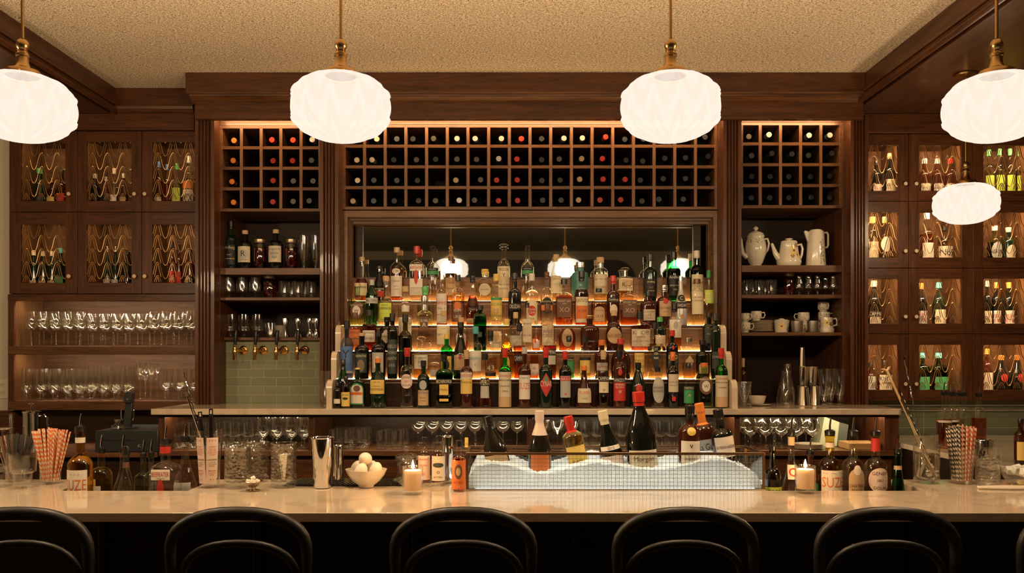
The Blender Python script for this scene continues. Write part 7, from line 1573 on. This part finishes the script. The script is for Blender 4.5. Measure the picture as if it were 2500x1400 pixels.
o = M().lathe([(.001, .001), (.013, .001), (.024, .040), (.023, .041), (.011, .004), (.001, .003)], 28, cap1=False).build('paper_cup', CREAM, None, (wx(1860, 4.86), 4.86, zc)); tag(o, 'small cream cup at the back behind the bowl', 'cup')
nb(1814, 875, 18, 'wine', 'n', None, 0, 'C', .2, [], 'small dark corked bottle behind the right end panel', Y=4.9, z=zc)
# ================================================================== BOTTLES BEHIND THE LATTICE DOORS
YB_ = 5.06
def cb(px, top, w, zpy, sty, gl, lq, cap, labs, lab, Y=YB_):
    z = Z(zpy)+.0205; bottle(wx(px, Y), Y, z, wz(top, Y)-z, w*Y/FPX, sty, gl, lq, .6, cap, .12, labs, 'liquor_bottle', lab, 'bottle', 'bottles behind the lattice doors')
LCB = [ # left cabinet: row floor 518 / 718
 (518, [(97, 412, 36, 'std', 'd', None, 'G', [('r', .9, .1, .4, 'k')]), (127, 436, 30, 'squat', 'm', 'a', 'U', [('r', .9, .1, .45, 'y')]), (151, 416, 26, 'std', 'n', None, 'k', [('r', 1, .1, .45, 'r')])], 'upper left door'),
 (518, [(232, 425, 28, 'squat', 'k', None, 'w', []), (258, 432, 30, 'oval', 'n', None, 'i', [('r', .8, .2, .5, 'k')]), (279, 412, 26, 'std', 'c', 's', 'c', [('r', .9, .1, .4, 'w')]), (302, 424, 34, 'oval', 'n', None, 'w', [('r', .6, .2, .4, 't')])], 'upper middle door'),
 (518, [(388, 395, 26, 'std', 'n', None, 'b', [('r', 1, .1, .3, 'w', [('ZERO', .5, .3, 'k')])]), (408, 402, 26, 'std', 'c', 'R', 'b', []), (432, 400, 30, 'squat', 'c', 'g', 'G', [('r', 1, .15, .5, 'l')]), (462, 382, 32, 'squat', 'c', 'w', 'w', [('r', 1, .1, .4, 'w', [('XX', .5, .5, 'k')]), ('r', 1, .42, .55, 'o')])], 'upper right door'),
 (718, [(82, 612, 26, 'wine', 'd', None, 'c', [('r', 1, .05, .28, 't')]), (105, 614, 26, 'wine', 'd', None, 'c', [('r', 1, .05, .28, 't')]), (127, 614, 26, 'wine', 'd', None, 'c', [('r', 1, .05, .28, 't')]), (148, 606, 26, 'sq', 'g', 'e', 'T', [('r', 1, .08, .35, 'g')])], 'lower left door'),
 (718, [(262, 602, 30, 'champ', 'd', None, 'S', [('r', 1, .05, .28, 'i')]), (282, 603, 30, 'champ', 'd', None, 'S', [('r', 1, .05, .28, 'i')]), (312, 610, 28, 'champ', 'k', None, 'k', [('r', .5, .05, .2, 'r')])], 'lower middle door'),
 (718, [(420, 590, 26, 'std', 'n', None, 'k', [('r', 1, .10, .42, 'r', [('AMARO', .5, .2, 'w')])]), (437, 596, 24, 'std', 'n', None, 'k', [('r', 1, .10, .42, 'r')]), (464, 610, 26, 'squat', 'n', None, 'k', [('r', .9, .1, .4, 'k', [('43', .5, .5, 'w')])])], 'lower right door')]
RCB = [
 (491.6, [(2140, 392, 24, 'wine', 'k', None, 'k', [('r', 1, .1, .42, 'p')]), (2172, 375, 27, 'wine', 'k', None, 't', [('r', 1, .08, .46, 'c', [('CO-OP', .7, .12, 'k')])])], 'top row first column door'),
 (491.6, [(2257, 388, 27, 'std', 'n', None, 'p', [('r', 1, .05, .42, 'w', [('WILD', .7, .16, 'k'), ('TURKEY', .5, .16, 'k')])]), (2288, 388, 27, 'std', 'n', None, 'p', [('r', 1, .05, .42, 'w', [('WILD', .7, .16, 'k'), ('TURKEY', .5, .16, 'k')])]), (2320, 388, 27, 'std', 'n', None, 'r', [('r', 1, .05, .42, 'w', [('WILD', .7, .16, 'k'), ('TURKEY', .5, .16, 'k')])])], 'top row second column door'),
 (491.6, [(2414, 366, 24, 'squat', 'c', 'g', 'G', [('r', 1, .1, .5, 'l')]), (2440, 364, 24, 'squat', 'c', 'g', 'G', [('r', 1, .1, .5, 'l')]), (2466, 364, 24, 'squat', 'c', 'g', 'G', [('r', 1, .1, .5, 'l')]), (2490, 366, 24, 'squat', 'c', 'g', 'G', [('r', 1, .1, .5, 'l')])], 'top row third column door'),
 (655, [(2130, 530, 27, 'pint', 'c', 's', 'y', [('r', 1, .1, .5, 'c', [('CHILL', .8, .2, 'o')])]), (2159, 530, 30, 'jug', 'c', 'Y', 'y', [('o', .8, .3, .6, 'w')])], 'second row first column door'),
 (655, [(2262, 520, 32, 'std', 'c', 'A', 'w', [('r', 1, .1, .44, 'w')]), (2306, 552, 38, 'jug', 'c', 'y', 'k', [('r', .9, .2, .5, 'C', [('No5', .5, .5, 'k')])])], 'second row second column door'),
 (655, [(2428, 552, 34, 'squat', 'p', 'e', 'p', [('o', .9, .15, .6, 'i', [('GIN', .5, .2, 'k')])]), (2462, 556, 32, 'squat', 'd', None, 'p', [('o', .8, .15, .55, 'C')])], 'second row third column door'),
 (816, [(2133, 686, 34, 'std', 'k', None, 'c', [('r', 1, .28, .40, 'k', [('CAMPARI', .5, .6, 'w')]), ('r', .9, .06, .28, 'C')]), ], 'third row first column door'),
 (816, [(2248, 692, 28, 'wine', 'k', None, 'O', [('r', 1, .06, .42, 'i', [('PUNT', .75, .2, 'r'), ('E MES', .5, .2, 'r')])]), (2292, 690, 31, 'wine', 'd', None, 'T', [('r', 1, .06, .44, 'c')])], 'third row second column door'),
 (816, [(2410, 686, 26, 'wine', 'k', None, 'i', [('r', 1, .1, .4, 'C')]), (2432, 690, 27, 'wine', 'k', None, 'o', [('r', 1, .06, .42, 'w', [('PUNT', .7, .2, 'r'), ('E MES', .45, .2, 'r')])]), (2462, 690, 27, 'wine', 'k', None, 'o', [('r', 1, .06, .42, 'w', [('PUNT', .7, .2, 'r'), ('E MES', .45, .2, 'r')])])], 'third row third column door'),
 (980, [(2126, 886, 24, 'std', 'n', None, 'k', [('r', .9, .2, .6, 'i')]), (2159, 881, 42, 'wide', 'c', 'A', 'k', [('r', .95, .1, .6, 'C', [('KNOB', .8, .25, 'k'), ('CREEK', .55, .12, 'k')])])], 'bottom row first column door'),
 (980, [(2252, 862, 26, 'sq', 'g', 'e', 'T', [('r', .9, .1, .45, 'g')]), (2291, 862, 34, 'sq', 'g', 'e', 'T', [('r', .9, .1, .45, 'g')])], 'bottom row second column door'),
 (980, [(2409, 852, 26, 'wine', 'n', None, 'o', [('r', 1, .1, .5, 'C')]), (2444, 868, 34, 'champ', 'k', None, 'o', [('o', .5, .35, .55, 'r')]), (2484, 868, 34, 'champ', 'k', None, 'o', [('o', .5, .35, .55, 'r')])], 'bottom row third column door')]
CN = {'G': 'green', 'U': 'gold', 'k': 'black', 'w': 'white', 'i': 'grey', 'c': 'cream', 'b': 'blue', 'T': 'turquoise', 'S': 'silver', 'p': 'pink', 't': 'tan', 'r': 'red', 'y': 'yellow', 'O': 'orange', 'o': 'orange', 'C': 'cork'}
GN = {'d': 'dark green', 'm': 'amber', 'n': 'dark brown', 'k': 'black', 'c': 'clear', 'g': 'green', 'p': 'pale green'}
for side, tab in (('left', LCB), ('right', RCB)):
    for zpy, lst, where in tab:
        for i, (px, top, w, sty, gl, lq, cap, labs) in enumerate(lst):
            w = min([w]+[abs(px-q[0])-1 for q in lst if q[0] != px])
            cb(px, top, w, zpy, sty, gl, lq, cap, labs, '%s bottle, %s cap, %s from left behind %s, %s cabinet' % (GN[gl], CN[cap], ORD[i], where.replace(' first column', ' first').replace(' second column', ' second').replace(' third column', ' third'), side))
# ================================================================== BAR STOOLS
STM = pbr((.012, .010, .009), .42, 0, 0, name='black_lacquer')
def stool(px, py_top, label, first=None):
    Y = 2.42; x = wx(px, Y-.20); dzt = wz(py_top, Y)-1.1223
    if first: return dup(first, (x, Y, 0), label=label)
    o = thing('bar_stool', label, 'bar stool', (x, Y, 0), group='black bentwood bar stools')
    zt = 1.1223-.012; zs = .76
    def hoop(hw, ztop, zbase, wb, yb, yt):
        # bulged superellipse arch: widest a third of the way down, narrowing to the seat
        pts = []; n = 44
        for i in range(n+1):
            t = i/n; 
            if t < .3: s_ = t/.3; z = zbase+(ztop-.105-zbase)*s_; w = wb+(hw-wb)*sin(s_*pi/2)
            elif t > .7: s_ = (1-t)/.3; z = zbase+(ztop-.105-zbase)*s_; w = wb+(hw-wb)*sin(s_*pi/2)
            else: a = (t-.3)/.4*pi; w = hw*abs(cos(a))**.86; z = ztop-.105+.105*(sin(a)**.80)
            sg = -1 if t < .5 else 1
            h = (z-zbase)/(ztop-zbase); pts.append((sg*w, yb+(yt-yb)*h, z))
        return pts
    P = hoop(.178, zt, zs, .150, -.175, -.20)
    rr = [.0135 if abs(i/44-.5) > .25 else .0135+.0045*cos((i/44-.5)/.25*pi/2) for i in range(45)]
    M().tube(P, rr, 12).build('outer_hoop', STM, o, smooth=70)
    M().tube(hoop(.150, zt-.080, zs, .105, -.168, -.192), .0105, 12).build('inner_hoop', STM, o, smooth=70)
    lath('seat', STM, o, [(.001, zs-.028), (.185, zs-.026), (.200, zs-.014), (.198, zs-.002), (.18, zs), (.16, zs-.006), (.001, zs-.008)], 48, cap1=False)
    lath('seat_ring', STM, o, [(.150, zs-.062), (.165, zs-.060), (.168, zs-.030), (.150, zs-.0285)], 40)
    for sx, sy in ((-1, -1), (1, -1), (1, 1), (-1, 1)):
        M().tube([(sx*.118, sy*.118, zs-.03), (sx*.135, sy*.135, .50), (sx*.165, sy*.165, .24), (sx*.185, sy*.185, 0)], [.017, .016, .015, .012], 12).build('leg', STM, o, smooth=60)
    M().tube([(.222*cos(2*pi*k/40), .222*sin(2*pi*k/40), .27) for k in range(40)], .010, 10, closed=True).build('foot_ring', STM, o, smooth=60)
    return o
S0 = stool(580, 1237, 'black bentwood bar stool in front of the printed recipe glass')
for px, lab in ((45, 'black bentwood bar stool cut off at the left edge'), (1131, 'black bentwood bar stool left of the ice box, middle of five'), (1675, 'black bentwood bar stool in front of the ice box'), (2170, 'black bentwood bar stool in front of the right rail bottles'), (2668, 'black bentwood bar stool barely entering at the right edge')): stool(px, 0, lab, S0)
